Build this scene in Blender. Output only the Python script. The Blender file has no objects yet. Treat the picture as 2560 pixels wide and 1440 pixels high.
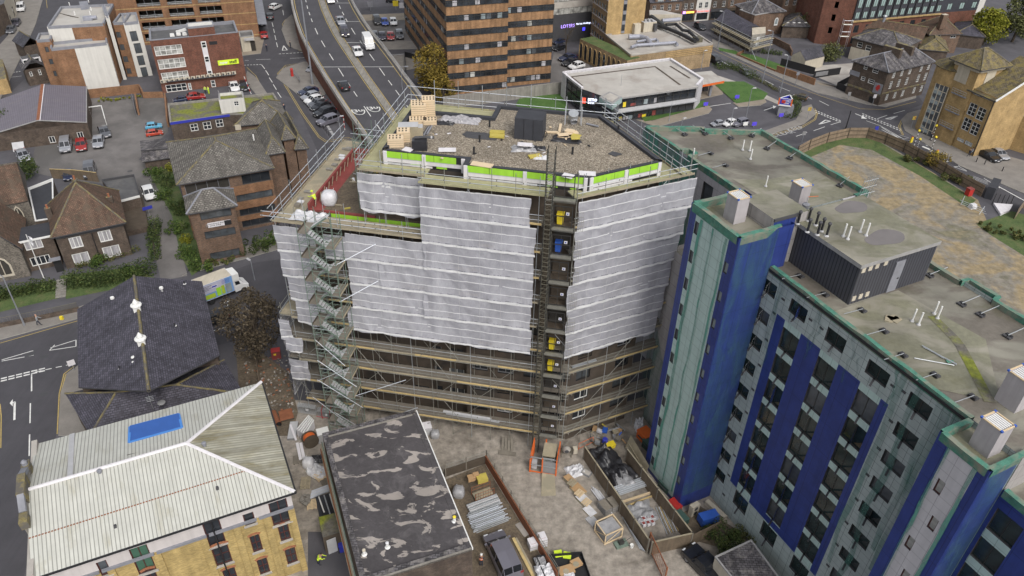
import bpy,math,random
from mathutils import Vector,Matrix
from math import sin,cos,pi
V3=Vector
RG=range
ran=random.random
def ZV(z):
 return V3((0,0,z))
def CI(n):
 return[6.2832*k/n for k in RG(n)]
MW=dict(ny=2,nx=2,fm='maroon',gm='glass')
def WH(h):
 a,b,c,d=h[:4];return b-a,d-c
def LF(e):
 return V3((-e.y,e.x,0))
def RT(e):
 return V3((e.y,-e.x,0))
def AN(e):
 return math.atan2(e.y,e.x)
def ON(v):
 return v.normalized()
def FP(z,*p):
 return[V3((*g(x,y,z).xy,0))for x,y in p]
def SV(n,k,v):
 n.inputs[k].default_value=v
random.seed(7)
rnd=random.uniform
SC=bpy.context.scene
COL=SC.collection
CAM_H=64.0
FOC=1915.6
PITCH=math.radians(35.763)
ROLL=math.radians(1.4487)
_f=V3((0,cos(PITCH),-sin(PITCH)))
_r=V3((1,0,0))
_u=_r.cross(_f)
CR=_r*cos(ROLL)+_u*sin(ROLL)
CU=-_r*sin(ROLL)+_u*cos(ROLL)
cam_d=bpy.data.cameras.new('camera')
cam=bpy.data.objects.new('camera',cam_d)
COL.objects.link(cam)
cam_d.sensor_fit='HORIZONTAL'
cam_d.sensor_width=36.0
cam_d.lens=36.0*FOC/2560.0
cam_d.clip_start=.5
cam_d.clip_end=3000
cam.matrix_world=Matrix(((CR.x,CU.x,-_f.x,0),(CR.y,CU.y,-_f.y,0),(CR.z,CU.z,-_f.z,CAM_H),(0,0,0,1)))
SC.camera=cam
SUN_EL,SUN_AZ=48.0,150.0
W=bpy.data.worlds.new('World')
SC.world=W
W.use_nodes=True
wn=W.node_tree
wn.nodes.clear()
wo=wn.nodes.new('ShaderNodeOutputWorld')
wb=wn.nodes.new('ShaderNodeBackground')
ws=wn.nodes.new('ShaderNodeTexSky')
ws.sky_type='NISHITA'
ws.sun_disc=False
ws.sun_elevation=math.radians(SUN_EL)
ws.sun_rotation=math.radians(SUN_AZ)
ws.air_density=1.0
ws.dust_density=4.0
wh=wn.nodes.new('ShaderNodeHueSaturation')
SV(wh,'Saturation',.28)
SV(wb,'Strength',.15)
wn.links.new(ws.outputs[0],wh.inputs['Color'])
wn.links.new(wh.outputs[0],wb.inputs['Color'])
wn.links.new(wb.outputs[0],wo.inputs['Surface'])
sd=bpy.data.lights.new('sun','SUN')
sd.energy=1.1
sd.angle=math.radians(22)
sd.color=(1.0,.96,.90)
sun=bpy.data.objects.new('sun',sd)
COL.objects.link(sun)
_sv=V3((sin(math.radians(SUN_AZ))*cos(math.radians(SUN_EL)),cos(math.radians(SUN_AZ))*cos(math.radians(SUN_EL)),sin(math.radians(SUN_EL))))
sun.rotation_euler=_sv.to_track_quat('Z','Y').to_euler()
SC.view_settings.view_transform='Standard'
SC.view_settings.look='None'
SC.view_settings.gamma=1.0
SC.view_settings.use_curve_mapping=False
SC.view_settings.exposure=.32
SC.cycles.max_bounces=6
SC.cycles.transparent_max_bounces=8
def g(px,py,z=.0):
 d=CR*((px-1280.0)/FOC)-CU*((py-720.0)/FOC)+_f
 t=(z-CAM_H)/d.z
 return V3((d.x*t,d.y*t,z))
def gs(pts,z=.0):
 return[g(p[0],p[1],z)for p in pts]
def V(x,y,z=.0):
 return V3((x,y,z))
HA=math.radians(-63.614)
HD0=V3((cos(HA),sin(HA),0))
HD1=V3((-sin(HA),cos(HA),0))
def hv(a,b,z=.0):
 
 p=HD0*a+HD1*b
 return V3((p.x,p.y,z))
MATS={}
def _new(name):
 m=bpy.data.materials.new(name)
 m.use_nodes=True
 nt=m.node_tree
 b=nt.nodes['Principled BSDF']
 MATS[name]=m
 return m,nt,b
def _coord(nt,kind='UV'):
 tc=nt.nodes.new('ShaderNodeTexCoord')
 return tc.outputs[kind]
def _noise(nt,vec,scale,detail=6,rough=.6,dist=.0):
 n=nt.nodes.new('ShaderNodeTexNoise')
 SV(n,'Scale',scale)
 SV(n,'Detail',detail)
 SV(n,'Roughness',rough)
 SV(n,'Distortion',dist)
 if vec is not None:nt.links.new(vec,n.inputs['Vector'])
 return n.outputs['Fac']
def _ramp(nt,fac,stops):
 r=nt.nodes.new('ShaderNodeValToRGB')
 el=r.color_ramp.elements
 while len(el)<len(stops):el.new(.5)
 for e,(p,c)in zip(el,stops):
  e.position=p
  e.color=(c[0],c[1],c[2],1)if not isinstance(c,(int,float))else(c,c,c,1)
 nt.links.new(fac,r.inputs['Fac'])
 return r.outputs['Color']
def _mix(nt,fac,a,b,mode='MIX'):
 m=nt.nodes.new('ShaderNodeMix')
 m.data_type='RGBA'
 m.blend_type=mode
 for i,v in((0,fac),(6,a),(7,b)):
  if hasattr(v,'links'):nt.links.new(v,m.inputs[i])
  elif isinstance(v,(int,float)):m.inputs[i].default_value=v
  else:m.inputs[i].default_value=(v[0],v[1],v[2],1)
 return m.outputs[2]
def _map(nt,vec,scale=(1,1,1),rot=.0):
 m=nt.nodes.new('ShaderNodeMapping')
 SV(m,'Scale',scale)
 SV(m,'Rotation',(0,0,rot))
 nt.links.new(vec,m.inputs['Vector'])
 return m.outputs[0]
def _bump(nt,b,h,strength,dist=.05):
 n=nt.nodes.new('ShaderNodeBump')
 SV(n,'Strength',strength)
 SV(n,'Distance',dist)
 nt.links.new(h,n.inputs['Height'])
 nt.links.new(n.outputs[0],b.inputs['Normal'])
def sh(c,k):
 return tuple(min(1.0,max(.0,x*k))for x in c)
def plain(name,col,rough=.8,var=.22,scale=1.2,metal=.0,bump=.0,streak=.0,second=None,amt=.5,spec=.5,fine=.0):
 
 m,nt,b=_new(name)
 uv=_coord(nt,'UV')
 n1=_noise(nt,uv,scale,8,.65)
 c=_ramp(nt,n1,[(.25,sh(col,1-var)),(.75,sh(col,1+var))])
 if fine:
  nf=_noise(nt,uv,14.0,3,.7)
  c=_mix(nt,1.0,c,_ramp(nt,nf,[(.3,1-fine),(.7,1+fine)]),'MULTIPLY')
 if second:
  n2=_noise(nt,uv,scale*.35,7,.62,.6)
  c=_mix(nt,_ramp(nt,n2,[(amt-.06,.0),(amt+.08,1.0)]),second,c)
 if streak:
  n3=_noise(nt,_map(nt,uv,(2.2,.12,1)),1.0,5,.6)
  c=_mix(nt,1.0,c,_ramp(nt,n3,[(.35,1-streak),(.62,1.0)]),'MULTIPLY')
 nt.links.new(c,b.inputs['Base Color'])
 SV(b,'Roughness',rough)
 SV(b,'Metallic',metal)
 SV(b,'Specular IOR Level',spec)
 if bump:_bump(nt,b,_noise(nt,uv,scale*8,6,.7),bump)
 return m
def bricky(name,col,mortar,bw=.45,bh=.15,var=.35,rough=.85,streak=.15,msize=.014,patch=None,amt=.4,off=.5,bumps=.3):
 
 m,nt,b=_new(name)
 uv=_coord(nt,'UV')
 t=nt.nodes.new('ShaderNodeTexBrick')
 t.offset=off
 SV(t,'Color1',(*sh(col,1-var),1))
 SV(t,'Color2',(*sh(col,1+var),1))
 SV(t,'Mortar',(*mortar,1))
 SV(t,'Scale',1.0)
 SV(t,'Mortar Size',msize)
 SV(t,'Brick Width',bw)
 SV(t,'Row Height',bh)
 nt.links.new(uv,t.inputs['Vector'])
 c=t.outputs['Color']
 n1=_noise(nt,uv,.55,8,.65)
 c=_mix(nt,1.0,c,_ramp(nt,n1,[(.28,.68),(.72,1.28)]),'MULTIPLY')
 if patch:
  n2=_noise(nt,uv,.9,8,.7,.5)
  c=_mix(nt,_ramp(nt,n2,[(amt-.05,.85),(amt+.08,.0)]),c,patch)
 if streak:
  n3=_noise(nt,_map(nt,uv,(1.4,.10,1)),1.0,5,.6)
  c=_mix(nt,1.0,c,_ramp(nt,n3,[(.35,1-streak),(.65,1.0+streak*.5)]),'MULTIPLY')
 nt.links.new(c,b.inputs['Base Color'])
 SV(b,'Roughness',rough)
 SV(b,'Specular IOR Level',.3)
 if bumps:_bump(nt,b,t.outputs['Fac'],-bumps,.03)
 return m
def lines(name,col,line,period,width=.08,axis=0,rough=.6,var=.12,metal=.0,streak=.2,bump=.6,second=None,grid=None,amt=.5):
 
 m,nt,b=_new(name)
 uv=_coord(nt,'UV')
 sx=nt.nodes.new('ShaderNodeSeparateXYZ')
 nt.links.new(uv,sx.inputs[0])
 def comb(o,per,wd):
  a=nt.nodes.new('ShaderNodeMath');a.operation='DIVIDE';SV(a,1,per)
  nt.links.new(o,a.inputs[0])
  f=nt.nodes.new('ShaderNodeMath');f.operation='FRACT';nt.links.new(a.outputs[0],f.inputs[0])
  l=nt.nodes.new('ShaderNodeMath');l.operation='LESS_THAN';SV(l,1,wd)
  nt.links.new(f.outputs[0],l.inputs[0])
  return l.outputs[0],f.outputs[0]
 k,fr=comb(sx.outputs[axis],period,width)
 if grid:
  k2,_=comb(sx.outputs[1-axis],grid[0],grid[1])
  mx=nt.nodes.new('ShaderNodeMath');mx.operation='MAXIMUM'
  nt.links.new(k,mx.inputs[0]);nt.links.new(k2,mx.inputs[1]);k=mx.outputs[0]
 n1=_noise(nt,uv,.8,7,.65)
 c=_ramp(nt,n1,[(.28,sh(col,1-var)),(.72,sh(col,1+var))])
 if second:
  n2=_noise(nt,_map(nt,uv,(.6,.22,1)),1.0,7,.65,.4)
  c=_mix(nt,_ramp(nt,n2,[(amt-.08,.0),(amt+.1,1.0)]),second,c)
 if streak:
  n3=_noise(nt,_map(nt,uv,(1.8,.10,1)),1.0,5,.6)
  c=_mix(nt,1.0,c,_ramp(nt,n3,[(.33,1-streak),(.62,1.0)]),'MULTIPLY')
 c=_mix(nt,k,c,line)
 nt.links.new(c,b.inputs['Base Color'])
 SV(b,'Roughness',rough)
 SV(b,'Metallic',metal)
 if bump:_bump(nt,b,k,-bump,.03)
 return m
def glassy(name,col,rough=.08,var=.5,scale=.35):
 m,nt,b=_new(name)
 uv=_coord(nt,'Object')
 n1=_noise(nt,uv,scale,3,.5)
 c=_ramp(nt,n1,[(.35,sh(col,1-var)),(.65,sh(col,1+var))])
 nt.links.new(c,b.inputs['Base Color'])
 SV(b,'Roughness',rough)
 SV(b,'Specular IOR Level',.6)
 return m
def leafy(name,c1,c2,c3):
 m,nt,b=_new(name)
 ge=nt.nodes.new('ShaderNodeNewGeometry')
 n1=_noise(nt,_coord(nt,'Object'),.55,4,.6)
 base=_ramp(nt,ge.outputs['Random Per Island'],[(.0,c1),(.5,c2),(1.0,c3)])
 c=_mix(nt,1.0,base,_ramp(nt,n1,[(.3,.65),(.7,1.3)]),'MULTIPLY')
 nt.links.new(c,b.inputs['Base Color'])
 SV(b,'Roughness',.75)
 SV(b,'Specular IOR Level',.2)
 return m
def glow(name,col,st):
 m,nt,b=_new(name)
 SV(b,'Base Color',(*col,1))
 SV(b,'Emission Color',(*col,1))
 SV(b,'Emission Strength',st)
 return m
def patchy(name,c1,c2,c3,s1=.5,s2=1.6,thr=.5,rough=.85,soft=.03,scuff=.25):
 
 m,nt,b=_new(name)
 uv=_coord(nt,'UV')
 n0=_noise(nt,uv,2.5,8,.7)
 base=_ramp(nt,n0,[(.3,sh(c1,.8)),(.7,sh(c1,1.2))])
 n1=_noise(nt,_map(nt,uv,(1,1.9,1),.3),s1,9,.55,.8)
 c=_mix(nt,_ramp(nt,n1,[(thr-soft,.0),(thr+soft,1.0)]),base,c2)
 n2=_noise(nt,uv,s2*.3,8,.7,1.0)
 c=_mix(nt,_ramp(nt,n2,[(.52,.0),(.74,.75)]),c,c3)
 n3=_noise(nt,uv,.16,5,.6)
 c=_mix(nt,1.0,c,_ramp(nt,n3,[(.3,1-scuff),(.7,1+scuff)]),'MULTIPLY')
 nt.links.new(c,b.inputs['Base Color'])
 SV(b,'Roughness',rough)
 _bump(nt,b,n0,.25)
 return m
def multi(name,cols,scale,rough=.9,bump=.5,detail=8,streakmap=(1,1,1)):
 
 m,nt,b=_new(name)
 uv=_map(nt,_coord(nt,'UV'),streakmap)
 n=_noise(nt,uv,scale,detail,.68,.5)
 st=[(.28+.44*i/(len(cols)-1),c)for i,c in enumerate(cols)]
 c=_ramp(nt,n,st)
 n2=_noise(nt,uv,scale*9,6,.7)
 c=_mix(nt,1.0,c,_ramp(nt,n2,[(.3,.6),(.7,1.4)]),'MULTIPLY')
 nt.links.new(c,b.inputs['Base Color'])
 SV(b,'Roughness',rough)
 _bump(nt,b,n2,bump,.06)
 return m
class MB:
 def __init__(s):
  s.v=[];s.f=[];s.m=[];s.mats=[]
 def mi(s,m):
  if m not in s.mats:s.mats.append(m)
  return s.mats.index(m)
 def poly(s,pts,m):
  i=len(s.v)
  s.v.extend([V3(p)for p in pts])
  s.f.append(tuple(RG(i,i+len(pts))))
  s.m.append(s.mi(m))
  return s
 def grid(s,rows,m,closed=False):
  i=len(s.v);n=len(rows[0])
  for r in rows:s.v.extend([V3(p)for p in r])
  k=s.mi(m)
  for a in RG(len(rows)-1):
   for b in RG(n if closed else n-1):
    c=(b+1)%n
    s.f.append((i+a*n+b,i+a*n+c,i+(a+1)*n+c,i+(a+1)*n+b))
    s.m.append(k)
  return s
 def prism(s,poly,z0,z1,m,top=None,bottom=False,cap=True):
  p=[V3((q[0],q[1],0))for q in poly]
  if sum(p[i].x*p[(i+1)%len(p)].y-p[(i+1)%len(p)].x*p[i].y for i in RG(len(p)))<0:p.reverse()
  n=len(p)
  for i in RG(n):
   a,b=p[i],p[(i+1)%n]
   s.poly([(a.x,a.y,z0),(b.x,b.y,z0),(b.x,b.y,z1),(a.x,a.y,z1)],m)
  if cap:s.poly([(a.x,a.y,z1)for a in p],top or m)
  if bottom:s.poly([(a.x,a.y,z0)for a in reversed(p)],m)
  return s
 def box(s,c,dx,dy,dz,rz=.0,m='grey',top=None,taper=1.0):
  
  ca,sa=cos(rz),sin(rz)
  def P(x,y,z):return(c[0]+x*ca-y*sa,c[1]+x*sa+y*ca,c[2]+z)
  h,k=dx/2,dy/2
  lo=[(-h,-k),(h,-k),(h,k),(-h,k)]
  b=[P(x,y,0)for x,y in lo];t=[P(x*taper,y*taper,dz)for x,y in lo]
  for i in RG(4):
   j=(i+1)%4
   s.poly([b[i],b[j],t[j],t[i]],m)
  s.poly(t,top or m);s.poly(b[::-1],m)
  return s
 def bar(s,a,b,w,z0,z1,m,top=None):
  
  a=V3(a);b=V3(b);d=V3((b.x-a.x,b.y-a.y,0));L=d.length
  c=((a.x+b.x)/2,(a.y+b.y)/2,z0)
  return s.box(c,L,w,z1-z0,AN(d),m,top)
 def beam(s,a,b,w,h,m):
  
  a=V3(a);b=V3(b);d=(b-a)
  if d.length<1e-6:return s
  d.normalize()
  x=d.cross(ZV(1))
  if x.length<1e-3:x=V3((1,0,0))
  x.normalize();y=x.cross(d)
  o=[x*sx*w/2+y*sy*h/2 for sx,sy in((-1,-1),(1,-1),(1,1),(-1,1))]
  s.grid([[a+q for q in o],[b+q for q in o]],m,True)
  s.poly([a+q for q in o][::-1],m);s.poly([b+q for q in o],m)
  return s
 def tube(s,pts,r,m,n=5,cap=False):
  pts=[V3(p)for p in pts]
  rows=[]
  for i,p in enumerate(pts):
   d=(pts[min(i+1,len(pts)-1)]-pts[max(i-1,0)])
   if d.length<1e-9:d=ZV(1)
   d.normalize()
   x=d.cross(ZV(1))
   if x.length<1e-2:x=V3((1,0,0))
   x.normalize();y=x.cross(d)
   rr=r[i]if isinstance(r,(list,tuple))else r
   rows.append([p+(x*cos(6.2832*k/n)+y*sin(6.2832*k/n))*rr for k in RG(n)])
  s.grid(rows,m,True)
  if cap:
   s.poly(rows[0][::-1],m);s.poly(rows[-1],m)
  return s
 def lathe(s,c,prof,m,n=12):
  rows=[[(c[0]+r*cos(6.2832*k/n),c[1]+r*sin(6.2832*k/n),c[2]+z)for k in RG(n)]for r,z in prof]
  s.grid(rows,m,True)
  s.poly(rows[-1],m)
  return s
 def blob(s,c,rx,ry,rz,m,n=10,k=6,lump=.12,half=False,rot=.0):
  rows=[]
  ca,sa=cos(rot),sin(rot)
  for i in RG(k+1):
   t=(pi/(2 if half else 1))*i/k
   row=[]
   for j in RG(n):
    q=6.2832*j/n;e=1+rnd(-lump,lump)
    x=rx*sin(t)*cos(q)*e;y=ry*sin(t)*sin(q)*e
    row.append((c[0]+x*ca-y*sa,c[1]+x*sa+y*ca,c[2]+rz*cos(t)*(1+rnd(-lump,lump)*.5)))
   rows.append(row)
  s.grid(rows[::-1],m,True)
  return s
 def mk(s,name,parent=None,smooth=False,uv=True):
  me=bpy.data.meshes.new(name)
  off=ZV(0)
  q=parent
  while q is not None:
   off+=q.location;q=q.parent
  me.from_pydata([tuple(p-off)for p in s.v],[],s.f)
  for m in s.mats:me.materials.append(MATS[m])
  if len(s.mats)>1:me.polygons.foreach_set('material_index',s.m)
  if uv and s.f:
   L=[]
   for f in s.f:
    p=[s.v[i]for i in f]
    nn=ZV(0)
    for i in RG(1,len(p)-1):nn+=(p[i]-p[0]).cross(p[i+1]-p[0])
    if nn.length<1e-12 or abs(nn.z)>.985*nn.length:
     for t in p:L.extend((t.x,t.y))
    else:
     nn.normalize()
     a=ON(LF(nn));b=nn.cross(a)
     for t in p:L.extend((t.dot(a),t.dot(b)))
   me.uv_layers.new(name='UVMap').data.foreach_set('uv',L)
  if smooth:me.polygons.foreach_set('use_smooth',[True]*len(me.polygons))
  me.update()
  o=bpy.data.objects.new(name,me)
  COL.objects.link(o)
  if parent is not None:o.parent=parent
  return o
def tag(o,label,cat,group=None):
 o['label']=label;o['category']=cat or o.name.split('.')[0].split('_')[-1]
 if group:o['group']=group
 return o
def T(name,label,cat,loc,group=None,rz=.0):
 o=bpy.data.objects.new(name,None)
 o.empty_display_size=.5
 o.location=loc;o.rotation_euler=(0,0,rz)
 COL.objects.link(o)
 return tag(o,label,cat,group)
def struct(o,kind='structure'):
 o['kind']=kind
 return o
def place(me,name,loc,rz,parent,rel=True,label=None):
 o=bpy.data.objects.new(name,me)
 COL.objects.link(o)
 if parent is not None:
  o.parent=parent
  if rel:
   q=parent
   off=ZV(0)
   while q is not None:
    off+=q.location;q=q.parent
   loc=V3(loc)-off
 o.location=loc;o.rotation_euler=(0,0,rz)
 return o
def cpy(src,loc,rz=None,label=None):
 r=src.copy();COL.objects.link(r);r.location=loc
 if rz is not None:r.rotation_euler=(0,0,rz)
 if label:r['label']=label
 for ch in list(src.children):
  c=ch.copy();COL.objects.link(c);c.parent=r
  for g2 in ch.children:
   d=g2.copy();COL.objects.link(d);d.parent=c
 return r
def word(body,size,loc,rx,rz,m,parent,name='lettering',depth=.01,bold=.0,sx=1.0):
 c=bpy.data.curves.new(name,'FONT')
 c.body=body;c.size=size;c.align_x='CENTER';c.align_y='CENTER';c.extrude=depth;c.offset=bold
 o=bpy.data.objects.new(name,c)
 COL.objects.link(o)
 me=bpy.data.meshes.new_from_object(o)
 bpy.data.objects.remove(o)
 me.materials.clear();me.materials.append(MATS[m])
 w=bpy.data.objects.new(name,me)
 COL.objects.link(w)
 if parent is not None:
  w.parent=parent
  q=parent
  while q is not None:
   loc=V3(loc)-q.location;q=q.parent
 w.location=loc;w.rotation_euler=(rx,0,rz);w.scale=(sx,1,1)
 return w
plain('asphalt',(.085,.082,.092),.88,.25,.25,fine=.16,second=(.062,.06,.068),amt=.42)
plain('asnew',(.060,.058,.066),.85,.2,.3,fine=.14,streak=.10)
plain('aspale',(.15,.14,.135),.92,.35,.18,fine=.18,second=(.10,.095,.092),amt=.46)
plain('paving',(.20,.185,.168),.9,.22,.5,fine=.18)
plain('paving_warm',(.24,.205,.16),.9,.2,.5,fine=.18)
plain('kerb',(.27,.26,.235),.9,.2,.8)
plain('wpaint',(.62,.62,.60),.8,.22,2.5,fine=.2)
plain('wworn',(.36,.36,.36),.85,.3,2.5,fine=.3)
plain('yline',(.40,.30,.10),.85,.22,2.0,fine=.25)
multi('site_dirt',[(.10,.086,.072),(.215,.19,.16),(.30,.268,.23),(.235,.208,.176),(.15,.13,.11)],.13,bump=.5)
multi('bearth',[(.045,.035,.026),(.10,.078,.055),(.14,.11,.075),(.07,.06,.05)],.45)
multi('wasteland',[(.125,.115,.085),(.20,.168,.115),(.265,.205,.115),(.195,.178,.15),(.15,.14,.09),(.25,.20,.125)],.09)
multi('lawn',[(.03,.075,.014),(.055,.12,.022),(.075,.135,.035)],.45)
multi('rough_grass',[(.03,.055,.016),(.07,.105,.03),(.12,.115,.05)],.5)
multi('mfelt',[(.10,.10,.10),(.12,.11,.09),(.17,.19,.02),(.09,.10,.03)],.28)
def gravel():
 m,nt,b=_new('gravel')
 uv=_coord(nt,'UV')
 v=nt.nodes.new('ShaderNodeTexVoronoi');SV(v,'Scale',11.0)
 nt.links.new(uv,v.inputs['Vector'])
 sx=nt.nodes.new('ShaderNodeSeparateColor');nt.links.new(v.outputs['Color'],sx.inputs[0])
 c=_ramp(nt,sx.outputs[0],[(.0,(.11,.09,.068)),(.45,(.205,.172,.128)),(.8,(.28,.24,.185)),(1.0,(.42,.375,.31))])
 n=_noise(nt,uv,.3,6,.65)
 c=_mix(nt,1.0,c,_ramp(nt,n,[(.3,.78),(.7,1.2)]),'MULTIPLY')
 nt.links.new(c,b.inputs['Base Color']);SV(b,'Roughness',.9)
 _bump(nt,b,v.outputs['Distance'],.8,.05)
gravel()
bricky('bbrown',(.135,.072,.042),(.17,.14,.115),.24,.08,.4)
bricky('bdark',(.088,.058,.04),(.13,.115,.10),.24,.08,.4,patch=(.065,.05,.042),amt=.45)
bricky('borange',(.235,.11,.052),(.22,.15,.10),.24,.08,.3)
bricky('bred',(.155,.055,.034),(.15,.09,.07),.24,.08,.35)
bricky('bbuff',(.40,.268,.115),(.38,.28,.15),.24,.08,.22,streak=.12)
bricky('brick_yellow',(.40,.29,.11),(.36,.28,.14),.3,.1,.22)
bricky('btan',(.325,.225,.125),(.30,.235,.15),.24,.08,.22)
bricky('brick_band',(.30,.165,.08),(.27,.17,.10),.24,.08,.22,streak=.35)
bricky('flint',(.13,.115,.095),(.15,.135,.12),.2,.12,.5)
bricky('slate',(.082,.078,.10),(.030,.029,.036),.42,.24,.30,.75,.25,.03,patch=(.055,.052,.065),amt=.42)
bricky('slold',(.105,.098,.105),(.04,.038,.04),.42,.24,.35,.8,.5,.03,patch=(.21,.195,.185),amt=.42)
bricky('tigrey',(.185,.172,.155),(.055,.052,.046),.42,.30,.32,.85,.3,.045,patch=(.115,.105,.095),amt=.45)
bricky('tibrown',(.145,.088,.062),(.055,.04,.03),.30,.20,.28,.85,.25,.03,patch=(.085,.065,.048),amt=.45)
bricky('timoss',(.155,.13,.085),(.06,.05,.036),.34,.26,.3,.85,.25,.035,patch=(.20,.16,.055),amt=.46)
bricky('tile_wet',(.062,.060,.072),(.024,.024,.03),.42,.26,.3,.55,.3,.03,patch=(.10,.095,.105),amt=.40)
plain('lichen',(.20,.165,.07),.9,.5,3.0,second=(.11,.10,.085),amt=.5,fine=.3)
lines('steel_roof',(.50,.50,.455),(.25,.25,.225),.30,.26,0,.55,.10,.0,.10,.8,(.37,.35,.27),None,.36)
lines('steel_roof_mossy',(.40,.39,.32),(.20,.19,.14),.30,.28,0,.6,.16,.0,.45,.8,(.22,.19,.10),None,.42)
lines('shed_roof',(.155,.140,.165),(.088,.08,.10),.34,.22,1,.6,.14,.0,.1,.5,(.20,.18,.17),None,.36)
lines('dclad',(.062,.064,.078),(.02,.02,.026),.32,.30,0,.5,.12,0,.15)
lines('pblue',(.026,.046,.205),(.009,.014,.07),1.28,.022,0,.45,.18,0,.18,.3,None,(2.8,.010))
lines('pmint',(.40,.52,.49),(.17,.24,.225),.92,.035,0,.5,.10,0,.1,.4,None,(.95,.035))
lines('pangrey',(.36,.415,.41),(.11,.125,.125),.93,.035,0,.5,.10,0,.14,.4,(.30,.36,.35),(.72,.04),.36)
lines('panwhite',(.49,.48,.50),(.26,.25,.27),1.0,.03,0,.55,.07,0,.12,.4,None,(.95,.03))
lines('pstone',(.36,.34,.33),(.17,.16,.155),2.4,.018,0,.7,.12,0,.2,.3,None,(1.4,.03))
plain('rwhite',(.60,.585,.545),.85,.08,.5,streak=.12)
plain('render_pink',(.52,.485,.47),.85,.08,.6,streak=.10)
plain('rcream',(.50,.45,.36),.85,.12,.8,streak=.15)
plain('wboard',(.66,.64,.66),.7,.08,1.0,streak=.1)
plain('wgloss',(.70,.70,.68),.4,.06,2.0)
plain('concr',(.25,.235,.21),.9,.25,.7,streak=.3,fine=.12)
plain('cpale',(.40,.375,.34),.9,.2,.35,second=(.30,.275,.25),amt=.45,fine=.08)
plain('rfelt',(.085,.085,.088),.85,.3,.5,second=(.13,.125,.12),amt=.42)
plain('rpale',(.40,.38,.35),.85,.16,.3,second=(.31,.28,.25),amt=.42)
plain('coping',(.30,.295,.29),.8,.2,.8,streak=.15)
plain('lead',(.21,.215,.24),.6,.25,.8)
plain('vent_box',(.40,.375,.385),.75,.10,.8,streak=.14)
patchy('patched_felt',(.058,.053,.056),(.30,.27,.245),(.15,.14,.142),.42,1.6,.575,.85,.010,.2)
patchy('hroof',(.13,.115,.095),(.20,.19,.155),(.085,.08,.045),.16,.8,.52,.55,.05,.32)
patchy('hgreen',(.17,.165,.115),(.24,.225,.18),(.11,.105,.05),.22,.8,.52,.5,.05,.3)
plain('puddle',(.155,.14,.135),.12,.15,.6)
plain('net_green',(.060,.185,.135),.85,.4,1.5,second=(.20,.205,.16),amt=.47,fine=.25)
def netting(name,col,alpha,s=.5):
 m,nt,b=_new(name)
 uv=_coord(nt,'UV')
 n=_noise(nt,_map(nt,uv,(1.0,.25,1)),s,7,.65,.8)
 nt.links.new(_ramp(nt,n,[(.3,sh(col,.75)),(.7,sh(col,1.3))]),b.inputs['Base Color'])
 a=_ramp(nt,n,[(.38,alpha*.35),(.6,min(1.0,alpha*1.35))])
 nt.links.new(a,b.inputs['Alpha'])
 SV(b,'Roughness',.9)
netting('net_veil',(.07,.20,.165),.30,.6)
netting('ndense',(.085,.26,.205),.62,.6)
netting('grime_veil',(.055,.15,.135),.20,.9)
plain('tboard',(.33,.285,.20),.9,.25,1.2,fine=.15,second=(.26,.235,.17),amt=.45)
plain('tgrn',(.345,.33,.195),.9,.22,1.2,fine=.12)
plain('tgrey',(.185,.165,.135),.9,.3,1.0,fine=.15)
plain('tdark',(.075,.058,.042),.9,.3,1.2)
plain('tnew',(.60,.47,.30),.8,.12,2.0)
plain('ply',(.62,.49,.33),.8,.08,1.0)
plain('toe_board',(.50,.38,.18),.85,.25,1.5,fine=.2)
lines('fence_wood',(.165,.125,.085),(.06,.045,.032),.15,.12,0,.9,.3,0,.3)
lines('fence_hoard',(.235,.175,.12),(.11,.08,.055),1.22,.02,0,.9,.25,0,.3)
plain('galv',(.42,.44,.455),.42,.2,2.0,metal=.55)
plain('gdull',(.245,.24,.21),.55,.25,2.0,metal=.35)
plain('gbright',(.62,.65,.70),.36,.15,2.0,metal=.55)
plain('tgreen',(.17,.225,.185),.55,.3,2.0,metal=.25)
plain('sdark',(.035,.034,.032),.5,.2,2.0)
plain('steel_olive',(.105,.095,.065),.6,.25,2.0)
plain('black',(.018,.018,.02),.6,.25,2.0)
plain('bfelt',(.036,.038,.046),.85,.22,.9,fine=.1)
plain('char',(.055,.055,.060),.7,.2,1.0)
plain('grey',(.22,.22,.225),.7,.2,1.0)
plain('gpale',(.42,.42,.43),.6,.15,1.0)
plain('lgrey',(.24,.25,.275),.5,.12,1.0,metal=.2)
plain('inter',(.038,.034,.029),.95,.4,.5)
plain('facade_dark',(.085,.066,.05),.95,.35,.6,second=(.05,.042,.036),amt=.45)
plain('site_green',(.32,.62,.045),.7,.10,1.0,streak=.12)
plain('sred',(.24,.055,.048),.8,.2,1.2,streak=.15)
plain('red',(.42,.030,.025),.5,.12,1.0)
plain('orange',(.62,.13,.025),.6,.12,1.0)
plain('rust',(.23,.085,.04),.85,.3,1.5)
plain('yellow',(.72,.56,.03),.6,.12,1.0)
plain('hivis',(.62,.80,.04),.7,.1,2.0)
plain('hi_vis_orange',(.85,.20,.03),.7,.1,2.0)
plain('insul',(.44,.36,.075),.9,.15,2.0)
plain('tarp_blue',(.028,.092,.32),.45,.15,.7)
plain('tape_blue',(.06,.21,.55),.5,.12,1.0)
plain('blue',(.03,.10,.42),.5,.15,1.0)
plain('sblue',(.035,.045,.36),.5,.08,1.0)
plain('sign_violet',(.10,.07,.62),.5,.08,1.0)
plain('tent_green',(.05,.10,.085),.7,.2,1.0)
plain('cardboard',(.40,.255,.13),.9,.12,1.0)
plain('pgrey',(.30,.30,.31),.35,.25,2.0)
plain('pwhite',(.58,.58,.60),.4,.2,2.5)
plain('pblack',(.028,.028,.032),.32,.3,2.0)
plain('duct',(.31,.32,.37),.45,.15,1.0,metal=.2)
plain('skin',(.46,.27,.19),.6,.08,4.0)
plain('cnavy',(.022,.026,.045),.9,.2,3.0)
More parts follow.
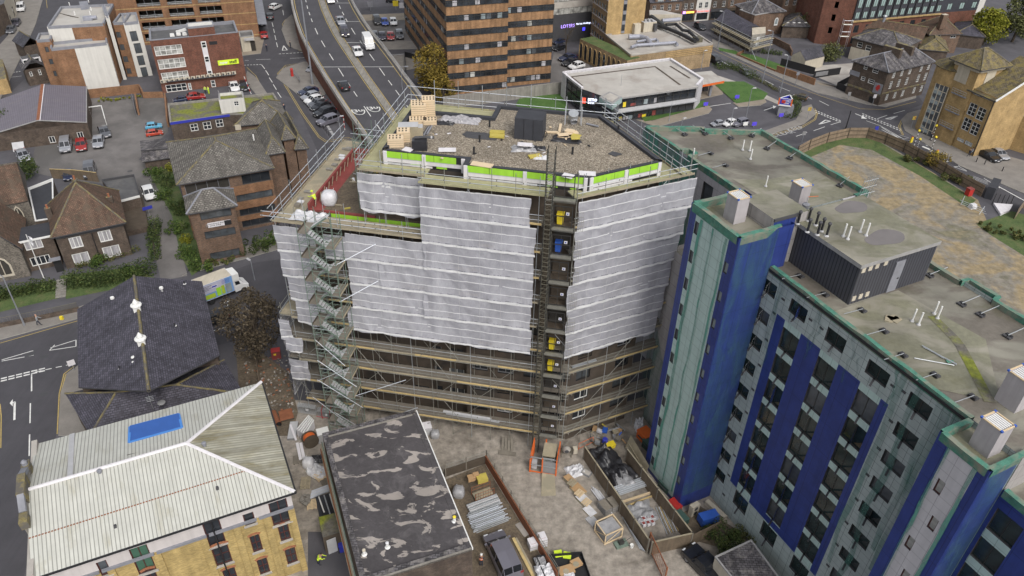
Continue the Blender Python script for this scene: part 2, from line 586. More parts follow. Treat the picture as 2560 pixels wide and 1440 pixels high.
plain('cloth_grey',(.30,.32,.34),.9,.15,3.0)
plain('hair_dark',(.03,.022,.017),.8,.2,6.0)
plain('terra',(.30,.12,.06),.85,.2,2.0)
plain('bark',(.075,.058,.042),.95,.3,3.0)
plain('maroon',(.075,.022,.018),.5,.2,2.0)
plain('curtain',(.42,.41,.43),.8,.2,3.0,streak=.5)
plain('shutter_green',(.05,.12,.08),.6,.2,1.0)
glassy('glass',(.030,.034,.040))
glassy('ggrey',(.085,.095,.105),.12)
glassy('gpal',(.24,.28,.29),.12,.35)
glassy('gmint',(.30,.40,.385),.2,.2)
glassy('gblind',(.33,.33,.31),.25,.5,.9)
glassy('ghot',(.022,.035,.036),.10,.6,.5)
glassy('glass_blue',(.030,.052,.19),.14,.2)
glassy('car_glass',(.016,.018,.022),.06)
leafy('lhedge',(.022,.040,.012),(.045,.070,.020),(.095,.115,.035))
leafy('lgreen',(.025,.052,.012),(.055,.095,.022),(.13,.17,.04))
leafy('leaf_gold',(.085,.065,.014),(.17,.125,.024),(.28,.20,.04))
leafy('leaf_lime',(.10,.12,.012),(.19,.20,.02),(.30,.28,.045))
leafy('lolive',(.050,.060,.022),(.095,.105,.038),(.14,.145,.06))
leafy('leaf_bare',(.040,.032,.022),(.075,.058,.038),(.125,.10,.066))
leafy('lweed',(.045,.062,.018),(.085,.10,.03),(.17,.145,.055))
WIN={}
def win_mesh(w,h,nx,ny,fm,gm,fw,dp):
 k=(round(w,2),round(h,2),nx,ny,fm,gm,fw,dp)
 if k in WIN:return WIN[k]
 a=MB()
 a.beam((-w/2,0,fw/2),(w/2,0,fw/2),dp,fw,fm);a.beam((-w/2,0,h-fw/2),(w/2,0,h-fw/2),dp,fw,fm)
 for x in(-w/2+fw/2,w/2-fw/2):a.beam((x,0,fw),(x,0,h-fw),fw,dp,fm)
 for i in RG(1,nx):
  x=-w/2+w*i/nx
  a.beam((x,0,fw),(x,0,h-fw),fw*.8,dp*.9,fm)
 for j in RG(1,ny):
  z=h*j/ny
  a.beam((-w/2+fw,0,z),(w/2-fw,0,z),dp*.8,fw*.8,fm)
 b=MB()
 b.poly([(-w/2+fw*.4,.01,fw*.4),(w/2-fw*.4,.01,fw*.4),(w/2-fw*.4,.01,h-fw*.4),(-w/2+fw*.4,.01,h-fw*.4)],gm)
 oa,ob=a.mk('window'),b.mk('pane')
 r=(oa.data,ob.data)
 bpy.data.objects.remove(oa);bpy.data.objects.remove(ob)
 WIN[k]=r
 return r
def win_(parent,p,rz,w,h,nx=2,ny=1,fm='wgloss',gm='glass',fw=.07,dp=.08,name='window',label=None):
 
 a,b=win_mesh(w,h,nx,ny,fm,gm,fw,dp)
 o=place(a,name,p,rz,parent)
 q=place(b,'pane',(0,0,0),0,o,rel=False)
 if label:o['label']=label
 return o
def wallf(mb,a,b,z0,z1,mat,holes=(),depth=.12,reveal=None,ucut=(),zcut=()):
 
 a=V3((a[0],a[1],0));b=V3((b[0],b[1],0))
 e=b-a;L=e.length;e.normalize();n=RT(e)
 us=sorted(set([0,L]+[x for x in ucut if 0<x<L]+[x for h in holes for x in(h[0],h[1])]))
 zs=sorted(set([z0,z1]+[x for x in zcut if z0<x<z1]+[x for h in holes for x in(h[2],h[3])]))
 def P(u,z,d=0):q=a+e*u-n*d;return(q.x,q.y,z)
 for i in RG(len(us)-1):
  run=None
  for j in RG(len(zs)-1):
   uc,zc=(us[i]+us[i+1])/2,(zs[j]+zs[j+1])/2
   solid=not any(h[0]<uc<h[1]and h[2]<zc<h[3]for h in holes)
   if solid:
    mb.poly([P(us[i],zs[j]),P(us[i+1],zs[j]),P(us[i+1],zs[j+1]),P(us[i],zs[j+1])],mat(uc,zc)if callable(mat)else mat)
 rm=reveal or('char' if callable(mat)else mat)
 for u0,u1,v0,v1 in[h[:4]for h in holes]:
  mb.poly([P(u0,v0),P(u1,v0),P(u1,v0,depth),P(u0,v0,depth)],rm)
  mb.poly([P(u0,v1),P(u0,v1,depth),P(u1,v1,depth),P(u1,v1)],rm)
  mb.poly([P(u0,v0),P(u0,v0,depth),P(u0,v1,depth),P(u0,v1)],rm)
  mb.poly([P(u1,v0),P(u1,v1),P(u1,v1,depth),P(u1,v0,depth)],rm)
 return e,n,L
def ccw(poly):
 p=[V3((q[0],q[1],0))for q in poly]
 A=sum(p[i].x*p[(i+1)%len(p)].y-p[(i+1)%len(p)].x*p[i].y for i in RG(len(p)))
 return p if A>0 else p[::-1]
def edge_to(poly,pt):
 
 best=min(RG(len(poly)),key=lambda i:((poly[i]+poly[(i+1)%len(poly)])/2-V3((pt[0],pt[1],0))).length)
 return best
def rows(L,n,w,levels,h,m0=.6,m1=.6):
 
 r=[]
 for z in levels:
  for i in RG(n):
   c=m0+w/2+(L-m0-m1-w)*(i/(n-1)if n>1 else .5)
   r.append((c-w/2,c+w/2,z,z+h))
 return r
def bldg(name,label,poly,z1,wall,roof,openings=None,parapet=.0,copm='coping',z0=.0,cat='building',roofdrop=.35,group=None,wopt=None,depth=.12,base_mat=None,roofname='roof'):
 
 p=ccw(poly)
 c=sum(p,ZV(0))/len(p)
 t=T(name,label,cat,(c.x,c.y,z0),group)
 mb=MB()
 n=len(p)
 openings=openings or{};wopt=wopt or{}
 for i in RG(n):
  a,b=p[i],p[(i+1)%n]
  hs=openings.get(i,[])
  e,nn,L=wallf(mb,a,b,z0,z1,wall[i]if isinstance(wall,dict)else wall,hs,depth)
  o=wopt.get(i,wopt.get('all',{}))
  for h in hs:
   q=a+e*((h[0]+h[1])/2)-nn*(depth-.02)
   oo=dict(o)
   if len(h)>4:oo.update(h[4])
   if oo.pop('open',False):continue
   win_(t,(q.x,q.y,h[2]),AN(e),*WH(h),**oo)
 mb.mk('wall',t)
 if roof:
  r=MB()
  r.poly([(q.x,q.y,z1-(roofdrop if parapet else .0))for q in p],roof)
  r.mk(roofname,t)
 if parapet:
  k=MB()
  inn=ins_(p,parapet)
  for i in RG(n):
   j=(i+1)%n
   k.poly([(p[i].x,p[i].y,z1+.05),(p[j].x,p[j].y,z1+.05),(inn[j].x,inn[j].y,z1+.05),(inn[i].x,inn[i].y,z1+.05)],copm)
   k.poly([(inn[i].x,inn[i].y,z1+.05),(inn[j].x,inn[j].y,z1+.05),(inn[j].x,inn[j].y,z1-roofdrop-.02),(inn[i].x,inn[i].y,z1-roofdrop-.02)],copm)
   oo=ins_(p,-.04)
   k.poly([(oo[i].x,oo[i].y,z1-.12),(oo[j].x,oo[j].y,z1-.12),(oo[j].x,oo[j].y,z1+.05),(oo[i].x,oo[i].y,z1+.05)],copm)
   k.poly([(p[i].x,p[i].y,z1+.05),(oo[i].x,oo[i].y,z1+.05),(oo[j].x,oo[j].y,z1+.05),(p[j].x,p[j].y,z1+.05)],copm)
  k.mk('parapet',t)
 t['_n']=n
 del t['_n']
 return t,p
def ins_(p,d):
 n=len(p);r=[]
 for i in RG(n):
  a,b,c=p[i-1],p[i],p[(i+1)%n]
  e1=ON(b-a);e2=ON(c-b)
  n1=LF(e1);n2=LF(e2)
  m=n1+n2
  k=max(.3,m.dot(n1))
  r.append(b+m*(d/k))
 return r
def rooff(parent,faces,mat,thick=.18,name='roof',ridge=None,rmat='lichen',rw=.13):
 
 mb=MB()
 for f in faces:
  f=[V3(q)for q in f]
  n=ZV(0)
  for i in RG(1,len(f)-1):n+=(f[i]-f[0]).cross(f[i+1]-f[0])
  if n.z<0:f.reverse()
  mm=mat
  mb.poly(f,mm)
  lo=[q-ZV(thick)for q in f]
  for i in RG(len(f)):
   j=(i+1)%len(f)
   mb.poly([lo[i],lo[j],f[j],f[i]],'char')
 o=mb.mk(name,parent)
 if ridge:
  rb=MB()
  for a,b in ridge:
   a=V3(a);b=V3(b)
   rb.tube([a+ZV(.03),b+ZV(.03)],rw,rmat,6)
  rb.mk('ridge',o)
 return o
def hipped(parent,q,z,h,mat,over=.4,hip=(1.0,1.0),rmat='lichen',rw=.13,name='roof'):
 
 p=ins_(ccw(q),-over)
 if(p[1]-p[0]).length<(p[2]-p[1]).length:p=p[1:]+p[:1]
 a,b,c,d=[V3((v.x,v.y,z))for v in p]
 m1,m2=(a+d)/2,(b+c)/2
 L=(m2-m1);w=(d-a).length/2;L1=L.length;L.normalize()
 r1=m1+L*min(w*hip[0],L1*.5)+ZV(h);r2=m2-L*min(w*hip[1],L1*.5)+ZV(h)
 fs=[[a,b,r2,r1],[c,d,r1,r2]]
 if hip[0]:fs.append([d,a,r1])
 if hip[1]:fs.append([b,c,r2])
 rg=[(r1,r2)]
 if hip[0]:rg+=[(a,r1),(d,r1)]
 if hip[1]:rg+=[(b,r2),(c,r2)]
 o=rooff(parent,fs,mat,.18,name,rg,rmat,rw)
 return o,(a,b,c,d,r1,r2)
def gable_ends(parent,r,wallmat,over=.4):
 a,b,c,d,r1,r2=r
 mb=MB()
 for x,y,t in((d,a,r1),(b,c,r2)):
  n=(y-x).cross(ZV(1)).normalized()
  k=-n*over if(n.dot((a+b+c+d)/4-x)<0)else n*over
  mb.poly([x+k-ZV(.2),y+k-ZV(.2),t+k-ZV(.2)],wallmat)
 mb.mk('gable',parent)
def leaves(name,clumps,n,size,mat,parent=None,flat=.0):
 
 vs=[];fs=[]
 wts=[c[3]**2 for c in clumps]
 pick=random.choices(clumps,wts,k=n)
 off=ZV(0)
 q=parent
 while q is not None:
  off+=q.location;q=q.parent
 gauss=random.gauss
 for c in pick:
  d=ON(V3((gauss(0,1),gauss(0,1),gauss(0,1))))*c[3]*(rnd(.35,1.0)**.5)
  p=V3((c[0]+d.x,c[1]+d.y,max(.05,c[2]+d.z*(1-flat))))-off
  s=size*rnd(.6,1.35)
  a=ON(V3((gauss(0,1),gauss(0,1),gauss(0,.6))))
  b=ON(a.cross(V3((gauss(0,1),gauss(0,1),gauss(0,1)))))
  i=len(vs)
  vs.extend((tuple(p-a*s),tuple(p+b*s*.55),tuple(p+a*s),tuple(p-b*s*.55)))
  fs.append((i,i+1,i+2,i+3))
 me=bpy.data.meshes.new(name)
 me.from_pydata(vs,[],fs)
 me.materials.append(MATS[mat])
 o=bpy.data.objects.new(name,me)
 COL.objects.link(o)
 o.parent=parent
 return o
def tree(name,label,base,h,r,mat,n=2600,size=.22,trunk=.2,crown0=.3,group=None,clumps=26,limbs=7,droop=.0,cat='tree',spread=.36):
 b=V3(base)
 t=T(name,label,cat,b,group)
 mb=MB()
 top=b+V3((rnd(-.3,.3),rnd(-.3,.3),h*.8))
 mb.tube([b,b+(top-b)*.3+V3((.1,.06,0)),b+(top-b)*.65,top],[trunk*1.25,trunk,trunk*.6,trunk*.15],'bark',7)
 cl=[]
 for i in RG(clumps):
  q=rnd(0,6.2832);u=rnd(-.9,1.0)
  rr=r*math.sqrt(max(.05,1-u*u))*rnd(.35,.95)
  cz=h*crown0+(h*(1-crown0))*(.5+.46*u)
  z=b.z+cz-droop*(rr/r)**2
  cl.append((b.x+rr*cos(q),b.y+rr*sin(q),z,r*spread*rnd(.6,1.2)))
 for i in RG(limbs):
  c=cl[i*len(cl)//limbs]
  s=b+(top-b)*rnd(.25,.7)
  e=V3(c[:3])
  mid=(s+e)/2+ZV(h*.05)
  mb.tube([s,mid,e],[trunk*.5,trunk*.3,trunk*.08],'bark',5)
 mb.mk('trunk',t)
 leaves('crown',cl,n,size,mat,t)
 return t
def shrub(name,label,base,rx,ry,h,mat,n=500,size=.14,group=None,rot=.0,cat='shrub',clumps=12):
 b=V3(base)
 t=T(name,label,cat,b,group)
 cl=[]
 ca,sa=cos(rot),sin(rot)
 for i in RG(clumps):
  x,y=rnd(-rx,rx)*.8,rnd(-ry,ry)*.8
  cl.append((b.x+x*ca-y*sa,b.y+x*sa+y*ca,b.z+h*rnd(.3,.72),h*rnd(.26,.42)))
 mb=MB()
 for i in RG(5):
  c=cl[i*clumps//5]
  mb.tube([b,(b+V3(c[:3]))/2+ZV(.1),c[:3]],[.04,.03,.015],'bark',4)
 mb.mk('stem',t)
 leaves('foliage',cl,n,size,mat,t)
 return t
def hedge(name,label,pts,w,h,mat,n,size=.13,group=None,cat='hedge'):
 cl=[]
 pts=[V3(p)for p in pts]
 mid=sum(pts,ZV(0))/len(pts)
 t=T(name,label,cat,mid,group)
 mb=MB()
 for a,b in zip(pts[:-1],pts[1:]):
  L=(b-a).length
  k=max(2,int(L/.5))
  e=ON(b-a);nn=LF(e)
  for i in RG(k):
   p=a+(b-a)*((i+.5)/k)
   for s in(-.32,.32):
    for zz in(.35,.72):
     q=p+nn*(w*s*rnd(.7,1.1))
     cl.append((q.x,q.y,p.z+h*zz*rnd(.85,1.12),w*.34*rnd(.8,1.2)))
   mb.tube([p,p+ZV(h*.7)],.025,'bark',3)
 mb.mk('stem',t)
 leaves('foliage',cl,n,size,mat,t)
 return t
_SZ=[.0]
def sheet(name,pts,z,m,kind='structure'):
 _SZ[0]+=.0007
 mb=MB();mb.poly([(p.x,p.y,z+_SZ[0])for p in ccw(pts)],m)
 return struct(mb.mk(name),kind)
def slab(name,pts,h,m,side='kerb'):
 mb=MB();mb.prism(ccw(pts),-.05,h,side,m)
 return struct(mb.mk(name))
gm=MB()
gm.poly([(-900,-200,0),(900,-200,0),(900,1300,0),(-900,1300,0)],'asphalt')
struct(gm.mk('ground'))
sheet('road',gs([(-260,880),(0,856),(195,800),(420,728),(640,656),(760,640),(1000,760),(760,800),(560,860),(160,925),(140,1090),(60,1440),(-300,1440)]),.004,'asnew')
sheet('road',gs([(60,-40),(330,-40),(95,165),(60,200),(-40,290),(-60,230)]),.004,'asnew')
sheet('road',gs([(646,-40),(742,-40),(775,140),(700,180),(905,460),(860,520),(735,250),(640,200),(610,180),(610,130),(680,110)]),.004,'asnew')
sheet('road',gs([(1380,40),(1560,90),(1760,128),(1900,190),(2080,250),(2290,230),(2310,260),(2200,300),(2260,340),(2600,520),(2620,590),(2400,470),(2130,320),(1990,360),(1890,350),(2020,300),(1960,250),(1850,195),(1740,150),(1380,100)]),.004,'asnew')
sheet('road',gs([(930,118),(1110,108),(1110,128),(940,138)]),.004,'asnew')
sheet('road',gs([(900,20),(1130,5),(1130,22),(905,38)]),.004,'asnew')
slab('pavement',gs([(-300,868),(0,838),(0,850),(195,797),(230,785),(420,730),(420,706),(190,770),(0,812),(-300,845)]),.12,'paving')
slab('pavement',gs([(500,678),(640,640),(760,606),(760,570),(690,582),(630,612),(510,652)]),.12,'paving')
slab('pavement',gs([(195,915),(168,935),(152,985),(146,1090),(300,1090),(300,915)]),.12,'paving')
slab('pavement',gs([(690,195),(707,172),(760,155),(790,158),(795,200),(815,235),(770,260),(738,232)]),.12,'paving')
slab('pavement',gs([(704,75),(712,52),(730,36),(742,60),(765,120),(778,134),(735,122),(718,112)]),.12,'paving')
slab('pavement',gs([(612,205),(618,178),(642,196),(672,240),(640,236)]),.12,'paving')
slab('pavement',gs([(604,92),(640,90),(645,30),(640,-40),(608,-40)]),.12,'paving')
slab('pavement',gs([(604,140),(652,134),(662,90),(640,80),(604,100)]),.10,'paving_warm')
slab('pavement',gs([(-60,330),(0,250),(50,150),(90,60),(118,-40),(70,-40),(20,90),(-60,180)]),.12,'paving')
slab('pavement',gs([(900,38),(1110,30),(1110,50),(905,52)]),.12,'paving_warm')
slab('pavement',gs([(940,108),(1110,98),(1110,122),(948,124)]),.12,'paving')
slab('pavement',gs([(950,142),(1110,132),(1112,160),(985,180)]),.12,'paving')
slab('pavement',gs([(1782,118),(1850,150),(1960,200),(2040,232),(2170,262),(2215,268),(2290,245),(2290,228),(2170,240),(2040,200),(1930,160),(1780,98)]),.12,'paving')
slab('pavement',gs([(2040,205),(2170,243),(2110,222),(2050,214)]),.125,'paving_warm')
slab('pavement',gs([(2252,300),(2268,284),(2300,275),(2420,330),(2480,380),(2620,420),(2640,520),(2400,416),(2300,352),(2262,328)]),.12,'paving')
slab('pavement',gs([(1990,300),(2005,268),(2028,262),(2040,285),(2010,310),(1925,337),(1900,332)]),.12,'paving')
slab('pavement',gs([(1630,303),(1770,264),(1780,274),(1772,284),(1640,318),(1590,300)]),.12,'paving_warm')
slab('pavement',gs([(1832,258),(1912,248),(1916,256),(1900,264),(1846,268)]),.12,'paving_warm')
slab('pavement',gs([(1800,200),(1795,190),(1850,208),(1940,250),(1955,258),(1945,262),(1850,222)]),.10,'cpale')
slab('pavement',gs([(1745,250),(1755,205),(1800,205),(1808,236)]),.06,'paving_warm')
sheet('car_park',gs([(75,430),(92,350),(225,330),(225,245),(345,245),(350,232),(415,240),(420,330),(345,400),(338,470),(150,446)]),.005,'aspale')
sheet('driveway',gs([(345,398),(372,410),(400,470),(440,560),(468,690),(402,702),(372,560),(360,500),(336,468)]),.006,'aspale')
sheet('car_park',gs([(905,52),(1110,50),(1110,102),(940,106)]),.005,'aspale')
sheet('car_park',gs([(1370,200),(1385,130),(1470,150),(1480,190),(1400,220)]),.005,'aspale')
sheet('yard',gs([(2110,222),(2200,250),(2200,190),(2130,158),(2030,165),(2020,182)]),.005,'cpale')
sheet('site_yard',gs([(600,1010),(745,1000),(1250,1060),(1400,1080),(1600,1010),(1700,1010),(1800,1240),(2060,1500),(700,1500),(690,1260)]),.006,'site_dirt')
sheet('bare_earth',gs([(590,880),(650,880),(720,930),(745,1030),(730,1090),(660,1090),(600,1000)]),.010,'bearth')
slab('footway',gs([(455,690),(468,684),(430,560),(398,480),(390,486),(420,560)]),.10,'aspale')
sheet('wasteland',gs([(1985,385),(2090,338),(2130,330),(2200,352),(2330,430),(2445,500),(2470,560),(2560,545),(2700,640),(2800,900),(2500,900),(2200,620),(2100,520)]),.006,'wasteland')
for q in([(1990,392),(2090,342),(2140,334),(2200,356),(2330,432),(2440,500),(2420,520),(2300,440),(2180,375),(2100,362),(2010,400)],[(2440,560),(2530,528),(2640,560),(2700,640),(2560,640),(2480,590)]):
 o=sheet('rough_grass',gs(q),.012,'rough_grass')
for q in([(1778,205),(1860,205),(1920,235),(1908,250),(1840,260),(1818,240)],[(1600,292),(1680,280),(1728,262),(1760,252),(1775,264),(1640,300),(1612,305)],[(1290,262),(1300,245),(1400,236),(1418,262),(1420,290),(1300,290)],[(1840,130),(1880,138),(1960,165),(1962,180),(1935,178),(1870,152)],[(1795,120),(1840,128),(1850,140),(1800,128)]):
 o=sheet('lawn',gs(q),.125,'lawn')
for q in([(150,690),(330,668),(400,700),(165,748)],[(0,740),(70,716),(150,700),(150,745),(-40,790)]):
 sheet('lawn',gs(q),.02,'rough_grass')
sheet('verge',gs([(372,430),(430,420),(480,560),(520,660),(480,690),(452,640),(430,540)]),.03,'rough_grass')
mk=MB()
def stripe(mb,pts,w,m,z=.009,close=False):
 p=[V3(q)for q in pts]
 if close:p=p+p[:1]
 for i in RG(len(p)-1):
  d=(p[i+1]-p[i])
  if d.length<1e-4:continue
  d.normalize();n=LF(d)*w/2
  a=p[i]-d*(w*.2 if i else 0);b=p[i+1]
  zz=ZV(z)
  mb.poly([a-n+zz,b-n+zz,b+n+zz,a+n+zz],m)
def dashes(mb,a,b,n,frac,w,m,z=.009):
 a=V3(a);b=V3(b)
 for i in RG(n):
  stripe(mb,[a+(b-a)*(i/n),a+(b-a)*((i+frac)/n)],w,m,z)
def px(mb,pts,w,m='wpaint',z=.009,close=False):stripe(mb,gs(pts),w,m,z,close)
px(mk,[(4,900),(82,877),(84,888),(4,903)],.11)
px(mk,[(126,870),(190,850),(190,866),(124,876),(137,862)],.11)
for i in RG(6):
 x=2+i*19
 dashes(mk,g(x,953-i*4.6),g(x+22,948-i*4.6),1,.7,.22,'wpaint')
 dashes(mk,g(x,947-i*4.6),g(x+22,942-i*4.6),1,.7,.22,'wpaint')
dashes(mk,g(88,930),g(190,908),4,.6,.12,'wpaint')
px(mk,[(79,934),(79,978)],.14);px(mk,[(76,1008),(75,1058)],.13);px(mk,[(74,1086),(73,1140)],.13);px(mk,[(76,960),(77,1000)],.0001)
px(mk,[(36,1050),(37,1005),(28,1008)],.22)
mk.poly([g(24,1008,.01),g(32,998,.01),g(32,1016,.01)],'wpaint')
px(mk,[(556,758),(576,752),(566,768)],.12);px(mk,[(545,790),(580,780)],.12);px(mk,[(530,828),(585,812)],.12)
for a,b in(((654,162),(662,172)),((664,176),(672,188)),((673,194),(681,206)),((683,211),(691,224)),((694,231),(703,244))):px(mk,[a,b],.14)
for a,b in(((680,56),(683,67)),((684,72),(686,82)),((687,88),(690,100)),((691,106),(694,118)),((707,25),(709,38))):px(mk,[a,b],.14)
px(mk,[(709,114),(718,125),(706,126)],.22,close=True)
dashes(mk,g(697,135),g(760,131),7,.65,.22,'wpaint');dashes(mk,g(610,163),g(656,161),6,.65,.22,'wpaint')
px(mk,[(640,149),(676,148)],.12);px(mk,[(612,151),(622,151)],.12);px(mk,[(725,146),(765,144)],.12)
for pl in([(617,168),(640,190),(663,233)],[(760,158),(716,166),(696,184),(712,208),(757,282),(798,340),(816,352),(870,343),(884,349)],[(755,158),(714,163),(693,184),(709,209),(754,284),(796,343),(815,356),(872,347)],[(742,37),(713,49),(706,60),(722,115),(770,135)]):
 px(mk,pl,.11,'yline')
for y0,x0 in((314,818),(320,822),(327,826),(333,830)):px(mk,[(x0,y0),(x0+4,y0+5)],.5,'wworn')
for a,b in(((83,403),(79,420)),((120,388),(117,406)),((157,382),(155,396)),((192,372),(191,388)),((230,368),(229,386)),((266,360),(265,380)),((252,298),(280,296)),((280,296),(283,340)),((268,278),(336,262)),((268,256),(269,278)),((301,250),(302,272)),((334,246),(334,266)),((254,250),(258,268)),((545,226),(548,234)),((572,222),(575,230))):
 px(mk,[a,b],.10,'wworn')
for pl in([(348,368),(340,369),(341,402),(352,401)],[(346,402),(340,404),(341,420),(349,421)],[(350,418),(360,418),(370,440)]):px(mk,pl,.11,'yline')
for a,b in(((1806,154),(1826,165)),((1874,186),(1898,197)),((1911,200),(1934,212)),((1948,217),(1975,228)),((2010,238),(2030,248)),((2048,252),(2072,264))):px(mk,[a,b],.14)
for k in RG(3):
 dashes(mk,g(2038,276+k*4),g(2104,303+k*4),9,.6,.28,'wpaint')if k<2 else None
 dashes(mk,g(2156,284+k*4),g(2256,325+k*4),13,.6,.28,'wpaint')if k<2 else None
px(mk,[(2047,311),(2064,300),(2076,303)],.26,close=True);px(mk,[(2214,297),(2226,298),(2244,290)],.26,close=True)
for a,b in(((2034,327),(2062,317)),((2077,312),(2102,304)),((2193,297),(2218,288)),((2234,284),(2262,276)),((1990,341),(2018,331))):px(mk,[a,b],.13)
px(mk,[(2138,284),(2160,293)],.22);mk.poly([g(2156,289,.01),g(2168,297,.01),g(2153,296,.01)],'wpaint')
px(mk,[(1910,276),(1934,268)],.22);mk.poly([g(1932,264,.01),g(1941,266,.01),g(1934,272,.01)],'wpaint')
px(mk,[(2204,318),(2248,346),(2204,324)],.13);px(mk,[(2254,345),(2226,332)],.13);px(mk,[(2258,356),(2270,356)],.15);px(mk,[(2166,302),(2200,314),(2260,348)],.12)
px(mk,[(2248,337),(2272,345),(2256,348),(2278,352)],.14,'wworn')
for k in RG(2):px(mk,[(2306+k*10,366-k*4),(2332+k*10,377-k*4)],.55)
px(mk,[(2358,378),(2380,390),(2400,400)],.12);px(mk,[(2352,394),(2414,425),(2416,428),(2385,417)],.12);px(mk,[(2357,404),(2372,404)],.13);px(mk,[(2384,417),(2400,416)],.13);px(mk,[(2372,404),(2398,417),(2392,406)],.12)
for k in RG(3):px(mk,[(2433-k*1,440+k*3),(2470,455+k*3)],.14,'wworn')
px(mk,[(2460,446),(2500,470)],.13);px(mk,[(2494,465),(2580,512)],.22)
for pl in([(2378,292),(2378,292)],[(2256,338),(2246,316),(2254,298),(2280,284)],[(2259,338),(2250,316),(2257,300),(2283,286)],[(1932,336),(2004,316),(2036,298),(2041,284),(2034,272)],[(1932,339),(2006,319),(2039,299),(2044,284),(2037,271)],[(1782,124),(1860,160),(1960,206),(2060,243),(2150,272),(2210,274),(2290,254)],[(2500,450),(2580,494)],[(500,700),(560,690)],[(0,858),(195,802)],[(143,1085),(148,985),(160,935),(186,915)],[(147,1085),(152,985),(164,937),(190,918)],[(0,1010),(3,1040),(2,1120)],[(2390,240),(2385,240)]):
 px(mk,pl,.11,'yline',.012 if pl[0][0]<1700 else.012)
px(mk,[(1774,266),(1827,258)],.16)
for a,b in(((980,136),(1045,134)),):px(mk,[a,b],.12)
px(mk,[(985,138),(1040,132),(1030,139),(990,141)],.10)
for i in RG(5):
 px(mk,[(935+i*22,100),(933+i*22,88)],.09,'wworn')
for pl in([(30,120),(42,90),(52,60)],[(60,60),(70,30),(78,0)],[(10,150),(20,132)],[(115,-5),(118,20)]):px(mk,pl,.11,'yline')
for a,b in(((55,103),(51,116)),((45,128),(41,139)),((37,147),(33,160)),((30,168),(27,180))):px(mk,[a,b],.14)
dashes(mk,g(26,182),g(54,178),4,.6,.25,'wpaint');px(mk,[(28,193),(54,190)],.12)
struct(mk.mk('road_markings'))
for body,pxy,sz,rz in(('KEEP',(2098-110,322),1.9,.44),('CLEAR',(1958,334),1.9,.44)):
 o=word(body,sz,g(pxy[0],pxy[1],.012),0,rz,'wworn',None,'road_marking',.001)
 struct(o)
mh=MB()
for x,y,s in((75,885,1.2),(110,892,1.1),(330,1010,.5),(108,985,.9),(402,568,.7),(441,683,.9),(325,428,.8),(2240,300,.7),(710,140,.8),(560,812,1.0),(690,335,.8)):
 p=g(x,y)
 mh.box((p.x,p.y,0),s,s*.7,.011,.5,'char')
struct(mh.mk('road_covers'))
FLZ=lambda y:2.6+(335-y)*.0105
LEFT=[(909,335),(878,292),(845,243),(812,192),(787,150),(768,118),(752,86),(741,55),(732,22),(727,-10),(722,-60)]
RIGHT=[(1120,335),(1086,288),(1048,237),(1010,188),(984,152),(958,118),(932,86),(910,55),(890,22),(874,-10),(852,-60)]
fl=MB()
Lp=[g(x,y,FLZ(y))for x,y in LEFT];Rp=[g(x,y,FLZ(y))for x,y in RIGHT]
e0=ON(Lp[0]-Lp[1])
Lp.insert(0,V(Lp[0].x+e0.x*26,Lp[0].y+e0.y*26,1.2));Rp.insert(0,V(Rp[0].x+e0.x*26,Rp[0].y+e0.y*26,1.2))
fly=T('flyover','dual carriageway flyover curving up behind scaffolded building',0,(Lp[3].x,Lp[3].y,0))
def across(i,t,dz=.0):
 q=Lp[i]+(Rp[i]-Lp[i])*t
 return V(q.x,q.y,q.z+dz)
N=len(Lp)
fl.grid([[across(i,.02),across(i,.5),across(i,.98)]for i in RG(N)],'asnew')
fl.mk('carriageway',fly)
w=MB()
w.grid([[V(across(i,.0).x,across(i,0).y,0),across(i,.0,-.55)]for i in RG(N)],'bred')
w.grid([[across(i,1.0,-.55),V(across(i,1.0).x,across(i,1).y,0)]for i in RG(N)],'bred')
w.mk('retaining_wall',fly)
for t0,t1,nm in((-.012,.022,'parapet'),(.978,1.012,'parapet')):
 w=MB()
 w.grid([[across(i,t0,-.55),across(i,t0,.35),across(i,t1,.35),across(i,t1,0)]for i in RG(N)],'cpale')
 w.mk(nm,fly)
 r=MB()
 tm=(t0+t1)/2
 for dz in(.62,.98):
  r.tube([across(i,tm,dz)for i in RG(N)],.05,'gpale',5)
 for i in RG(N-1):
  for k in RG(6):
   q=across(i,tm)+(across(i+1,tm)-across(i,tm))*(k/6)
   r.tube([q+ZV(.3),q+ZV(.98)],.035,'gpale',4)
 r.mk('handrail',fly)
md=MB()
md.grid([[across(i,.455,0),across(i,.455,.14),across(i,.545,.14),across(i,.545,0)]for i in RG(N)],'concr')
md.mk('central_reservation',fly)
ml=MB()
for t,m in((.445,'yline'),(.558,'yline'),(.045,'yline'),(.945,'yline')):
 stripe(ml,[across(i,t)for i in RG(N)],.14,m,.02)
for t in(.235,.755):
 for i in RG(N-1):
  a,b=across(i,t),across(i+1,t)
  nd=max(1,int((b-a).length/5.0))
  dashes(ml,a,b,nd,.5,.16,'wpaint',.02)
def acr(ya,t):
 for i in RG(N-1):
  if i and LEFT[i-1][1]>=ya>=LEFT[i][1]:
   k=(LEFT[i-1][1]-ya)/(LEFT[i-1][1]-LEFT[i][1])
   return across(i,t)+(across(i+1,t)-across(i,t))*k
 return across(1,t)
for y in(168,107,54,8):
 stripe(ml,[acr(y,.03),acr(y,.45)]if y==168 else[acr(y,.56),acr(y,.95)],.35,'wworn',.021)
stripe(ml,[acr(168,.55),acr(168,.95)],.35,'wworn',.021)
ml.mk('lane_markings',fly)
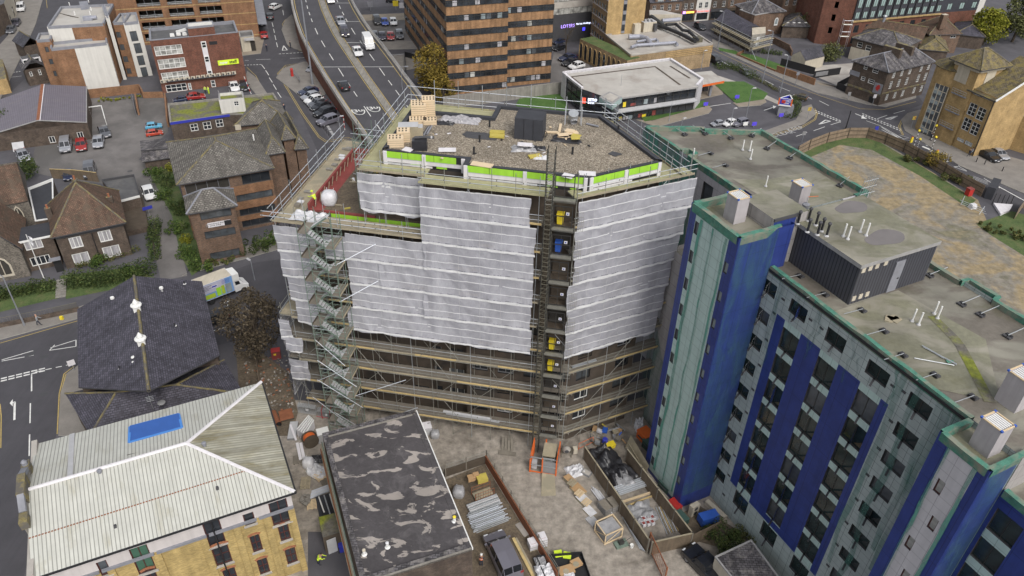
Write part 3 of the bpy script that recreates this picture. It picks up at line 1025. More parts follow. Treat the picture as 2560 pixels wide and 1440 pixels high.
for t in(.13,.335):
 c=acr(278 if t<.2 else 272,t)
 ang=AN(e0)-pi/2
 ring=MB()
 pts=[c+V3((1.15*cos(q)*cos(ang)-2.1*sin(q)*sin(ang),1.15*cos(q)*sin(ang)+2.1*sin(q)*cos(ang),0))for q in CI(22)]
 stripe(ring,pts,.24,'wpaint',.03,True)
 ring.mk('speed_roundel',fly)
 word('30',1.9,c+ZV(.03),0,ang+pi,'wpaint',fly,'speed_figures',.001,.03)
BFL=V3((-23.3,63.3,0));BE=V3((.98554,-.16944,0));BI=V3((.16944,.98554,0))
def bp(u,d,z=.0):
 q=BFL+BE*u+BI*d
 return V3((q.x,q.y,z))
BA=AN(BE)
RWL=bp(28.95,.0);RWE=V3((.9039,.42774,0));RWI=V3((-.42774,.9039,0));RWA=AN(RWE)
def rp(u,d,z=.0):
 q=RWL+RWE*u+RWI*d
 return V3((q.x,q.y,z))
LV=[2.2,5.1,8.05,11.0,13.9,16.85,19.8,22.7,25.6,28.55,31.5]
UP=[(10.7,3.0),(18.6,3.0),(18.6,1.8),(29.9,1.8),(36.1,6.45),(29.7,15.55),(19.0,15.55),(19.0,12.5),(10.6,12.5)]
core=T('office_block','tall office block stripped for recladding, gravel roof with black upstand','building',bp(18,8,0))
mb=MB()
up=[bp(*q)for q in UP]
UPP=ccw(up)
hol={}
mb2=MB()
for i in RG(len(UPP)):
 a,b=UPP[i],UPP[(i+1)%len(UPP)]
 L=(b-a).length
 hs=[]
 if L>6:
  for z in LV[:5]:
   n=int(L/2.6)
   hs+=rows(L,n,1.7,[z+.55],1.5)
 e,nn,L=wallf(mb,a,b,0,31.4,'facade_dark',hs,.25,'black')
 for h in hs:
  q=a+e*((h[0]+h[1])/2)-nn*.2
  if(q-BFL).dot(BI)<8:
   win_(core,(q.x,q.y,h[2]),AN(e),*WH(h),2,1,random.choice(['wgloss','grey','sdark','tdark']),random.choice(['glass','glass','inter','ggrey']),.09,.1)
mb.mk('wall',core)
lw=MB()
LW=ccw([bp(2.6,2.6),bp(14.6,2.6),bp(14.6,3.2),bp(10.6,3.2),bp(10.6,15.6),bp(2.6,15.6)])
for i in RG(len(LW)):
 a,b=LW[i],LW[(i+1)%len(LW)]
 L=(b-a).length;hs=[]
 if L>5:
  for z in LV[:5]:hs+=rows(L,int(L/2.6),1.7,[z+.55],1.5)
 wallf(lw,a,b,0,25.62,'facade_dark',hs,.25,'black')
 for h in hs:
  e=ON(b-a);nn=RT(e)
  q=a+e*((h[0]+h[1])/2)-nn*.2
  lw.poly([q-e*.85+ZV(h[2]),q+e*.85+ZV(h[2]),q+e*.85+ZV(h[3]),q-e*.85+ZV(h[3])],'glass')
lw.poly([(q.x,q.y,25.62)for q in LW],'bearth')
lw.mk('side_wing',core)
gr=MB();gr.poly([(q.x,q.y,32.72)for q in UPP],'gravel');gr.mk('gravel_roof',core)
us=MB();inn=ins_(UPP,.42)
for i in RG(len(UPP)):
 j=(i+1)%len(UPP);a,b,c,d=UPP[i],UPP[j],inn[j],inn[i]
 m=(a+b)/2-BFL
 front=m.dot(BI)<5.0
 h=33.02 if not front else 32.86
 us.poly([(a.x,a.y,h),(b.x,b.y,h),(c.x,c.y,h),(d.x,d.y,h)],'bfelt')
 us.poly([(d.x,d.y,h),(c.x,c.y,h),(c.x,c.y,32.6),(d.x,d.y,32.6)],'bfelt')
 us.poly([(a.x,a.y,31.4),(b.x,b.y,31.4),(b.x,b.y,h),(a.x,a.y,h)],'bfelt' if not front else 'black')
us.mk('upstand',core)
def bands(p0,p1,zt,name='sheathing',seed=0):
 e=(p1-p0);L=e.length;e.normalize();n=RT(e)
 ang=AN(e)
 g1,w1=MB(),MB()
 def pan(mbx,u0,u1,z0,z1,m,off):
  a=p0+e*u0+n*off;b=p0+e*u1+n*off
  mbx.poly([(a.x,a.y,z0),(b.x,b.y,z0),(b.x,b.y,z1),(a.x,a.y,z1)],m)
 u=.15;random.seed(seed)
 while u<L-.3:
  u1=min(L-.12,u+rnd(2.1,2.7))
  pan(g1,u,u1-.03,zt-.66,zt-.02,'site_green' if ran()<.9 else 'black',.03)
  if ran()<.35:pan(g1,u+.2,u1-.9,zt-1.28,zt-1.08,'site_green',.035)
  u=u1
 pan(w1,.05,L-.05,zt-1.06,zt-.68,'wboard',.05)
 pan(w1,.05,L-.05,zt-.70,zt-.64,'gpale',.07)
 pan(w1,.3,L*.6,zt-1.32,zt-1.12,'wboard',.04)
 k=max(2,int(L/4.4))
 for i in RG(k+1):
  uu=min(L-.38,.02+(L-.4)*i/k)
  q=p0+e*(uu+.18)+n*.06
  w1.box((q.x,q.y,zt-1.42),.34,.14,1.40,ang,'wboard')
 g1.mk('green_board',core);w1.mk('white_frame',core)
bands(bp(10.75,2.98),bp(18.55,2.98),32.84,seed=3)
bands(bp(18.65,1.78),bp(29.85,1.78),32.84,seed=4)
bands(bp(29.95,1.82),bp(36.05,6.42),32.84,seed=5)
gb=MB()
for z,m,u0,u1,off in((25.25,'site_green',5.0,14.6,.05),(25.0,'wboard',3.0,14.6,.045),(24.75,'wboard',3.0,14.6,.04)):
 a=bp(u0,2.6-off);b=bp(u1,2.6-off)
 gb.poly([(a.x,a.y,z),(b.x,b.y,z),(b.x,b.y,z+(.42 if m=='site_green' else.24)),(a.x,a.y,z+(.42 if m=='site_green' else.24))],m)
gb.bar(bp(4.5,2.2),bp(14.6,2.2),.3,25.0,25.3,'tdark')
gb.mk('green_board',core)
rw=MB()
rw.bar(bp(2.7,2.72),bp(2.7,15.4),.22,25.6,26.4,'sred')
rw.bar(bp(2.82,2.72),bp(9.5,2.72),.22,25.6,25.85,'sred')
rw.bar(bp(2.9,15.3),bp(8.4,15.3),.22,25.6,26.5,'sred')
a,b=bp(2.9,3.0),bp(4.1,15.0)
rw.poly([bp(2.82,2.9,25.635),bp(4.0,2.9,25.635),bp(4.0,15.1,25.635),bp(2.82,15.1,25.635)],'sred')
rw.mk('red_upstand',core)
pl=MB()
for i in RG(11):
 q=bp(3.05+(i%2)*.05,3.4+i*1.12)
 pl.beam((q.x,q.y,25.7),(q.x+.2,q.y+.05,26.75),.07,.07,'tboard')
pl.mk('stake',core)
scaf=T('scaffolding','galvanised tube scaffold with timber lifts wrapped round tall block','scaffold',bp(14,0,0))
TR=.034
def deck(fa,u0,u1,d0,d1,z,m='tgrey',toe=True,toem='toe_board',name='board_deck'):
 mb=MB()
 w=(d1-d0)/6
 for k in RG(6):
  a,b,c,d=fa(u0,d0+w*k+.02,z),fa(u1,d0+w*k+.02,z),fa(u1,d0+w*(k+1)-.015,z),fa(u0,d0+w*(k+1)-.015,z)
  dz=ZV(rnd(0,.02))
  t=[a+dz,b+dz,c+dz,d+dz]
  mb.poly(t,m);mb.poly([q-ZV(.045)for q in t][::-1],m)
  mb.poly([t[0]-ZV(.045),t[1]-ZV(.045),t[1],t[0]],m)
 n=max(2,int((u1-u0)/2.1))
 for i in RG(n+1):
  u=u0+(u1-u0)*i/n
  mb.tube([fa(u,d0-.1,z-.09),fa(u,d1+.1,z-.09)],.025,'gdull',4)
 o=mb.mk(name,scaf)
 if toe:
  tb=MB()
  k=max(1,int((u1-u0)/3.9))
  for i in RG(k):
   a,b=u0+(u1-u0)*i/k,u0+(u1-u0)*(i+1)/k-.04
   mm=toem if ran()<.7 else 'tboard'
   tb.beam(fa(a,d0-.03,z+.10+rnd(-.01,.01)),fa(b,d0-.03,z+.10),.045,.21,mm)
  tb.mk('toe_board',o)
 return o
def rail(fa,u0,u1,d,z,m='galv',r=TR,name='guard_rail'):
 mb=MB();over=rnd(.05,.5)
 mb.tube([fa(u0-over*.4,d,z),fa((u0+u1)/2,d,z-.015),fa(u1+over*.4,d,z)],r,m,5)
 n=max(1,int((u1-u0)/2.1))
 for i in RG(n+1):
  q=fa(u0+(u1-u0)*i/n,d,z)
  mb.box((q.x,q.y,z-.05),.10,.10,.11,BA,'gdull')
 return mb.mk(name,scaf)
def pole(p,z0,z1,m='galv',r=TR):
 mb=MB();s=rnd(-.03,.03)
 mb.tube([(p.x,p.y,z0),(p.x+s,p.y,(z0+z1)/2),(p.x,p.y+s,z1)],r,m,5,True)
 mb.box((p.x,p.y,z0),.16,.16,.02,0,'gdull')
 return mb.mk('standard',scaf)
def braces(fa,u0,u1,d,zs,m='gdull'):
 mb=MB()
 for i in RG(len(zs)-1):
  u=u0+(i%3)*1.0
  while u+3<u1:
   if ran()<.75:
    mb.tube([fa(u,d,zs[i]+.1),fa(u+(2.6 if ran()<.6 else-1.8),d,zs[i+1]-.1)],.03,m,4)
   u+=4.2
 return mb.mk('brace',scaf)
for k in RG(5):
 deck(bp,.2,26.8,.05,1.55,LV[k])
 deck(rp,.9,12.2,.05,1.55,LV[k])
 deck(bp,26.9,30.2,.6,1.7,LV[k],toe=False)
for k in RG(5,10):
 deck(bp,15.0 if k>7 else.4,26.2,.05,1.5,LV[k]);deck(rp,.3,12.2,.05,1.5,LV[k])
 if k!=8:deck(bp,26.2,29.4,.3,1.7,LV[k],'tdark',False)
sw=lambda u,d,z=.0:bp(d,u,z)
deck(bp,.0,15.0,.05,2.0,25.6,'tboard',True,'tboard')
deck(sw,1.9,18.8,.25,2.3,25.6,'tboard',True,'tboard')
deck(bp,14.9,26.6,.05,1.7,31.5,'tgrn',True,'tgrn')
deck(bp,8.8,15.2,1.25,2.9,31.5,'tgrn',True,'tgrn')
deck(sw,2.8,16.0,8.8,10.5,31.5,'tgrn',True,'tgrn')
deck(rp,.2,12.6,.05,1.7,31.5,'tgrn',True,'tboard')
deck(sw,.4,10.5,-1.3,.15,13.9,'tboard',True,'galv')
for k in RG(1,5):deck(sw,.4,10.5,-1.2,1.7,LV[k]-.1,'tgrey',False)
RB0,RB1=bp(36.1,6.45),bp(29.7,15.55)
re=ON(RB1-RB0);ro=RT(re)
bk=lambda u,d,z=.0:V3((*(RB0+re*u+ro*(1.7-d)).xy,z))
deck(bk,-1.0,13.5,.0,1.5,31.5,'tgrn',True,'tboard')
bb=lambda u,d,z=.0:bp(u,17.2-d,z)
deck(bb,9.0,31.0,.0,1.4,31.5,'tgrn',True,'tgrn')
deck(bb,13.2,18.6,1.6,4.0,32.2,'tgrn',False)
for i in RG(13):
 u=.3+i*2.13
 if u>27:break
 top=27.4 if u<14.8 else 33.4
 pole(bp(u,.05),0,top+rnd(-.2,.5),'gdull' if i%3 else 'galv')
 pole(bp(u+.06,1.5),0,14.2,'gdull')
 if u<14.8:pole(bp(u,1.9),25.5,27.3+rnd(-.3,.4),'galv')
for i in RG(6):
 u=.8+i*2.25
 pole(rp(u,.05),0,33.4+rnd(-.4,.5),'gdull' if i%2 else 'galv')
 pole(rp(u,1.45),0,14.2,'gdull')
 pole(rp(u+.9,1.2),31.5,33.2,'galv')
for i in RG(8):
 u=1.9+i*2.3
 pole(bp(.28,u),0 if u>10 else 0,27.4+rnd(-.2,.9),'galv')
 if u<11:pole(bp(-1.25,u-1.2),0,15.0+rnd(-.3,.8),'gdull')
 pole(bp(8.85,u+.2),25.7,33.2+rnd(0,.9),'galv')
for i in RG(4):
 pole(bp(9.0+i*2.05,1.3),25.7,33.3+rnd(0,.4),'galv')
for i in RG(9):
 pole(bp(9.2+i*2.6,17.15),20,33.6+rnd(0,1.3),'gbright' if i%2 else 'galv')
for i in RG(7):
 q=bk(-.6+i*2.3,.02)
 pole(q,20,33.4+rnd(0,.8),'galv')
for k in RG(5):
 for dz in(.55,1.0,-.09):
  rail(bp,.2,26.8,.02,LV[k]+dz,'gdull' if dz<.9 else 'galv',.03,'guard_rail' if dz>0 else 'ledger')
  rail(rp,.9,12.3,.02,LV[k]+dz,'gdull',.03,'guard_rail' if dz>0 else 'ledger')
 rail(bp,.2,26.8,1.5,LV[k]+1.9,'gdull',.03,'ledger')
 rail(rp,.9,12.3,1.4,LV[k]+1.9,'gdull',.03,'ledger')
for k in RG(5,10):
 for dz in(.5,1.0):rail(bp,15.0 if k>7 else.4,26.2,.06,LV[k]+dz,'galv',.03);rail(rp,.3,12.2,.06,LV[k]+dz,'galv',.03)
braces(bp,8,26,.08,LV[4:8],'galv');braces(bp,15,26,.08,LV[7:],'galv');braces(rp,.8,12,.08,LV[4:],'galv')
for z in(26.15,26.65):
 rail(bp,-.9,15.0,.02,z,'gbright');rail(sw,-.6,18.9,.26,z,'gbright')
rail(sw,-.6,18.9,.24,27.5,'gbright')
for z in(32.05,32.55):
 rail(bp,14.9,26.8,.02,z,'galv');rail(rp,.2,12.8,.02,z,'galv');rail(bp,8.7,15.2,1.25,z,'galv')
 rail(sw,1.1,17.2,8.82,z,'gbright');rail(bb,8.8,19.4,.02,z,'gbright');rail(bb,19.6,31.2,.02,z,'gbright');rail(bk,-1.6,13.6,.02,z,'gbright')
rail(sw,1.1,17.2,8.82,33.4,'gbright');rail(bb,8.8,31.2,.02,33.5,'gbright');rail(bk,-1.6,13.6,.02,33.3,'gbright')
for k in RG(1,5):rail(sw,.3,10.6,-1.25,LV[k]+.9,'gdull')
braces(bp,.5,26.5,-.03,[0]+LV[:5]);braces(rp,.8,12.2,-.03,[0]+LV[:5])
braces(bp,1.0,26.0,1.45,[0]+LV[:5]);braces(sw,.5,10,-1.3,[0]+LV[:5])
rk=MB()
for a,b in(((3.6,-2.3,13.4),(6.6,-2.4,10.4)),((3.6,-2.4,10.6),(7.6,-2.4,7.6)),((3.2,-2.4,7.8),(8.0,-2.4,4.6)),((6.6,-2.4,9.9),(3.2,-2.4,7.6)),((6.2,-2.3,5.5),(12.3,-.1,7.4)),((7.6,-2.3,1.4),(13.4,-.1,3.5)),((6.9,-2.2,18.6),(10.3,-.1,20.2)),((6.9,-2.2,22.9),(10.4,-.1,24.5)),((2.2,-2.2,4.9),(5.4,-2.4,2.2)),((4.6,-2.4,3.2),(9.2,-2.4,.2))):
 rk.tube([bp(*a),bp(*b)],.035,'gbright',5)
rk.mk('raker',scaf)
cl=MB()
for i in RG(12):
 q=bp(.6+i*1.22,-.04)
 cl.box((q.x,q.y,25.28),.12,.14,.26,BA,'black');cl.box((q.x,q.y+.9,25.62),.22,.12,.05,BA,'black')
cl.mk('beam_clamp',scaf)
nt_=MB()
nt_.poly([rp(11.9,1.9,.2),rp(12.9,1.9,.2),rp(12.9,1.9,13.5),rp(11.9,1.9,13.5)],'net_veil')
nt_.mk('edge_net',scaf)
def sheet_mat():
 m,nt,b=_new('debris_sheet')
 uv=_coord(nt,'UV')
 sx=nt.nodes.new('ShaderNodeSeparateXYZ');nt.links.new(uv,sx.inputs[0])
 wob=_noise(nt,_map(nt,uv,(.8,.01,1)),1.0,3,.5)
 n1=_noise(nt,_map(nt,uv,(.5,.35,1)),1.0,7,.65,.7)
 base=_ramp(nt,n1,[(.3,(.36,.36,.395)),(.68,(.50,.50,.54))])
 def band(src,per,w,off=.0,wobble=.0):
  a=nt.nodes.new('ShaderNodeMath');a.operation='ADD';SV(a,1,off)
  if wobble:
   mu=nt.nodes.new('ShaderNodeMath');mu.operation='MULTIPLY';SV(mu,1,wobble)
   nt.links.new(wob,mu.inputs[0]);ad=nt.nodes.new('ShaderNodeMath');ad.operation='ADD'
   nt.links.new(src,ad.inputs[0]);nt.links.new(mu.outputs[0],ad.inputs[1]);src=ad.outputs[0]
  nt.links.new(src,a.inputs[0])
  d=nt.nodes.new('ShaderNodeMath');d.operation='DIVIDE';SV(d,1,per);nt.links.new(a.outputs[0],d.inputs[0])
  f=nt.nodes.new('ShaderNodeMath');f.operation='FRACT';nt.links.new(d.outputs[0],f.inputs[0])
  l=nt.nodes.new('ShaderNodeMath');l.operation='LESS_THAN';SV(l,1,w);nt.links.new(f.outputs[0],l.inputs[0])
  return l.outputs[0]
 k1=band(sx.outputs[1],.977,.085,.0,.12)
 c=_mix(nt,k1,base,(.70,.70,.71))
 kv=band(sx.outputs[0],2.05,.02)
 c=_mix(nt,kv,c,(.52,.52,.54))
 tx=band(sx.outputs[0],1.15,.66);ty=band(sx.outputs[1],2.93,.022,-.20)
 fine=_noise(nt,_map(nt,uv,(9,2,1)),1.0,2,.5)
 mm=nt.nodes.new('ShaderNodeMath');mm.operation='MULTIPLY';nt.links.new(tx,mm.inputs[0]);nt.links.new(ty,mm.inputs[1])
 m3=nt.nodes.new('ShaderNodeMath');m3.operation='MULTIPLY';nt.links.new(mm.outputs[0],m3.inputs[0]);nt.links.new(_ramp(nt,fine,[(.38,.0),(.5,.8)]),m3.inputs[1])
 c=_mix(nt,m3.outputs[0],c,(.09,.09,.12))
 hem=band(sx.outputs[1],2.93,.075,.06)
 c=_mix(nt,hem,c,(.62,.62,.62))
 nt.links.new(c,b.inputs['Base Color'])
 SV(b,'Roughness',.55)
 SV(b,'Specular IOR Level',.3)
 n2=_noise(nt,_map(nt,uv,(1.3,.45,1)),2.4,6,.6,1.2)
 _bump(nt,b,n2,.5,.12)
 al=_ramp(nt,n1,[(.3,.70),(.6,.82)])
 al=_mix(nt,k1,al,(.97,.97,.97));al=_mix(nt,hem,al,(.98,.98,.98))
 nt.links.new(al,b.inputs['Alpha'])
sheet_mat()
from mathutils import noise as mnoise
def debris(fa,u0,u1,z0,z1,label,seed,d=-.10,ragged=.12,wild=.10,zoff=.0,group='white sheets laced to scaffold',lap=None,cutR=None):
 nu=max(3,int((u1-u0)/.28));nz=max(3,int((z1-z0)/.24))
 vs=[];uvs=[];fs=[]
 c=fa((u0+u1)/2,d,z0)
 for i in RG(nu+1):
  u=u0+(u1-u0)*i/nu
  eb=mnoise.noise(V3((u*.55,seed*7.3,0)))*ragged
  sag=sin(pi*((u*.477)%1.0))*.05
  for j in RG(nz+1):
   t=j/nz
   z=z0+(z1-z0)*t+eb*(1-t)-sag*(1-t)
   if t==0:z-=.08
   uu=u
   if i==nu:uu+=mnoise.noise(V3((z*.9,seed*3.1,5)))*.16
   if i==0:uu+=mnoise.noise(V3((z*.9,seed*5.1,9)))*.16
   w=mnoise.fractal(V3((u*.75,z*.42,seed*2.7)),.9,2.1,4)*wild
   w+=abs(mnoise.noise(V3((u*1.7+z*.9,z*.35,seed))))*wild*.7
   fold=.10*math.exp(-((t)/.10)**2)+.05*math.exp(-((1-t)/.12)**2)
   q=fa(uu,d-w-fold*(.6+.6*mnoise.noise(V3((u*1.4,seed,0)))),z)
   vs.append(tuple(q-c));uvs.append((u,z-z0+zoff))
 for i in RG(nu):
  for j in RG(nz):
   a=i*(nz+1)+j
   fs.append((a,a+nz+1,a+nz+2,a+1))
 if z1-z0>2.5 and u1-u0>6:
  uu=u0+rnd(.5,3)
  while uu+3.2<u1:
   i0=len(vs);s_=1 if ran()<.5 else-1
   for a_,b_ in(((uu,0),(uu+3.1,0)),((uu+(1.6 if s_>0 else-.2),1),(uu+(1.7 if s_>0 else 3.1),1))):
    for u_ in(a_[0],b_[0]):
     vs.append(tuple(fa(min(u1-.1,max(u0+.1,u_)),d+.05,z0+(z1-z0)*(.05+.9*a_[1]))-c));uvs.append((u_,(z1-z0)*(.05+.9*a_[1])+.3))
   fs.append((i0,i0+1,i0+3,i0+2));uu+=rnd(3.6,6.5)
 me=bpy.data.meshes.new('debris_sheet')
 me.from_pydata(vs,[],fs)
 me.uv_layers.new(name='UVMap').data.foreach_set('uv',[x for f in fs for k in f for x in uvs[k]])
 me.polygons.foreach_set('use_smooth',[True]*len(fs))
 me.materials.append(MATS['debris_sheet'])
 o=bpy.data.objects.new('debris_sheet',me)
 COL.objects.link(o);o.location=c
 tag(o,label,'sheeting',group)
 return o
ZS=[13.55,16.5,19.45,22.4,25.3,28.25,31.2]
ordn=['lowest','second lowest','third lowest','third highest','second highest','topmost']
for k in RG(6):
 u0=7.3 if k<4 else 15.0
 if k==0:u0=6.6
 debris(bp,u0,25.7+rnd(-.15,.15)-(.5 if k==5 else 0),ZS[k],ZS[k+1]+.03,ordn[k]+' white sheet on wide front face, between stair tower and hoist',10+k,ragged=.14 if k else.3)
 debris(rp,.15+rnd(-.25,.35),[10.9,11.3,11.6,12.0,12.3,12.8][k],ZS[k],ZS[k+1]+.03,ordn[k]+' white sheet on angled face right of hoist',30+k,ragged=.14 if k else.35,wild=.13)
ord4=['lowest','second lowest','second highest','topmost']
for k in RG(4):
 debris(bp,.1+(.9 if k==0 else.45 if k==1 else.15 if k==2 else 0),3.9+rnd(-.2,.5),ZS[k],ZS[k+1]+.0,ord4[k]+' narrow white sheet at left corner, left of stair tower',50+k,ragged=.25,wild=.16)
debris(bp,5.1,7.4,22.3,24.95,'small white sheet behind head of stair tower',61,wild=.12)
debris(bp,8.75,15.1,27.4,31.3,'white sheet hung beside roof terrace, its foot gathered up',63,d=1.15,ragged=.55,wild=.16)
end=lambda u,d,z=.0:bp(u-1.3,d,z)
debris(end,.0,1.25,11.2,13.6,'torn white sheet at left end of lower lifts, highest of three',71,ragged=.5,wild=.2)
debris(end,.3,2.3,9.3,11.3,'torn white sheet flapping at left end, middle of three',72,ragged=.7,wild=.25)
debris(end,.3,2.5,5.2,8.1,'torn white sheet at left end of lower lifts, lowest of three',73,ragged=.3,wild=.2)
debris(sw,.5,10.4,11.0,13.4,'white sheet along left flank seen edge on',74,d=-1.45,wild=.12)
debris(sw,.5,10.4,2.0,11.0,'tall white sheet low on left flank, above bare earth',75,d=-1.40,wild=.15)
for k in RG(1,4):
 debris(bp,14.9+[0,.0,4.2,.2][k]if k!=2 else 10.6,(15.4 if k!=2 else 11.1),ZS[k]+.1,ZS[k+1]-.1,['','loose white strip hanging over lower front sheets','loose white strip hanging across middle of front sheets','loose white strip hanging at corner below terrace deck'][k],80+k,d=-.30,wild=.08)
lb=MB();lb.beam(rp(1.6,.6,11.2),rp(4.4,.5,11.25),.3,.12,'gbright');tag(lb.mk('aluminium_beam'),'aluminium beam lying on angled lift under sheets','beam')
lb=MB();lb.beam(bp(16,1.0,2.4),bp(21.5,.9,2.4),.28,.1,'pwhite');lb.beam(bp(16.4,.7,2.4),bp(22.5,.6,2.4),.2,.1,'gpale');tag(lb.mk('board_bundle'),'pale boards lying along lowest front lift','boards')
st=T('stair_tower','green tube scaffold stair tower climbing front of block','stair tower',bp(5.3,-1.2,0))
SU0,SU1,SD0,SD1=3.7,7.1,-.25,-2.35
for u in(SU0,SU0+.9,SU1-.9,SU1):
 for d in(SD0,SD1):
  m=MB();top=27.3+rnd(-.5,.9)
  m.tube([bp(u,d,0),bp(u+rnd(-.04,.04),d,top*.5),bp(u,d,top)],.036,'tgreen',5,True);m.mk('standard',st)
for k in RG(10):
 z=.3+2.72*k
 m=MB()
 for d in(SD0,SD1,(SD0+SD1)/2):
  for dz in(0,.5,1.0):
   if d==(SD0+SD1)/2 and dz:continue
   m.tube([bp(SU0-.1,d,z+dz),bp(SU1+.1,d,z+dz)],.026,'tgreen' if dz<.9 else 'galv',4)
 for u in(SU0,SU1):
  for dz in(0,.5,1.0):m.tube([bp(u,SD0,z+dz),bp(u,SD1,z+dz)],.026,'tgreen',4)
 m.tube([bp(SU0,SD1,z+.1),bp(SU1,SD1,z+2.6)],.024,'tgreen',4)
 m.mk('ledger',st)
 m=MB()
 m.poly([bp(SU1-.85,SD0,z+.03),bp(SU1-.85,SD1,z+.03),bp(SU1,SD1,z+.03),bp(SU1,SD0,z+.03)],'tgrey')
 m.beam(bp(SU1+.02,SD0,z+.12),bp(SU1+.02,SD1,z+.12),.05,.2,'tboard')
 m.poly([bp(SU0,SD0,z+1.39),bp(SU0,SD1,z+1.39),bp(SU0+.85,SD1,z+1.39),bp(SU0+.85,SD0,z+1.39)],'tgrey')
 m.beam(bp(SU0-.02,SD0,z+1.48),bp(SU0-.02,SD1,z+1.48),.05,.2,'tdark')
 m.mk('landing',st)
 m=MB()
 for dd,ua,ub,za in((SD1+.12,SU0+.85,SU1-.85,z+1.36),(SD0-1.0,SU1-.85,SU0+.85,z+2.72)):
  zb=za-1.36
  for s in(0,.82):m.beam(bp(ua,dd+s,za),bp(ub,dd+s,zb),.05,.16,'tgreen')
  for i in RG(7):
   t=(i+.5)/7
   u=ua+(ub-ua)*t;zz=za+(zb-za)*t
   m.poly([bp(u-.14,dd,zz),bp(u+.14,dd,zz),bp(u+.14,dd+.82,zz),bp(u-.14,dd+.82,zz)],'gpale')
  m.tube([bp(ua,dd-.02,za+.95),bp(ub,dd-.02,zb+.95)],.022,'tgreen',4)
 m.mk('stair_flight',st)
ho=T('site_hoist','builders hoist with dark lattice mast rising past roof and orange base cage',0,bp(27,-.8,0))
MU,MD=26.45,-.75
m=MB()
for du,dd in((0,0),(.66,0),(.66,.66),(0,.66)):
 m.tube([bp(MU+du,MD+dd,0),bp(MU+du,MD+dd,36.4)],.045,'sdark',5)
z=.2
while z<36.2:
 for a,b in(((0,0),(.66,0)),((0,.66),(.66,.66)),((0,0),(0,.66)),((.66,0),(.66,.66))):
  m.tube([bp(MU+a[0],MD+a[1],z),bp(MU+b[0],MD+b[1],z)],.022,'gdull' if z>31 else 'steel_olive',4)
  m.tube([bp(MU+a[0],MD+a[1],z),bp(MU+b[0],MD+b[1],z+.5)],.016,'steel_olive',3)
 z+=.5
m.mk('mast',ho)
for k in RG(1,12):
 z=LV[k-1]+.05
 f=MB()
 u0,u1,d=27.2,28.85,.05
 for u in(u0,u1):f.beam(bp(u,d,z),bp(u,d,z+2.15),.08,.08,'sdark')
 for zz in(z+.1,z+1.1,z+2.1):f.beam(bp(u0,d,zz),bp(u1,d,zz),.07,.07,'sdark')
 f.beam(bp((u0+u1)/2,d,z+.1),bp((u0+u1)/2,d,z+2.1),.05,.05,'sdark')
 f.beam(bp(u0-.1,d-.1,z-.12),bp(u1+.2,d-.1,z-.12),.5,.12,'gdull')
 f.beam(bp(u0-.1,d-.12,z-.38),bp(u1+.2,d-.12,z-.38),.06,.06,'gdull')
 for u in(u0-.25,u1+.3):f.tube([bp(u,d,z-.6),bp(u,d,z+2.5)],.045,'gdull',5)
 fo=f.mk('landing_gate',ho)
 if k<11:
  b2=MB()
  b2.poly([bp(u0+.05,d+1.1,z),bp(u1-.05,d+1.1,z),bp(u1-.05,d+1.1,z+2.05),bp(u0+.05,d+1.1,z+2.05)],'tdark' if k%3 else 'inter')
  b2.mk('gate_backing',fo)
  s2=MB();s2.box(bp((u0+u1)/2+.42,d-.08,z+1.3),.3,.02,.3,BA,'pwhite');s2.box(bp((u0+u1)/2+.42,d-.095,z+1.38),.1,.02,.13,BA,'sblue')
  s2.mk('gate_notice',fo)
  mp=MB()
  for i in RG(5):mp.tube([bp(u1+.35+i*.17,d-.35,z),bp(u1+.35+i*.17,d-.35,z+1.9)],.016,'gdull',3)
  for i in RG(5):mp.tube([bp(u1+.35,d-.35,z+i*.47),bp(u1+1.05,d-.35,z+i*.47)],.02,'gdull',3)
  mp.mk('mesh_panel',fo)
bc=MB()
A0,A1,D0,D1=26.2,29.6,-.9,-3.6
for u in(26.7,28.0,29.5):
 for d in(D0,D1):bc.beam(bp(u,d,0),bp(u,d,2.4 if u>27 else 2.0),.14,.14,'orange')
for z in(.15,1.2,2.35):
 bc.beam(bp(26.7,D1,z),bp(29.5,D1,z),.1,.1,'orange' if z<1 else 'galv')
 for u in(26.7,29.5):bc.beam(bp(u,D0,z),bp(u,D1,z),.1,.1,'orange')
bc.mk('base_frame',ho)
pn=MB()
pn.poly([bp(28.0,D1,.1),bp(29.45,D1,.1),bp(29.45,D1,2.0),bp(28.0,D1,2.0)],'grey')
pn.poly([bp(29.55,D1,.1),bp(29.55,D0,.1),bp(29.55,D0,1.9),bp(29.55,D1,1.9)],'grey')
pn.mk('base_panel',ho)
cg=MB()
cg.box(bp(28.55,-1.9,.6),1.4,1.9,.25,BA,'steel_olive');cg.box(bp(28.55,-1.9,1.9),1.4,1.9,.14,BA,'tboard')
for u in(27.9,29.2):
 for d in(-1.0,-2.8):cg.beam(bp(u,d,.6),bp(u,d,2.0),.07,.07,'galv')
for z in(1.2,1.6):cg.tube([bp(27.9,-2.8,z),bp(29.2,-2.8,z)],.03,'galv',4)
cg.mk('cage',ho)
bx=MB();bx.box(bp(27.1,-3.1,.3),.55,.5,1.0,BA,'gpale');bx.mk('control_box',ho)
rm=MB();p=[bp(28.0,-3.75,.3),bp(29.4,-3.75,.3),bp(29.9,-6.2,.02),bp(28.4,-6.6,.02)]
rm.poly(p,'tboard');rm.poly([q-ZV(.06)for q in p][::-1],'tdark');rm.mk('ramp',ho)
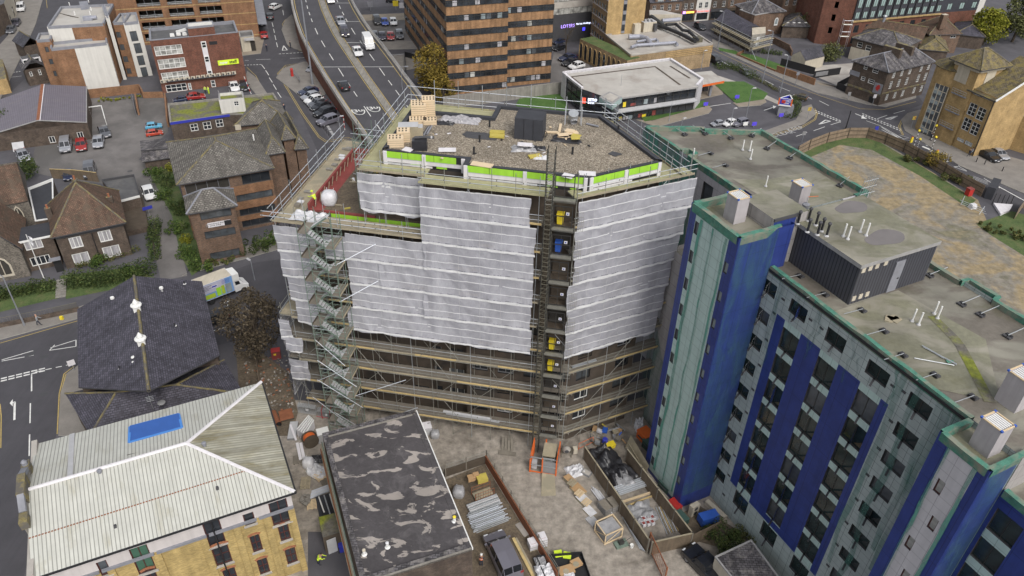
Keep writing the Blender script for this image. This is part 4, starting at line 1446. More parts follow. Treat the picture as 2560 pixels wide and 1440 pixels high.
for k,m_,lab in((10,'yellow','yellow wheeled bin behind top landing gate of hoist'),(5,'yellow','yellow bin behind landing gate level with sheet foot'),(4,'yellow','yellow bin behind gate just below sheets'),(9,'blue','blue tub behind second landing gate from top')):
 z=LV[k-1]+.06
 q=bp(27.75,.75,z)
 bn=MB();bn.box(q,.52,.55,.95,BA,m_,None,1.15);bn.box(q+ZV(.95),.66,.68,.07,BA,m_);bn.tube([q+V3((-.25,.3,.92)),q+V3((.25,.3,.92))],.03,m_,4)
 tag(bn.mk('wheeled_bin'),lab,'bin')
hot=T('hotel','blue and mint panelled hotel with two projecting towers under green netting','building',hv(-30,47,0))
ST=2.87
COLS=[(-38.3,-36.4),(-34.73,-32.87),(-30.7,-28.8),(-26.6,-24.65),(-22.87,-21.0)]
A0=-43.9
wl=MB()
holes=[]
gl=['ghot','ghot','ghot','ggrey','ghot']
random.seed(11)
for ci,(a0,a1)in enumerate(COLS):
 u0,u1=a0-A0,a1-A0
 if ci in(0,4):
  for k in RG(9):
   z=26.45-2.9*k
   if z<.8:continue
   holes.append((u0,u1,z,z+1.28,'g'))
 else:
  holes.append((u0,u1,26.45,27.75,'g'))
  for k in RG(7+(ci==2)):
   zt=24.8-ST*k
   if ci==2 and k==7:
    holes.append((u0,u1,2.4,4.35,'g'));continue
   holes.append((u0,u1,zt-2.17,zt,'b'))
  if ci!=2:holes.append((u0,u1,2.4,4.3,'g'))
def fmat(u,z):
 a=u+A0
 if-35.72<a<-23.95 and 4.5<z<25.46:
  for ci in(1,2,3):
   a0,a1=COLS[ci]
   if a0<a<a1:return 'pmint' if z>5 or ci!=2 else 'pblue'
  return 'pblue'
 if-30.7<a<-28.8 and 4.36<z<5.3:return 'pmint'
 return 'pangrey'
e_,n_,L_=wallf(wl,hv(A0,42.4),hv(-15.05,42.4),0,29,fmat,[h[:4]for h in holes],.22,'char',[-35.72-A0,-23.95-A0]+[x-A0 for c in COLS for x in c],[4.5,25.46,4.36,5.3])
for(p,q)in((hv(-15.05,42.4),hv(-15.05,55.4)),(hv(-15.05,55.4),hv(-33,55.5)),(hv(-33,55.5),hv(-43.9,56.5)),(hv(-43.9,56.5),hv(-43.9,42.4))):
 wallf(wl,p,q,0,29,'pangrey')
wl.mk('facade',hot)
FA=AN(e_)
for h in holes:
 p=hv(A0+(h[0]+h[1])/2,42.4+.19,h[2])
 r=ran()
 w=h[1]-h[0];hh=h[3]-h[2]
 o=win_(hot,p,FA,w,hh,2,1,'sdark',random.choice(gl),.05,.06)
 x=MB();s=-1 if ran()<.5 else 1
 q0=p-n_*-.0+e_*(s*w*.25)
 if r<.38:
  x.poly([p+e_*(s*w*.02)+n_*.005+ZV(.08),p+e_*(s*w*.47)+n_*.005+ZV(.08),p+e_*(s*w*.47)+n_*.005+ZV(hh-.08),p+e_*(s*w*.02)+n_*.005+ZV(hh-.08)],'glass_blue')
  if s<0:x.f=[tuple(reversed(f))for f in x.f]
  x.mk('blue_light',o)
 elif r<.85:
  c0,c1=sorted((s*w*.05,s*w*.45))
  for za,zb,ua,ub in((.1,.16,c0,c1),(hh-.16,hh-.1,c0,c1),(.1,hh-.1,c0,c0+.05),(.1,hh-.1,c1-.05,c1)):
   x.poly([p+e_*ua+n_*.03+ZV(za),p+e_*ub+n_*.03+ZV(za),p+e_*ub+n_*.03+ZV(zb),p+e_*ua+n_*.03+ZV(zb)],'grey' if h[4]=='b' else 'gpale')
  x.mk('casement',o)
 sl=MB();sl.box(p+n_*.16-ZV(.06),w+.06,.16,.06,FA,'char');sl.mk('sill',o)
lv=[]
for k in RG(9):
 for a,z in((-36.0,25.2-2.9*k),(-23.3,27.2-2.9*k)):
  if z>1:
   b=MB();b.box(hv(a,42.38,z),.34,.05,.2,FA,'char');b.mk('louvre',hot)
for a,z in((-32.4,27.1),(-31.2,27.1),(-35.5,27.0),(-24.2,27.0)):
 b=MB();b.box(hv(a,42.38,z),.36,.05,.18,FA,'char');b.mk('louvre',hot)
rf=MB()
rf.poly([hv(*q,28.6)for q in((-43.9,42.4),(-15.05,42.4),(-15.05,55.4),(-33,55.5),(-43.9,56.5))],'hroof')
rf.mk('roof',hot)
r2=MB()
r2.poly([hv(*q,28.62)for q in((-31.2,42.9),(-22,42.9),(-19,46),(-24,51),(-31.2,50))],'hgreen')
r2.mk('roof_patch',hot)
def ridge(pts,w=.36,z0=28.4,z1=29.06,name='parapet_net',m='net_green',parent=None):
 b=MB()
 for p,q in zip(pts[:-1],pts[1:]):
  n=max(2,int((q-p).length/1.2));e=ON(q-p);nn=LF(e)
  rows_=[]
  for i in RG(n+1):
   c=p+(q-p)*i/n
   j=ZV(rnd(-.05,.05))
   rows_.append([c-nn*w*.5+ZV(z0),c-nn*(w*.55+rnd(-.03,.03))+ZV(z1)+j,c+nn*(w*.5+rnd(-.03,.03))+ZV(z1)+j,c+nn*w*.45+ZV(z0)])
  b.grid(rows_,m)
 return b.mk(name,parent or hot)
ridge([hv(-37.6,42.55),hv(-18.6,42.55)])
dk=MB();dk.bar(hv(-37.7,42.34),hv(-18.6,42.34),.06,28.55,28.8,'black');dk.mk('gutter_line',hot)
ridge([hv(-15.1,55.3),hv(-26.8,55.4),hv(-26.9,56.1),hv(-29.6,56.1),hv(-29.7,55.2),hv(-33.5,55.3),hv(-33.6,56.0),hv(-43.0,56.6)])
random.seed(5)
for a in(-36.2,-35.9,-34.2,-31.9,-31.5,-28.1,-27.4,-24.2,-23.6,-22.2,-20.6,-20.1,-19.4):
 ln=rnd(4,11)if a<-24.5 else rnd(16,26)
 if-35.7<a<-24:ln=rnd(3.2,5.5)
 b=MB();n=14;rows_=[]
 for i in RG(n+1):
  t=i/n;c=a+mnoise.noise(V3((a,t*4,0)))*.45+t*.1;w=(.16+.12*mnoise.noise(V3((a*2,t*5,3))))*(1.1-.6*t)
  if a>-24:w+=.12
  rows_.append([hv(c-w,42.34,28.9-ln*t),hv(c+w,42.34,28.9-ln*t)])
 b.grid(rows_,'grime_veil' if a<-24.5 else 'net_veil');b.mk('net_strip',hot)
tw=MB()
def tmat(u,z):return 'pmint' if.82<u<5.1 and .5<z<32.05 else 'pblue'
th=[(.86,1.36,30.2-ST*k,31.4-ST*k)for k in RG(11)]+[(5.16,5.64,28.9-ST*k,29.95-ST*k)for k in RG(10)]
th=[h for h in th if h[2]>.4]
TA,TB=hv(-43.9,38.35),hv(-37.7,38.35)
wallf(tw,TA,TB,0,32.7,tmat,th,.14,'char',[.82,5.1],[.5,32.05])
for p,q in((TB,hv(-37.7,42.35)),(hv(-37.7,43.9),hv(-43.9,43.9)),(hv(-43.9,43.9),TA)):wallf(tw,p,q,0,32.7,'pblue')
wallf(tw,hv(-37.7,42.35),hv(-37.7,43.9),28.6,32.7,'pblue')
tw.mk('tower',hot)
for h in th:
 right=h[0]>3
 win_(hot,hv(-43.9+(h[0]+h[1])/2,38.35+.12,h[2]),FA,*WH(h),1,1,'char','gpal' if right else 'ggrey',.04,.05)
tr=MB();tr.poly([hv(*q,32.05)for q in((-43.9,38.35),(-37.7,38.35),(-37.7,43.9),(-43.9,43.9))],'hgreen');tr.mk('tower_roof',hot)
ridge([hv(-43.7,43.6),hv(-43.7,38.5),hv(-37.9,38.5),hv(-37.9,42.6),hv(-38.5,42.6)],.4,32.0,32.76)
for u,w0 in((1.65,.28),(3.2,.16),(4.85,.2)):
 b=MB();rows_=[]
 for i in RG(34):
  z=31.9-i*.93;c=u+.18*mnoise.noise(V3((u,z*.35,1)));w=w0*(.55+.5*abs(mnoise.noise(V3((z*.5,u,7)))))
  rows_.append([hv(-43.9+c-w,38.29,z),hv(-43.9+c+w,38.29,z)])
 b.grid(rows_,'ndense');b.mk('net_strip',hot)
b=MB()
b.grid([[hv(-37.64,38.4+3.9*t,z)for t in(0,.3,.6,1)]for z in(32.6,28,20,10,2)],'grime_veil');b.mk('net_veil',hot)
ph=MB()
ph.prism([hv(-42.0,42.0),hv(-38.1,42.0),hv(-38.1,45.6),hv(-42.0,45.6)],28.6,33.3,'pstone','hgreen')
ph.poly([hv(-38.08,42.0,28.6),hv(-38.08,44.3,28.6),hv(-38.08,44.3,33.1),hv(-38.08,42.0,33.1)],'pblue')
ph.bar(hv(-38.05,41.95),hv(-38.05,44.4),.12,33.1,33.36,'char')
ph.mk('penthouse',hot)
rt=MB()
def rmat(u,z):return 'panwhite' if.9<u<2.95 and z<28.55 else 'pblue'
rh=[]
for k in RG(9):
 z=24.72-2.93*k
 if z<.5:break
 c=1.2 if k%2==0 else 1.91
 rh.append((c,c+.53,z,z+1.18))
RA,RB_=hv(-18.65,39.6),hv(-15.05,39.6)
wallf(rt,RA,RB_,0,29,rmat,rh,.14,'char',[.9,2.95],[28.55])
for p,q in((RB_,hv(-15.05,42.42)),(hv(-15.05,42.42),hv(-18.65,42.42)),(hv(-18.65,42.42),RA)):wallf(rt,p,q,0,29,'pblue')
rt.mk('tower',hot)
for h in rh:win_(hot,hv(-18.65+(h[0]+h[1])/2,39.72,h[2]),FA,*WH(h),1,1,'maroon','gblind',.06,.06)
tr=MB();tr.poly([hv(*q,28.5)for q in((-18.65,39.6),(-15.05,39.6),(-15.05,42.4),(-18.65,42.4))],'hgreen');tr.mk('tower_roof',hot)
ridge([hv(-18.5,42.3),hv(-18.5,39.75),hv(-15.2,39.75),hv(-15.2,43.5),hv(-14.6,43.5)],.36,28.4,29.06)
for u,w0 in((.95,.17),(2.85,.2)):
 b=MB();rows_=[]
 for i in RG(30):
  z=28.5-i*.93;c=u+.12*mnoise.noise(V3((u,z*.35,2)));w=w0*(.6+.6*abs(mnoise.noise(V3((z*.5,u,9)))))
  rows_.append([hv(-18.65+c-w,39.54,z),hv(-18.65+c+w,39.54,z)])
 b.grid(rows_,'ndense');b.mk('net_strip',hot)
b=MB();b.grid([[hv(-14.98,39.7+2.7*t,z)for t in(0,.5,1)]for z in(28.9,20,10,2)],'grime_veil');b.mk('net_veil',hot)
eb=MB();eh=[]
for k in RG(8):
 zt=24.56-ST*k
 for u in(.28,4.1):
  if zt>2.6:eh.append((u,u+1.82,zt-2.05,zt))
def emat(u,z):return 'pmint' if(.28<u<2.1 or 4.1<u<5.92)and z<24.6 else 'pblue'
wallf(eb,hv(-15.02,42.42),hv(-6,42.42),0,26,emat,eh,.2,'char',[.28,2.1,4.1,5.92],[24.56])
wallf(eb,hv(-6,42.42),hv(-6,55),0,26,'pblue')
eb.poly([hv(-15.02,42.42,25.6),hv(-6,42.42,25.6),hv(-6,55,25.6),hv(-15.02,55,25.6)],'hroof')
eb.mk('end_block',hot)
wall_=MB();wallf(wall_,hv(-15.0,42.5),hv(-15.0,55),25.6,28.9,'pstone');wall_.mk('end_wall',hot)
ridge([hv(-14.9,42.55),hv(-6,42.55)],.4,25.5,26.05)
for h in eh:win_(hot,hv(-15.02+(h[0]+h[1])/2,42.6,h[2]),FA,*WH(h),2,1,'sdark','ghot',.05,.06)
lb_=MB()
wallf(lb_,hv(-50.3,42.4),hv(-43.9,42.4),0,23.4,'pstone');wallf(lb_,hv(-50.3,48.4),hv(-50.3,42.4),0,23.4,'pstone')
lb_.poly([hv(-50.3,42.4,22.9),hv(-43.9,42.4,22.9),hv(-43.9,48.4,22.9),hv(-50.3,48.4,22.9)],'hroof')
lb_.mk('low_block',hot)
nb=MB();nb.grid([[hv(-50.35+.0*t,42.32,z)for t in(0,1)]for z in(0,8)],'ndense');
nb.poly([hv(-50.3,42.33,0),hv(-44.0,42.33,0),hv(-44.0,42.33,7),hv(-47.5,42.33,15.5),hv(-48.0,42.33,9),hv(-50.3,42.33,13)],'net_veil');nb.mk('net_veil',hot)
rwg=MB()
RWP=[hv(-65.5,48.4),hv(-43.9,48.4),hv(-43.9,60.1),hv(-59.4,60.1),hv(-62.0,54.5),hv(-62.6,54.6)]
def wm(u,z):return 'panwhite'
wallf(rwg,RWP[0],RWP[1],0,29,wm,[(11.3,12.9,25.3,27.6)],.2,'char')
for i in RG(1,6):wallf(rwg,RWP[i],RWP[(i+1)%6],0,29,'panwhite')
rwg.mk('rear_wing',hot)
win_(hot,hv(-53.4,48.58,25.3),FA,1.6,2.3,1,1,'sdark','ggrey',.09,.08)
b=MB();b.poly([(q.x,q.y,28.55)for q in RWP],'hroof');b.mk('rear_roof',hot)
b=MB();b.poly([hv(-52,50,28.575),hv(-44,50.5,28.575),hv(-44.2,59,28.575),hv(-50,59.2,28.575),hv(-50.5,53,28.575)],'hgreen');b.mk('roof_patch',hot)
ridge([hv(-43.9,48.55),hv(-57.3,48.55),hv(-57.4,49.6),hv(-58.6,49.6),hv(-58.7,48.55),hv(-65.2,48.55),hv(-62.6,54.2),hv(-62.0,54.1),hv(-59.2,59.9),hv(-44.0,59.9),hv(-43.9,58.2)],.36,28.4,29.06)
b=MB();b.grid([[hv(a,48.3,z)for a in(-65.4,-62,-58.5,-55.4)]for z in(28.8,26,22,16)],'ndense');b.mk('net_veil',hot)
sf=MB()
for i in RG(6):
 sf.tube([hv(-43.7+i*.0,58.4+i*.32,28.6),hv(-43.5,58.4+i*.32,31.0)],.03,'galv',4)
for z in(29.2,29.9,30.6):sf.tube([hv(-43.5,58.3,z),hv(-43.5,60.2,z)],.03,'galv',4)
sf.mk('guard_frame',hot)
pr=T('plant_room','dark ribbed plant room with puddled flat roof on top of hotel','plant room',hv(-35.3,49,28.6))
b=MB();PP=[hv(-39.3,44.8),hv(-31.4,44.8),hv(-31.4,53.1),hv(-39.3,53.1)]
for i in RG(4):wallf(b,PP[i],PP[(i+1)%4],28.6,32.1,'dclad')
b.mk('wall',pr)
b=MB();PO=ins_(ccw(PP),-.12);b.prism(PO,32.05,32.4,'coping','hgreen');b.mk('roof',pr)
pd=MB()
for(a,bb_,ra,rb)in((-33.5,49.4,1.0,1.9),(-38.2,50.6,.9,1.6)):
 pts=[hv(a+ra*cos(q)*(1+.15*sin(3*q)),bb_+rb*sin(q),32.41)for q in CI(24)]
 pd=MB();pd.poly(pts,'puddle');pd.mk('puddle',pr)
GA=AN(HD1)
b=MB();b.box(hv(-31.37,49.3,28.62),1.0,.08,2.9,GA,'lead');b.box(hv(-31.32,49.55,29.8),.16,.06,.1,GA,'sdark');b.mk('door',pr)
for bb_,z in((45.2,31.55),(45.9,31.55),(46.6,31.55),(47.5,31.6),(45.2,28.9),(45.9,28.9),(46.6,28.9)):
 b=MB();b.box(hv(-31.37,bb_,z),.38,.06,.42,GA,'rcream');b.mk('louvre',pr)
def vent(px_,z,h,label,w=1.35,dpt=1.2):
 p=g(px_[0],px_[1],z)
 c=p-HD0*(w/2)+HD1*(dpt/2)
 t=T('vent_housing',label,'roof vent',c,'pale vent housings on hotel roof')
 b=MB();b.box(c,w,dpt,h-.12,FA,'vent_box');b.mk('casing',t)
 b=MB();b.box(c+ZV(h-.12),w-.06,dpt-.06,.05,FA,'vent_box')
 for i in RG(6):
  q=c+HD1*(dpt*(-.36+.145*i));b.box(q+ZV(h-.07),w*.82,.1,.035,FA,'wgloss')
 b.mk('louvre',t)
 b=MB()
 k=[c+HD0*(sx*w/2)+HD1*(sy*dpt/2)+ZV(h-.04)for sx,sy in((-1,-1),(1,-1),(1,1),(-1,1))]
 for i in RG(4):b.beam(k[i],k[(i+1)%4],.09,.07,'tnew')
 b.mk('timber_rim',t)
 for q in k:
  b=MB();b.box(q-ZV(.05),.15,.15,.11,FA,'blue');b.mk('tape',t)
vent((1833,562),32.05,2.35,'pale louvred vent housing on mint and blue tower')
vent((1992,522),28.6,2.3,'pale louvred vent housing behind penthouse, beside dark flues')
vent((2467,1147),28.5,2.4,'pale louvred vent housing on white and blue right tower')
vent((2535,1034),28.6,2.6,'pale vent housing on mossy roof, cut by right edge of photo',1.5,1.4)
cw0=None
FEET=[((1948,653),180,'beside dark plant room, nearest blue tower'),((1998,692),180,'second along front edge from blue tower'),((2060,738),180,'third along front edge from blue tower'),((2153,778),180,'just past plant room corner on front edge'),((2208,830),180,'near loose paving slabs on front edge'),((2255,890),180,'near bundle of poles on front edge'),((2335,940),180,'near foot of roof gully on front edge'),((2430,995),180,'closest to right tower on front edge'),((2325,690),0,'at plant room end of far edge'),((2405,762),0,'second on far edge beyond plant room'),((2452,788),0,'third on far edge beyond plant room'),((2520,842),0,'last on far edge, by wide damp patch'),((1710,337),100,'on rear wing nearest scaffold corner'),((1762,335),100,'on rear wing second from scaffold corner'),((1826,346),90,'on rear wing below zigzag net'),((1775,385),190,'on rear wing beside lone white pipe'),((1812,415),190,'on rear wing beside green parapet and bent net'),((1880,340),20,'on rear wing near far net'),((1918,372),20,'on rear wing beside three white pipes'),((1975,396),20,'on rear wing far edge above waste ground'),((2100,465),20,'on rear wing at far right net')]
for(p_,ang,lab)in FEET:
 p=g(p_[0],p_[1],28.62)
 if cw0 is None:
  t=T('counterweight','black counterweight foot and strut, '+lab,'counterweight',p,'counterweight feet along roof edge nets')
  b=MB();b.box(p+V3((-.1,.17,0)),.42,.26,.14,0,'char');b.box(p+V3((-.1,-.17,0)),.42,.26,.14,0,'char');b.box(p+V3((.05,0,0)),.2,.5,.2,0,'black');b.mk('weight',t)
  b=MB();b.tube([p+V3((-.1,0,.2)),p+V3((1.9,0,.34))],.035,'galv',5);b.mk('strut',t)
  cw0=t;t.rotation_euler=(0,0,GA+math.radians(ang))
 else:
  cpy(cw0,p,GA+math.radians(ang),'black counterweight foot and strut, '+lab)
pv0=None
PIPES=[((2108,591),32.4,.9,'leftmost short one on plant room roof'),((2119,598),32.4,.9,'second from left on plant room roof'),((2150,580),32.4,1.0,'upper right pair of plant room roof, left one'),((2165,589),32.4,1.0,'upper right pair of plant room roof, right one'),((2280,803),28.62,1.3,'front pair near roof gully, left one'),((2296,812),28.62,1.3,'front pair near roof gully, right one'),((2335,784),28.62,1.2,'back pair near roof gully, left one'),((2343,796),28.62,1.2,'back pair near roof gully, right one'),((1856,375),28.62,1.3,'left of three on rear wing'),((1874,377),28.62,1.3,'middle of three on rear wing'),((1876,398),28.62,1.3,'nearest of three on rear wing'),((1732,396),28.62,1.1,'alone by rear wing parapet'),((1914,466),28.62,1.4,'alone in middle of rear wing')]
for p_,z,h,lab in PIPES:
 p=g(p_[0],p_[1],z)
 if pv0 is None:
  t=T('vent_pipe','white roof vent pipe, '+lab,'vent pipe',p,'white vent pipes on hotel roof')
  b=MB();b.tube([p,p+ZV(1.15)],.07,'wgloss',8,True);b.mk('pipe',t)
  b=MB();b.lathe(p,[(.17,0),(.16,.05),(.09,.14)],'gpale',8);b.mk('collar',t)
  pv0=t
 else:cpy(pv0,p,0,'white roof vent pipe, '+lab)
fl0=None
for p_,lab in(((1994,560),'leftmost, at edge of plant room roof'),((2018,580),'second from the left'),((2020,552),'behind others by vent housing'),((2039,563),'in middle of group'),((2043,587),'nearest the dark cladding'),((2053,578),'tall one second from right'),((2066,590),'rightmost of the group')):
 p=g(p_[0],p_[1],32.4)
 if fl0 is None:
  t=T('flue','black roof flue, '+lab,'flue',p,'black flues on plant room')
  b=MB();b.tube([p,p+ZV(1.0)],.1,'black',8,True);b.mk('pipe',t)
  b=MB();b.lathe(p+ZV(1.0),[(.09,0),(.16,.06),(.16,.16),(.1,.24),(.02,.3)],'char',8);b.mk('cowl',t)
  b=MB();b.lathe(p,[(.2,0),(.18,.04),(.11,.12)],'gpale',8);b.mk('collar',t)
  fl0=t
 else:cpy(fl0,p,0,'black roof flue, '+lab)
b=MB()
for p_,q_ in(((2305,863),(2392,912)),((2308,867),(2392,910)),((2286,895),(2386,913)),((2310,866),(2360,896))):
 b.tube([g(*p_,28.72),g(*q_,28.72)],.04,'galv',5)
b.box(g(2375,905,28.64),.5,.3,.06,0,'net_green')
tag(b.mk('pole_bundle'),'galvanised poles lying in narrow V on mossy hotel roof','poles')
b=MB()
for p_,r in(((2232,795),.3),((2222,798),1.1),((2240,800),.7)):b.box(g(*p_,28.63),.8,.55,.07,r,'tboard')
tag(b.mk('paving_slabs'),'loose pale slabs dropped in heap on hotel roof','slabs')
gu=MB()
for p_,q_,w in(((2330,790),(2386,845),.75),((2386,845),(2402,866),.75),((2402,866),(2475,1005),.75)):
 a,c=g(*p_,28.635),g(*q_,28.635);stripe(gu,[a,c],w,'mfelt',.004)
gu.mk('roof_gully',hot)
aer=MB();p=g(2010,530,28.6);aer.lathe(p,[(.3,0),(.3,.7),(.36,.72),(.36,.85),(.1,.95)],'lead',10)
aer.tube([p+ZV(.95),p+ZV(1.6)],.03,'galv',4);aer.tube([p+ZV(1.6),p+V3((1.0,.2,1.6))],.03,'orange',4)
tag(aer.mk('extract_fan'),'grey mushroom extract fan by dark flues on hotel','fan')
def onw(px_,py_,a,b):
 
 a=V3((a[0],a[1],0));b=V3((b[0],b[1],0));e=ON(b-a);n=RT(e)
 d=CR*((px_-1280.0)/FOC)-CU*((py_-720.0)/FOC)+_f
 t=a.dot(n)/d.dot(n)
 q=d*t
 return(q-a).dot(e),CAM_H+q.z
def hpx(a,b,lst,extra=None):
 
 r=[]
 L=(V3((b[0],b[1],0))-V3((a[0],a[1],0))).length
 for it in lst:
  (x0,y0),(x1,y1)=it[0],it[1]
  u0,z1=onw(x0,y0,a,b);u1,z0=onw(x1,y1,a,b)
  if u1<u0:u0,u1=u1,u0
  if z1<z0:z0,z1=z1,z0
  u0=max(.1,u0);u1=min(L-.1,u1)
  if u1-u0<.15 or z1-z0<.15:continue
  h=[u0,u1,max(.05,z0),z1]
  o=dict(extra or{});
  if len(it)>2:o.update(it[2])
  h.append(o);r.append(tuple(h))
 return r
def rectpx(fl,fr,z,depth):
 
 a=g(fl[0],fl[1],z);b=g(fr[0],fr[1],z);e=ON(b-a);n=LF(e)
 return[V3((q.x,q.y,0))for q in(a,b,b+n*depth,a+n*depth)]
WB=dict(fm='wgloss',gm='glass',fw=.08,dp=.08,nx=2,ny=2)
DB=dict(fm='sdark',gm='ggrey',fw=.07,dp=.08,nx=2,ny=1)
def band(parent,a,b,z0,z1,m,off=.03,u0=.0,u1=None,name='band',thick=.0):
 a=V3((a[0],a[1],0));b=V3((b[0],b[1],0));e=ON(b-a);n=RT(e);L=(b-a).length
 u1=L if u1 is None else u1
 x=MB()
 x.bar(a+e*u0+n*(off/2),a+e*u1+n*(off/2),off,z0,z1,m)
 return x.mk(name,parent)
WA=math.radians(26.23);WD=V3((cos(WA),sin(WA),0));WN=V3((-sin(WA),cos(WA),0))
W0=g(737,1230,11.2);W0.z=0
def wp(d,n,z=.0):
 q=W0+WD*d+WN*n
 return V3((q.x,q.y,z))
wt=T('warehouse','yellow brick warehouse flats under pale ribbed steel hipped roof','building',wp(-9.5,7.5,0))
FWp=[wp(-19.7,.35),wp(-.35,.35),wp(-.35,14.6),wp(-19.7,14.6)]
mb=MB()
whs=hpx(FWp[0],FWp[1],[((670,1260),(728,1300),MW),((606,1288),(640,1306),dict(nx=1,ny=1,fm='maroon',gm='glass')),((505,1312),(566,1355),MW),((321,1375),(392,1422),dict(nx=2,ny=1,fm='maroon',gm='shutter_green')),((239,1408),(280,1432),dict(nx=1,ny=1,fm='maroon',gm='ggrey')),((694,1318),(728,1345),MW),((623,1343),(658,1373),MW),((527,1370),(582,1402),MW),((711,1376),(745,1402),MW),((641,1402),(676,1428),MW),((555,1428),(598,1455),MW),((355,1430),(402,1460),MW)])
zb=9.15
def wmat(u,z):return 'render_pink' if z>zb else 'brick_yellow'
L_=(FWp[1]-FWp[0]).length
wallf(mb,FWp[0],FWp[1],0,11.1,wmat,[h[:4]for h in whs],.16,'char',[],[zb])
for i in RG(1,4):wallf(mb,FWp[i],FWp[(i+1)%4],0,11.1,'brick_yellow')
mb.mk('wall',wt)
for h in whs:
 q=FWp[0]+WD*((h[0]+h[1])/2)+WN*.13
 win_(wt,(q.x,q.y,h[2]),WA,*WH(h),fw=.09,dp=.09,**h[4])
 s=MB();q=FWp[0]+WD*((h[0]+h[1])/2)-WN*.06;s.box((q.x,q.y,h[2]-.14),h[1]-h[0]+.25,.22,.13,WA,'cpale');s.mk('sill',wt)
 if h[3]<zb-.2:
  s=MB();pts=[]
  for i in RG(7):
   t=i/6;pts.append(FWp[0]+WD*(h[0]-.1+(h[1]-h[0]+.2)*t)-WN*.02+ZV(h[3]+.10+.16*sin(pi*t)))
  for p_,q_ in zip(pts[:-1],pts[1:]):s.beam(p_,q_,.1,.2,'terra')
  s.mk('brick_arch',wt)
cs=MB()
for i in RG(5):
 u0,u1=0+i*4.1,min(L_,0+i*4.1+3.9);cs.bar(FWp[0]+WD*u0-WN*.09,FWp[0]+WD*u1-WN*.09,.18,zb-.16,zb+.10,'lead')
cs.mk('string_course',wt)
for u in(1.2,4.7,8.2,11.8,14.5,17.0,19.1):
 s=MB();q=FWp[0]+WD*u-WN*.07;s.box((q.x,q.y,0),.55,.16,zb-.2,WA,'brick_yellow');s.mk('pilaster',wt)
s=MB();q=FWp[0]+WD*12.75-WN*.2;s.tube([(q.x,q.y,0),(q.x,q.y,10.9)],.07,'black',6);s.mk('downpipe',wt)
s=MB();s.bar(wp(-20,-.02),wp(.1,-.02),.16,11.02,11.17,'black');s.bar(wp(.08,0),wp(.08,15),.14,11.02,11.17,'black');s.mk('gutter',wt)
RZ=13.1
A_,B_,C_,D_=wp(-20,0,11.2),wp(0,0,11.2),wp(0,15.0,11.2),wp(-20,15.0,11.2)
r1,r2=wp(-19.9,7.5,RZ),wp(-7.5,7.5,RZ)
for f,m,nm in(([A_,B_,r2,r1],'steel_roof','front_slope'),([C_,D_,r1,r2],'steel_roof','rear_slope'),([B_,C_,r2],'steel_roof_mossy','hip_slope')):
 rooff(wt,[f],m,.12,nm)
s=MB()
for p_,q_ in((r1,r2),(r2,B_),(r2,C_)):s.tube([p_+ZV(.04),q_+ZV(.06)],.16,'wboard',6)
s.mk('ridge_cap',wt)
s=MB()
for i in RG(74):
 t=(i+.3)/74
 p_=A_+(r1-A_)*.44+(B_+(r2-B_)*.44-(A_+(r1-A_)*.44))*t
 s.box((p_.x,p_.y,p_.z-.02),.14,.09,.06,WA,'rust')
s.mk('lap_joint',wt)
s=MB();p_,q_=D_+(r1-D_)*.98+WD*3.2,D_+WD*3.0
s.beam(p_+ZV(.06),q_+ZV(.06),.42,.04,'gpale');s.mk('flashing',wt)
s=MB()
for x,y in((219,1238),(288,1314),(543,1218)):
 q=g(x,y,11.95);s.box((q.x,q.y,11.9),.22,.28,.2,WA,'char')
s.mk('slate_vent',wt)if False else None
for x,y,z in((219,1240,12.3),(288,1316,11.75),(543,1220,12.2)):
 s=MB();q=g(x,y,z);s.box((q.x,q.y,z-.1),.24,.3,.24,WA,'char',taper=.7);s.mk('slate_vent',wt)
for x,y,z in((250,1182,13.0),(511,1113,12.9)):
 s=MB();q=g(x,y,z);s.lathe((q.x,q.y,z-.1),[(.14,0),(.14,.25),(.2,.27),(.2,.42),(.05,.46)],'lead',10);s.mk('roof_cowl',wt)
s=MB();k=[g(325,1112,12.05),g(457,1075,12.05),g(449,1041,11.9),g(327,1073,11.9)]
s.prism([q for q in k],11.45,12.32,'tape_blue','tarp_blue');
for i in RG(4):s.beam(k[i]+ZV(.32),k[(i+1)%4]+ZV(.32),.22,.08,'tape_blue')
s.mk('tarped_rooflight',wt)
s=MB();k=[g(318,1141,12.75),g(456,1104,12.75),g(457,1078,12.2),g(325,1114,12.2)];s.poly([q+ZV(.12)for q in k],'lichen');s.mk('upstand_flashing',wt)
s=MB()
for d0,n0,n1,z0,z1,m in((-19.95,0,4.4,8,11.6,'cpale'),(-19.95,10.5,15,8,11.7,'cpale'),(-20.05,4.4,10.5,8,13.0,'concr')):
 s.bar(wp(d0,n0),wp(d0,n1),.45,z0,z1,m)
for n0,n1,z,m in((4.0,5.1,13.2,'lichen'),(6.3,8.6,14.1,'lichen'),(9.9,10.9,13.3,'lichen')):s.bar(wp(-20.05,n0),wp(-20.05,n1),.62,12.4,z,m)
for n0,n1,z0,z1 in((5.1,6.4,13.2,13.9),(8.5,9.9,13.9,13.2)):s.beam(wp(-20.05,n0,z0),wp(-20.05,n1,z1),.5,.4,'lead')
s.lathe(wp(-20.05,10.4,13.3),[(.24,0),(.2,.2),(.26,.3),(.1,.5)],'lead',8)
s.mk('parapet_gable',wt)
st_=T('slate_hall','long hall with purple slate roof, two white ridge ventilators and mossy ridge','building',g(370,860,0))
ze,zr=6.5,10.35
Lf,Rf,Rg=g(193,773,ze),g(505,703,ze),g(335,690,zr)
Ln,Rn,Rgn=g(196,968,ze),g(549,888,ze),g(372,978,zr)
ax=(Ln-Lf);
Lf2=Lf;
mb=MB()
hall=[V3((q.x,q.y,0))for q in(Ln,Rn,Rf,Lf)]
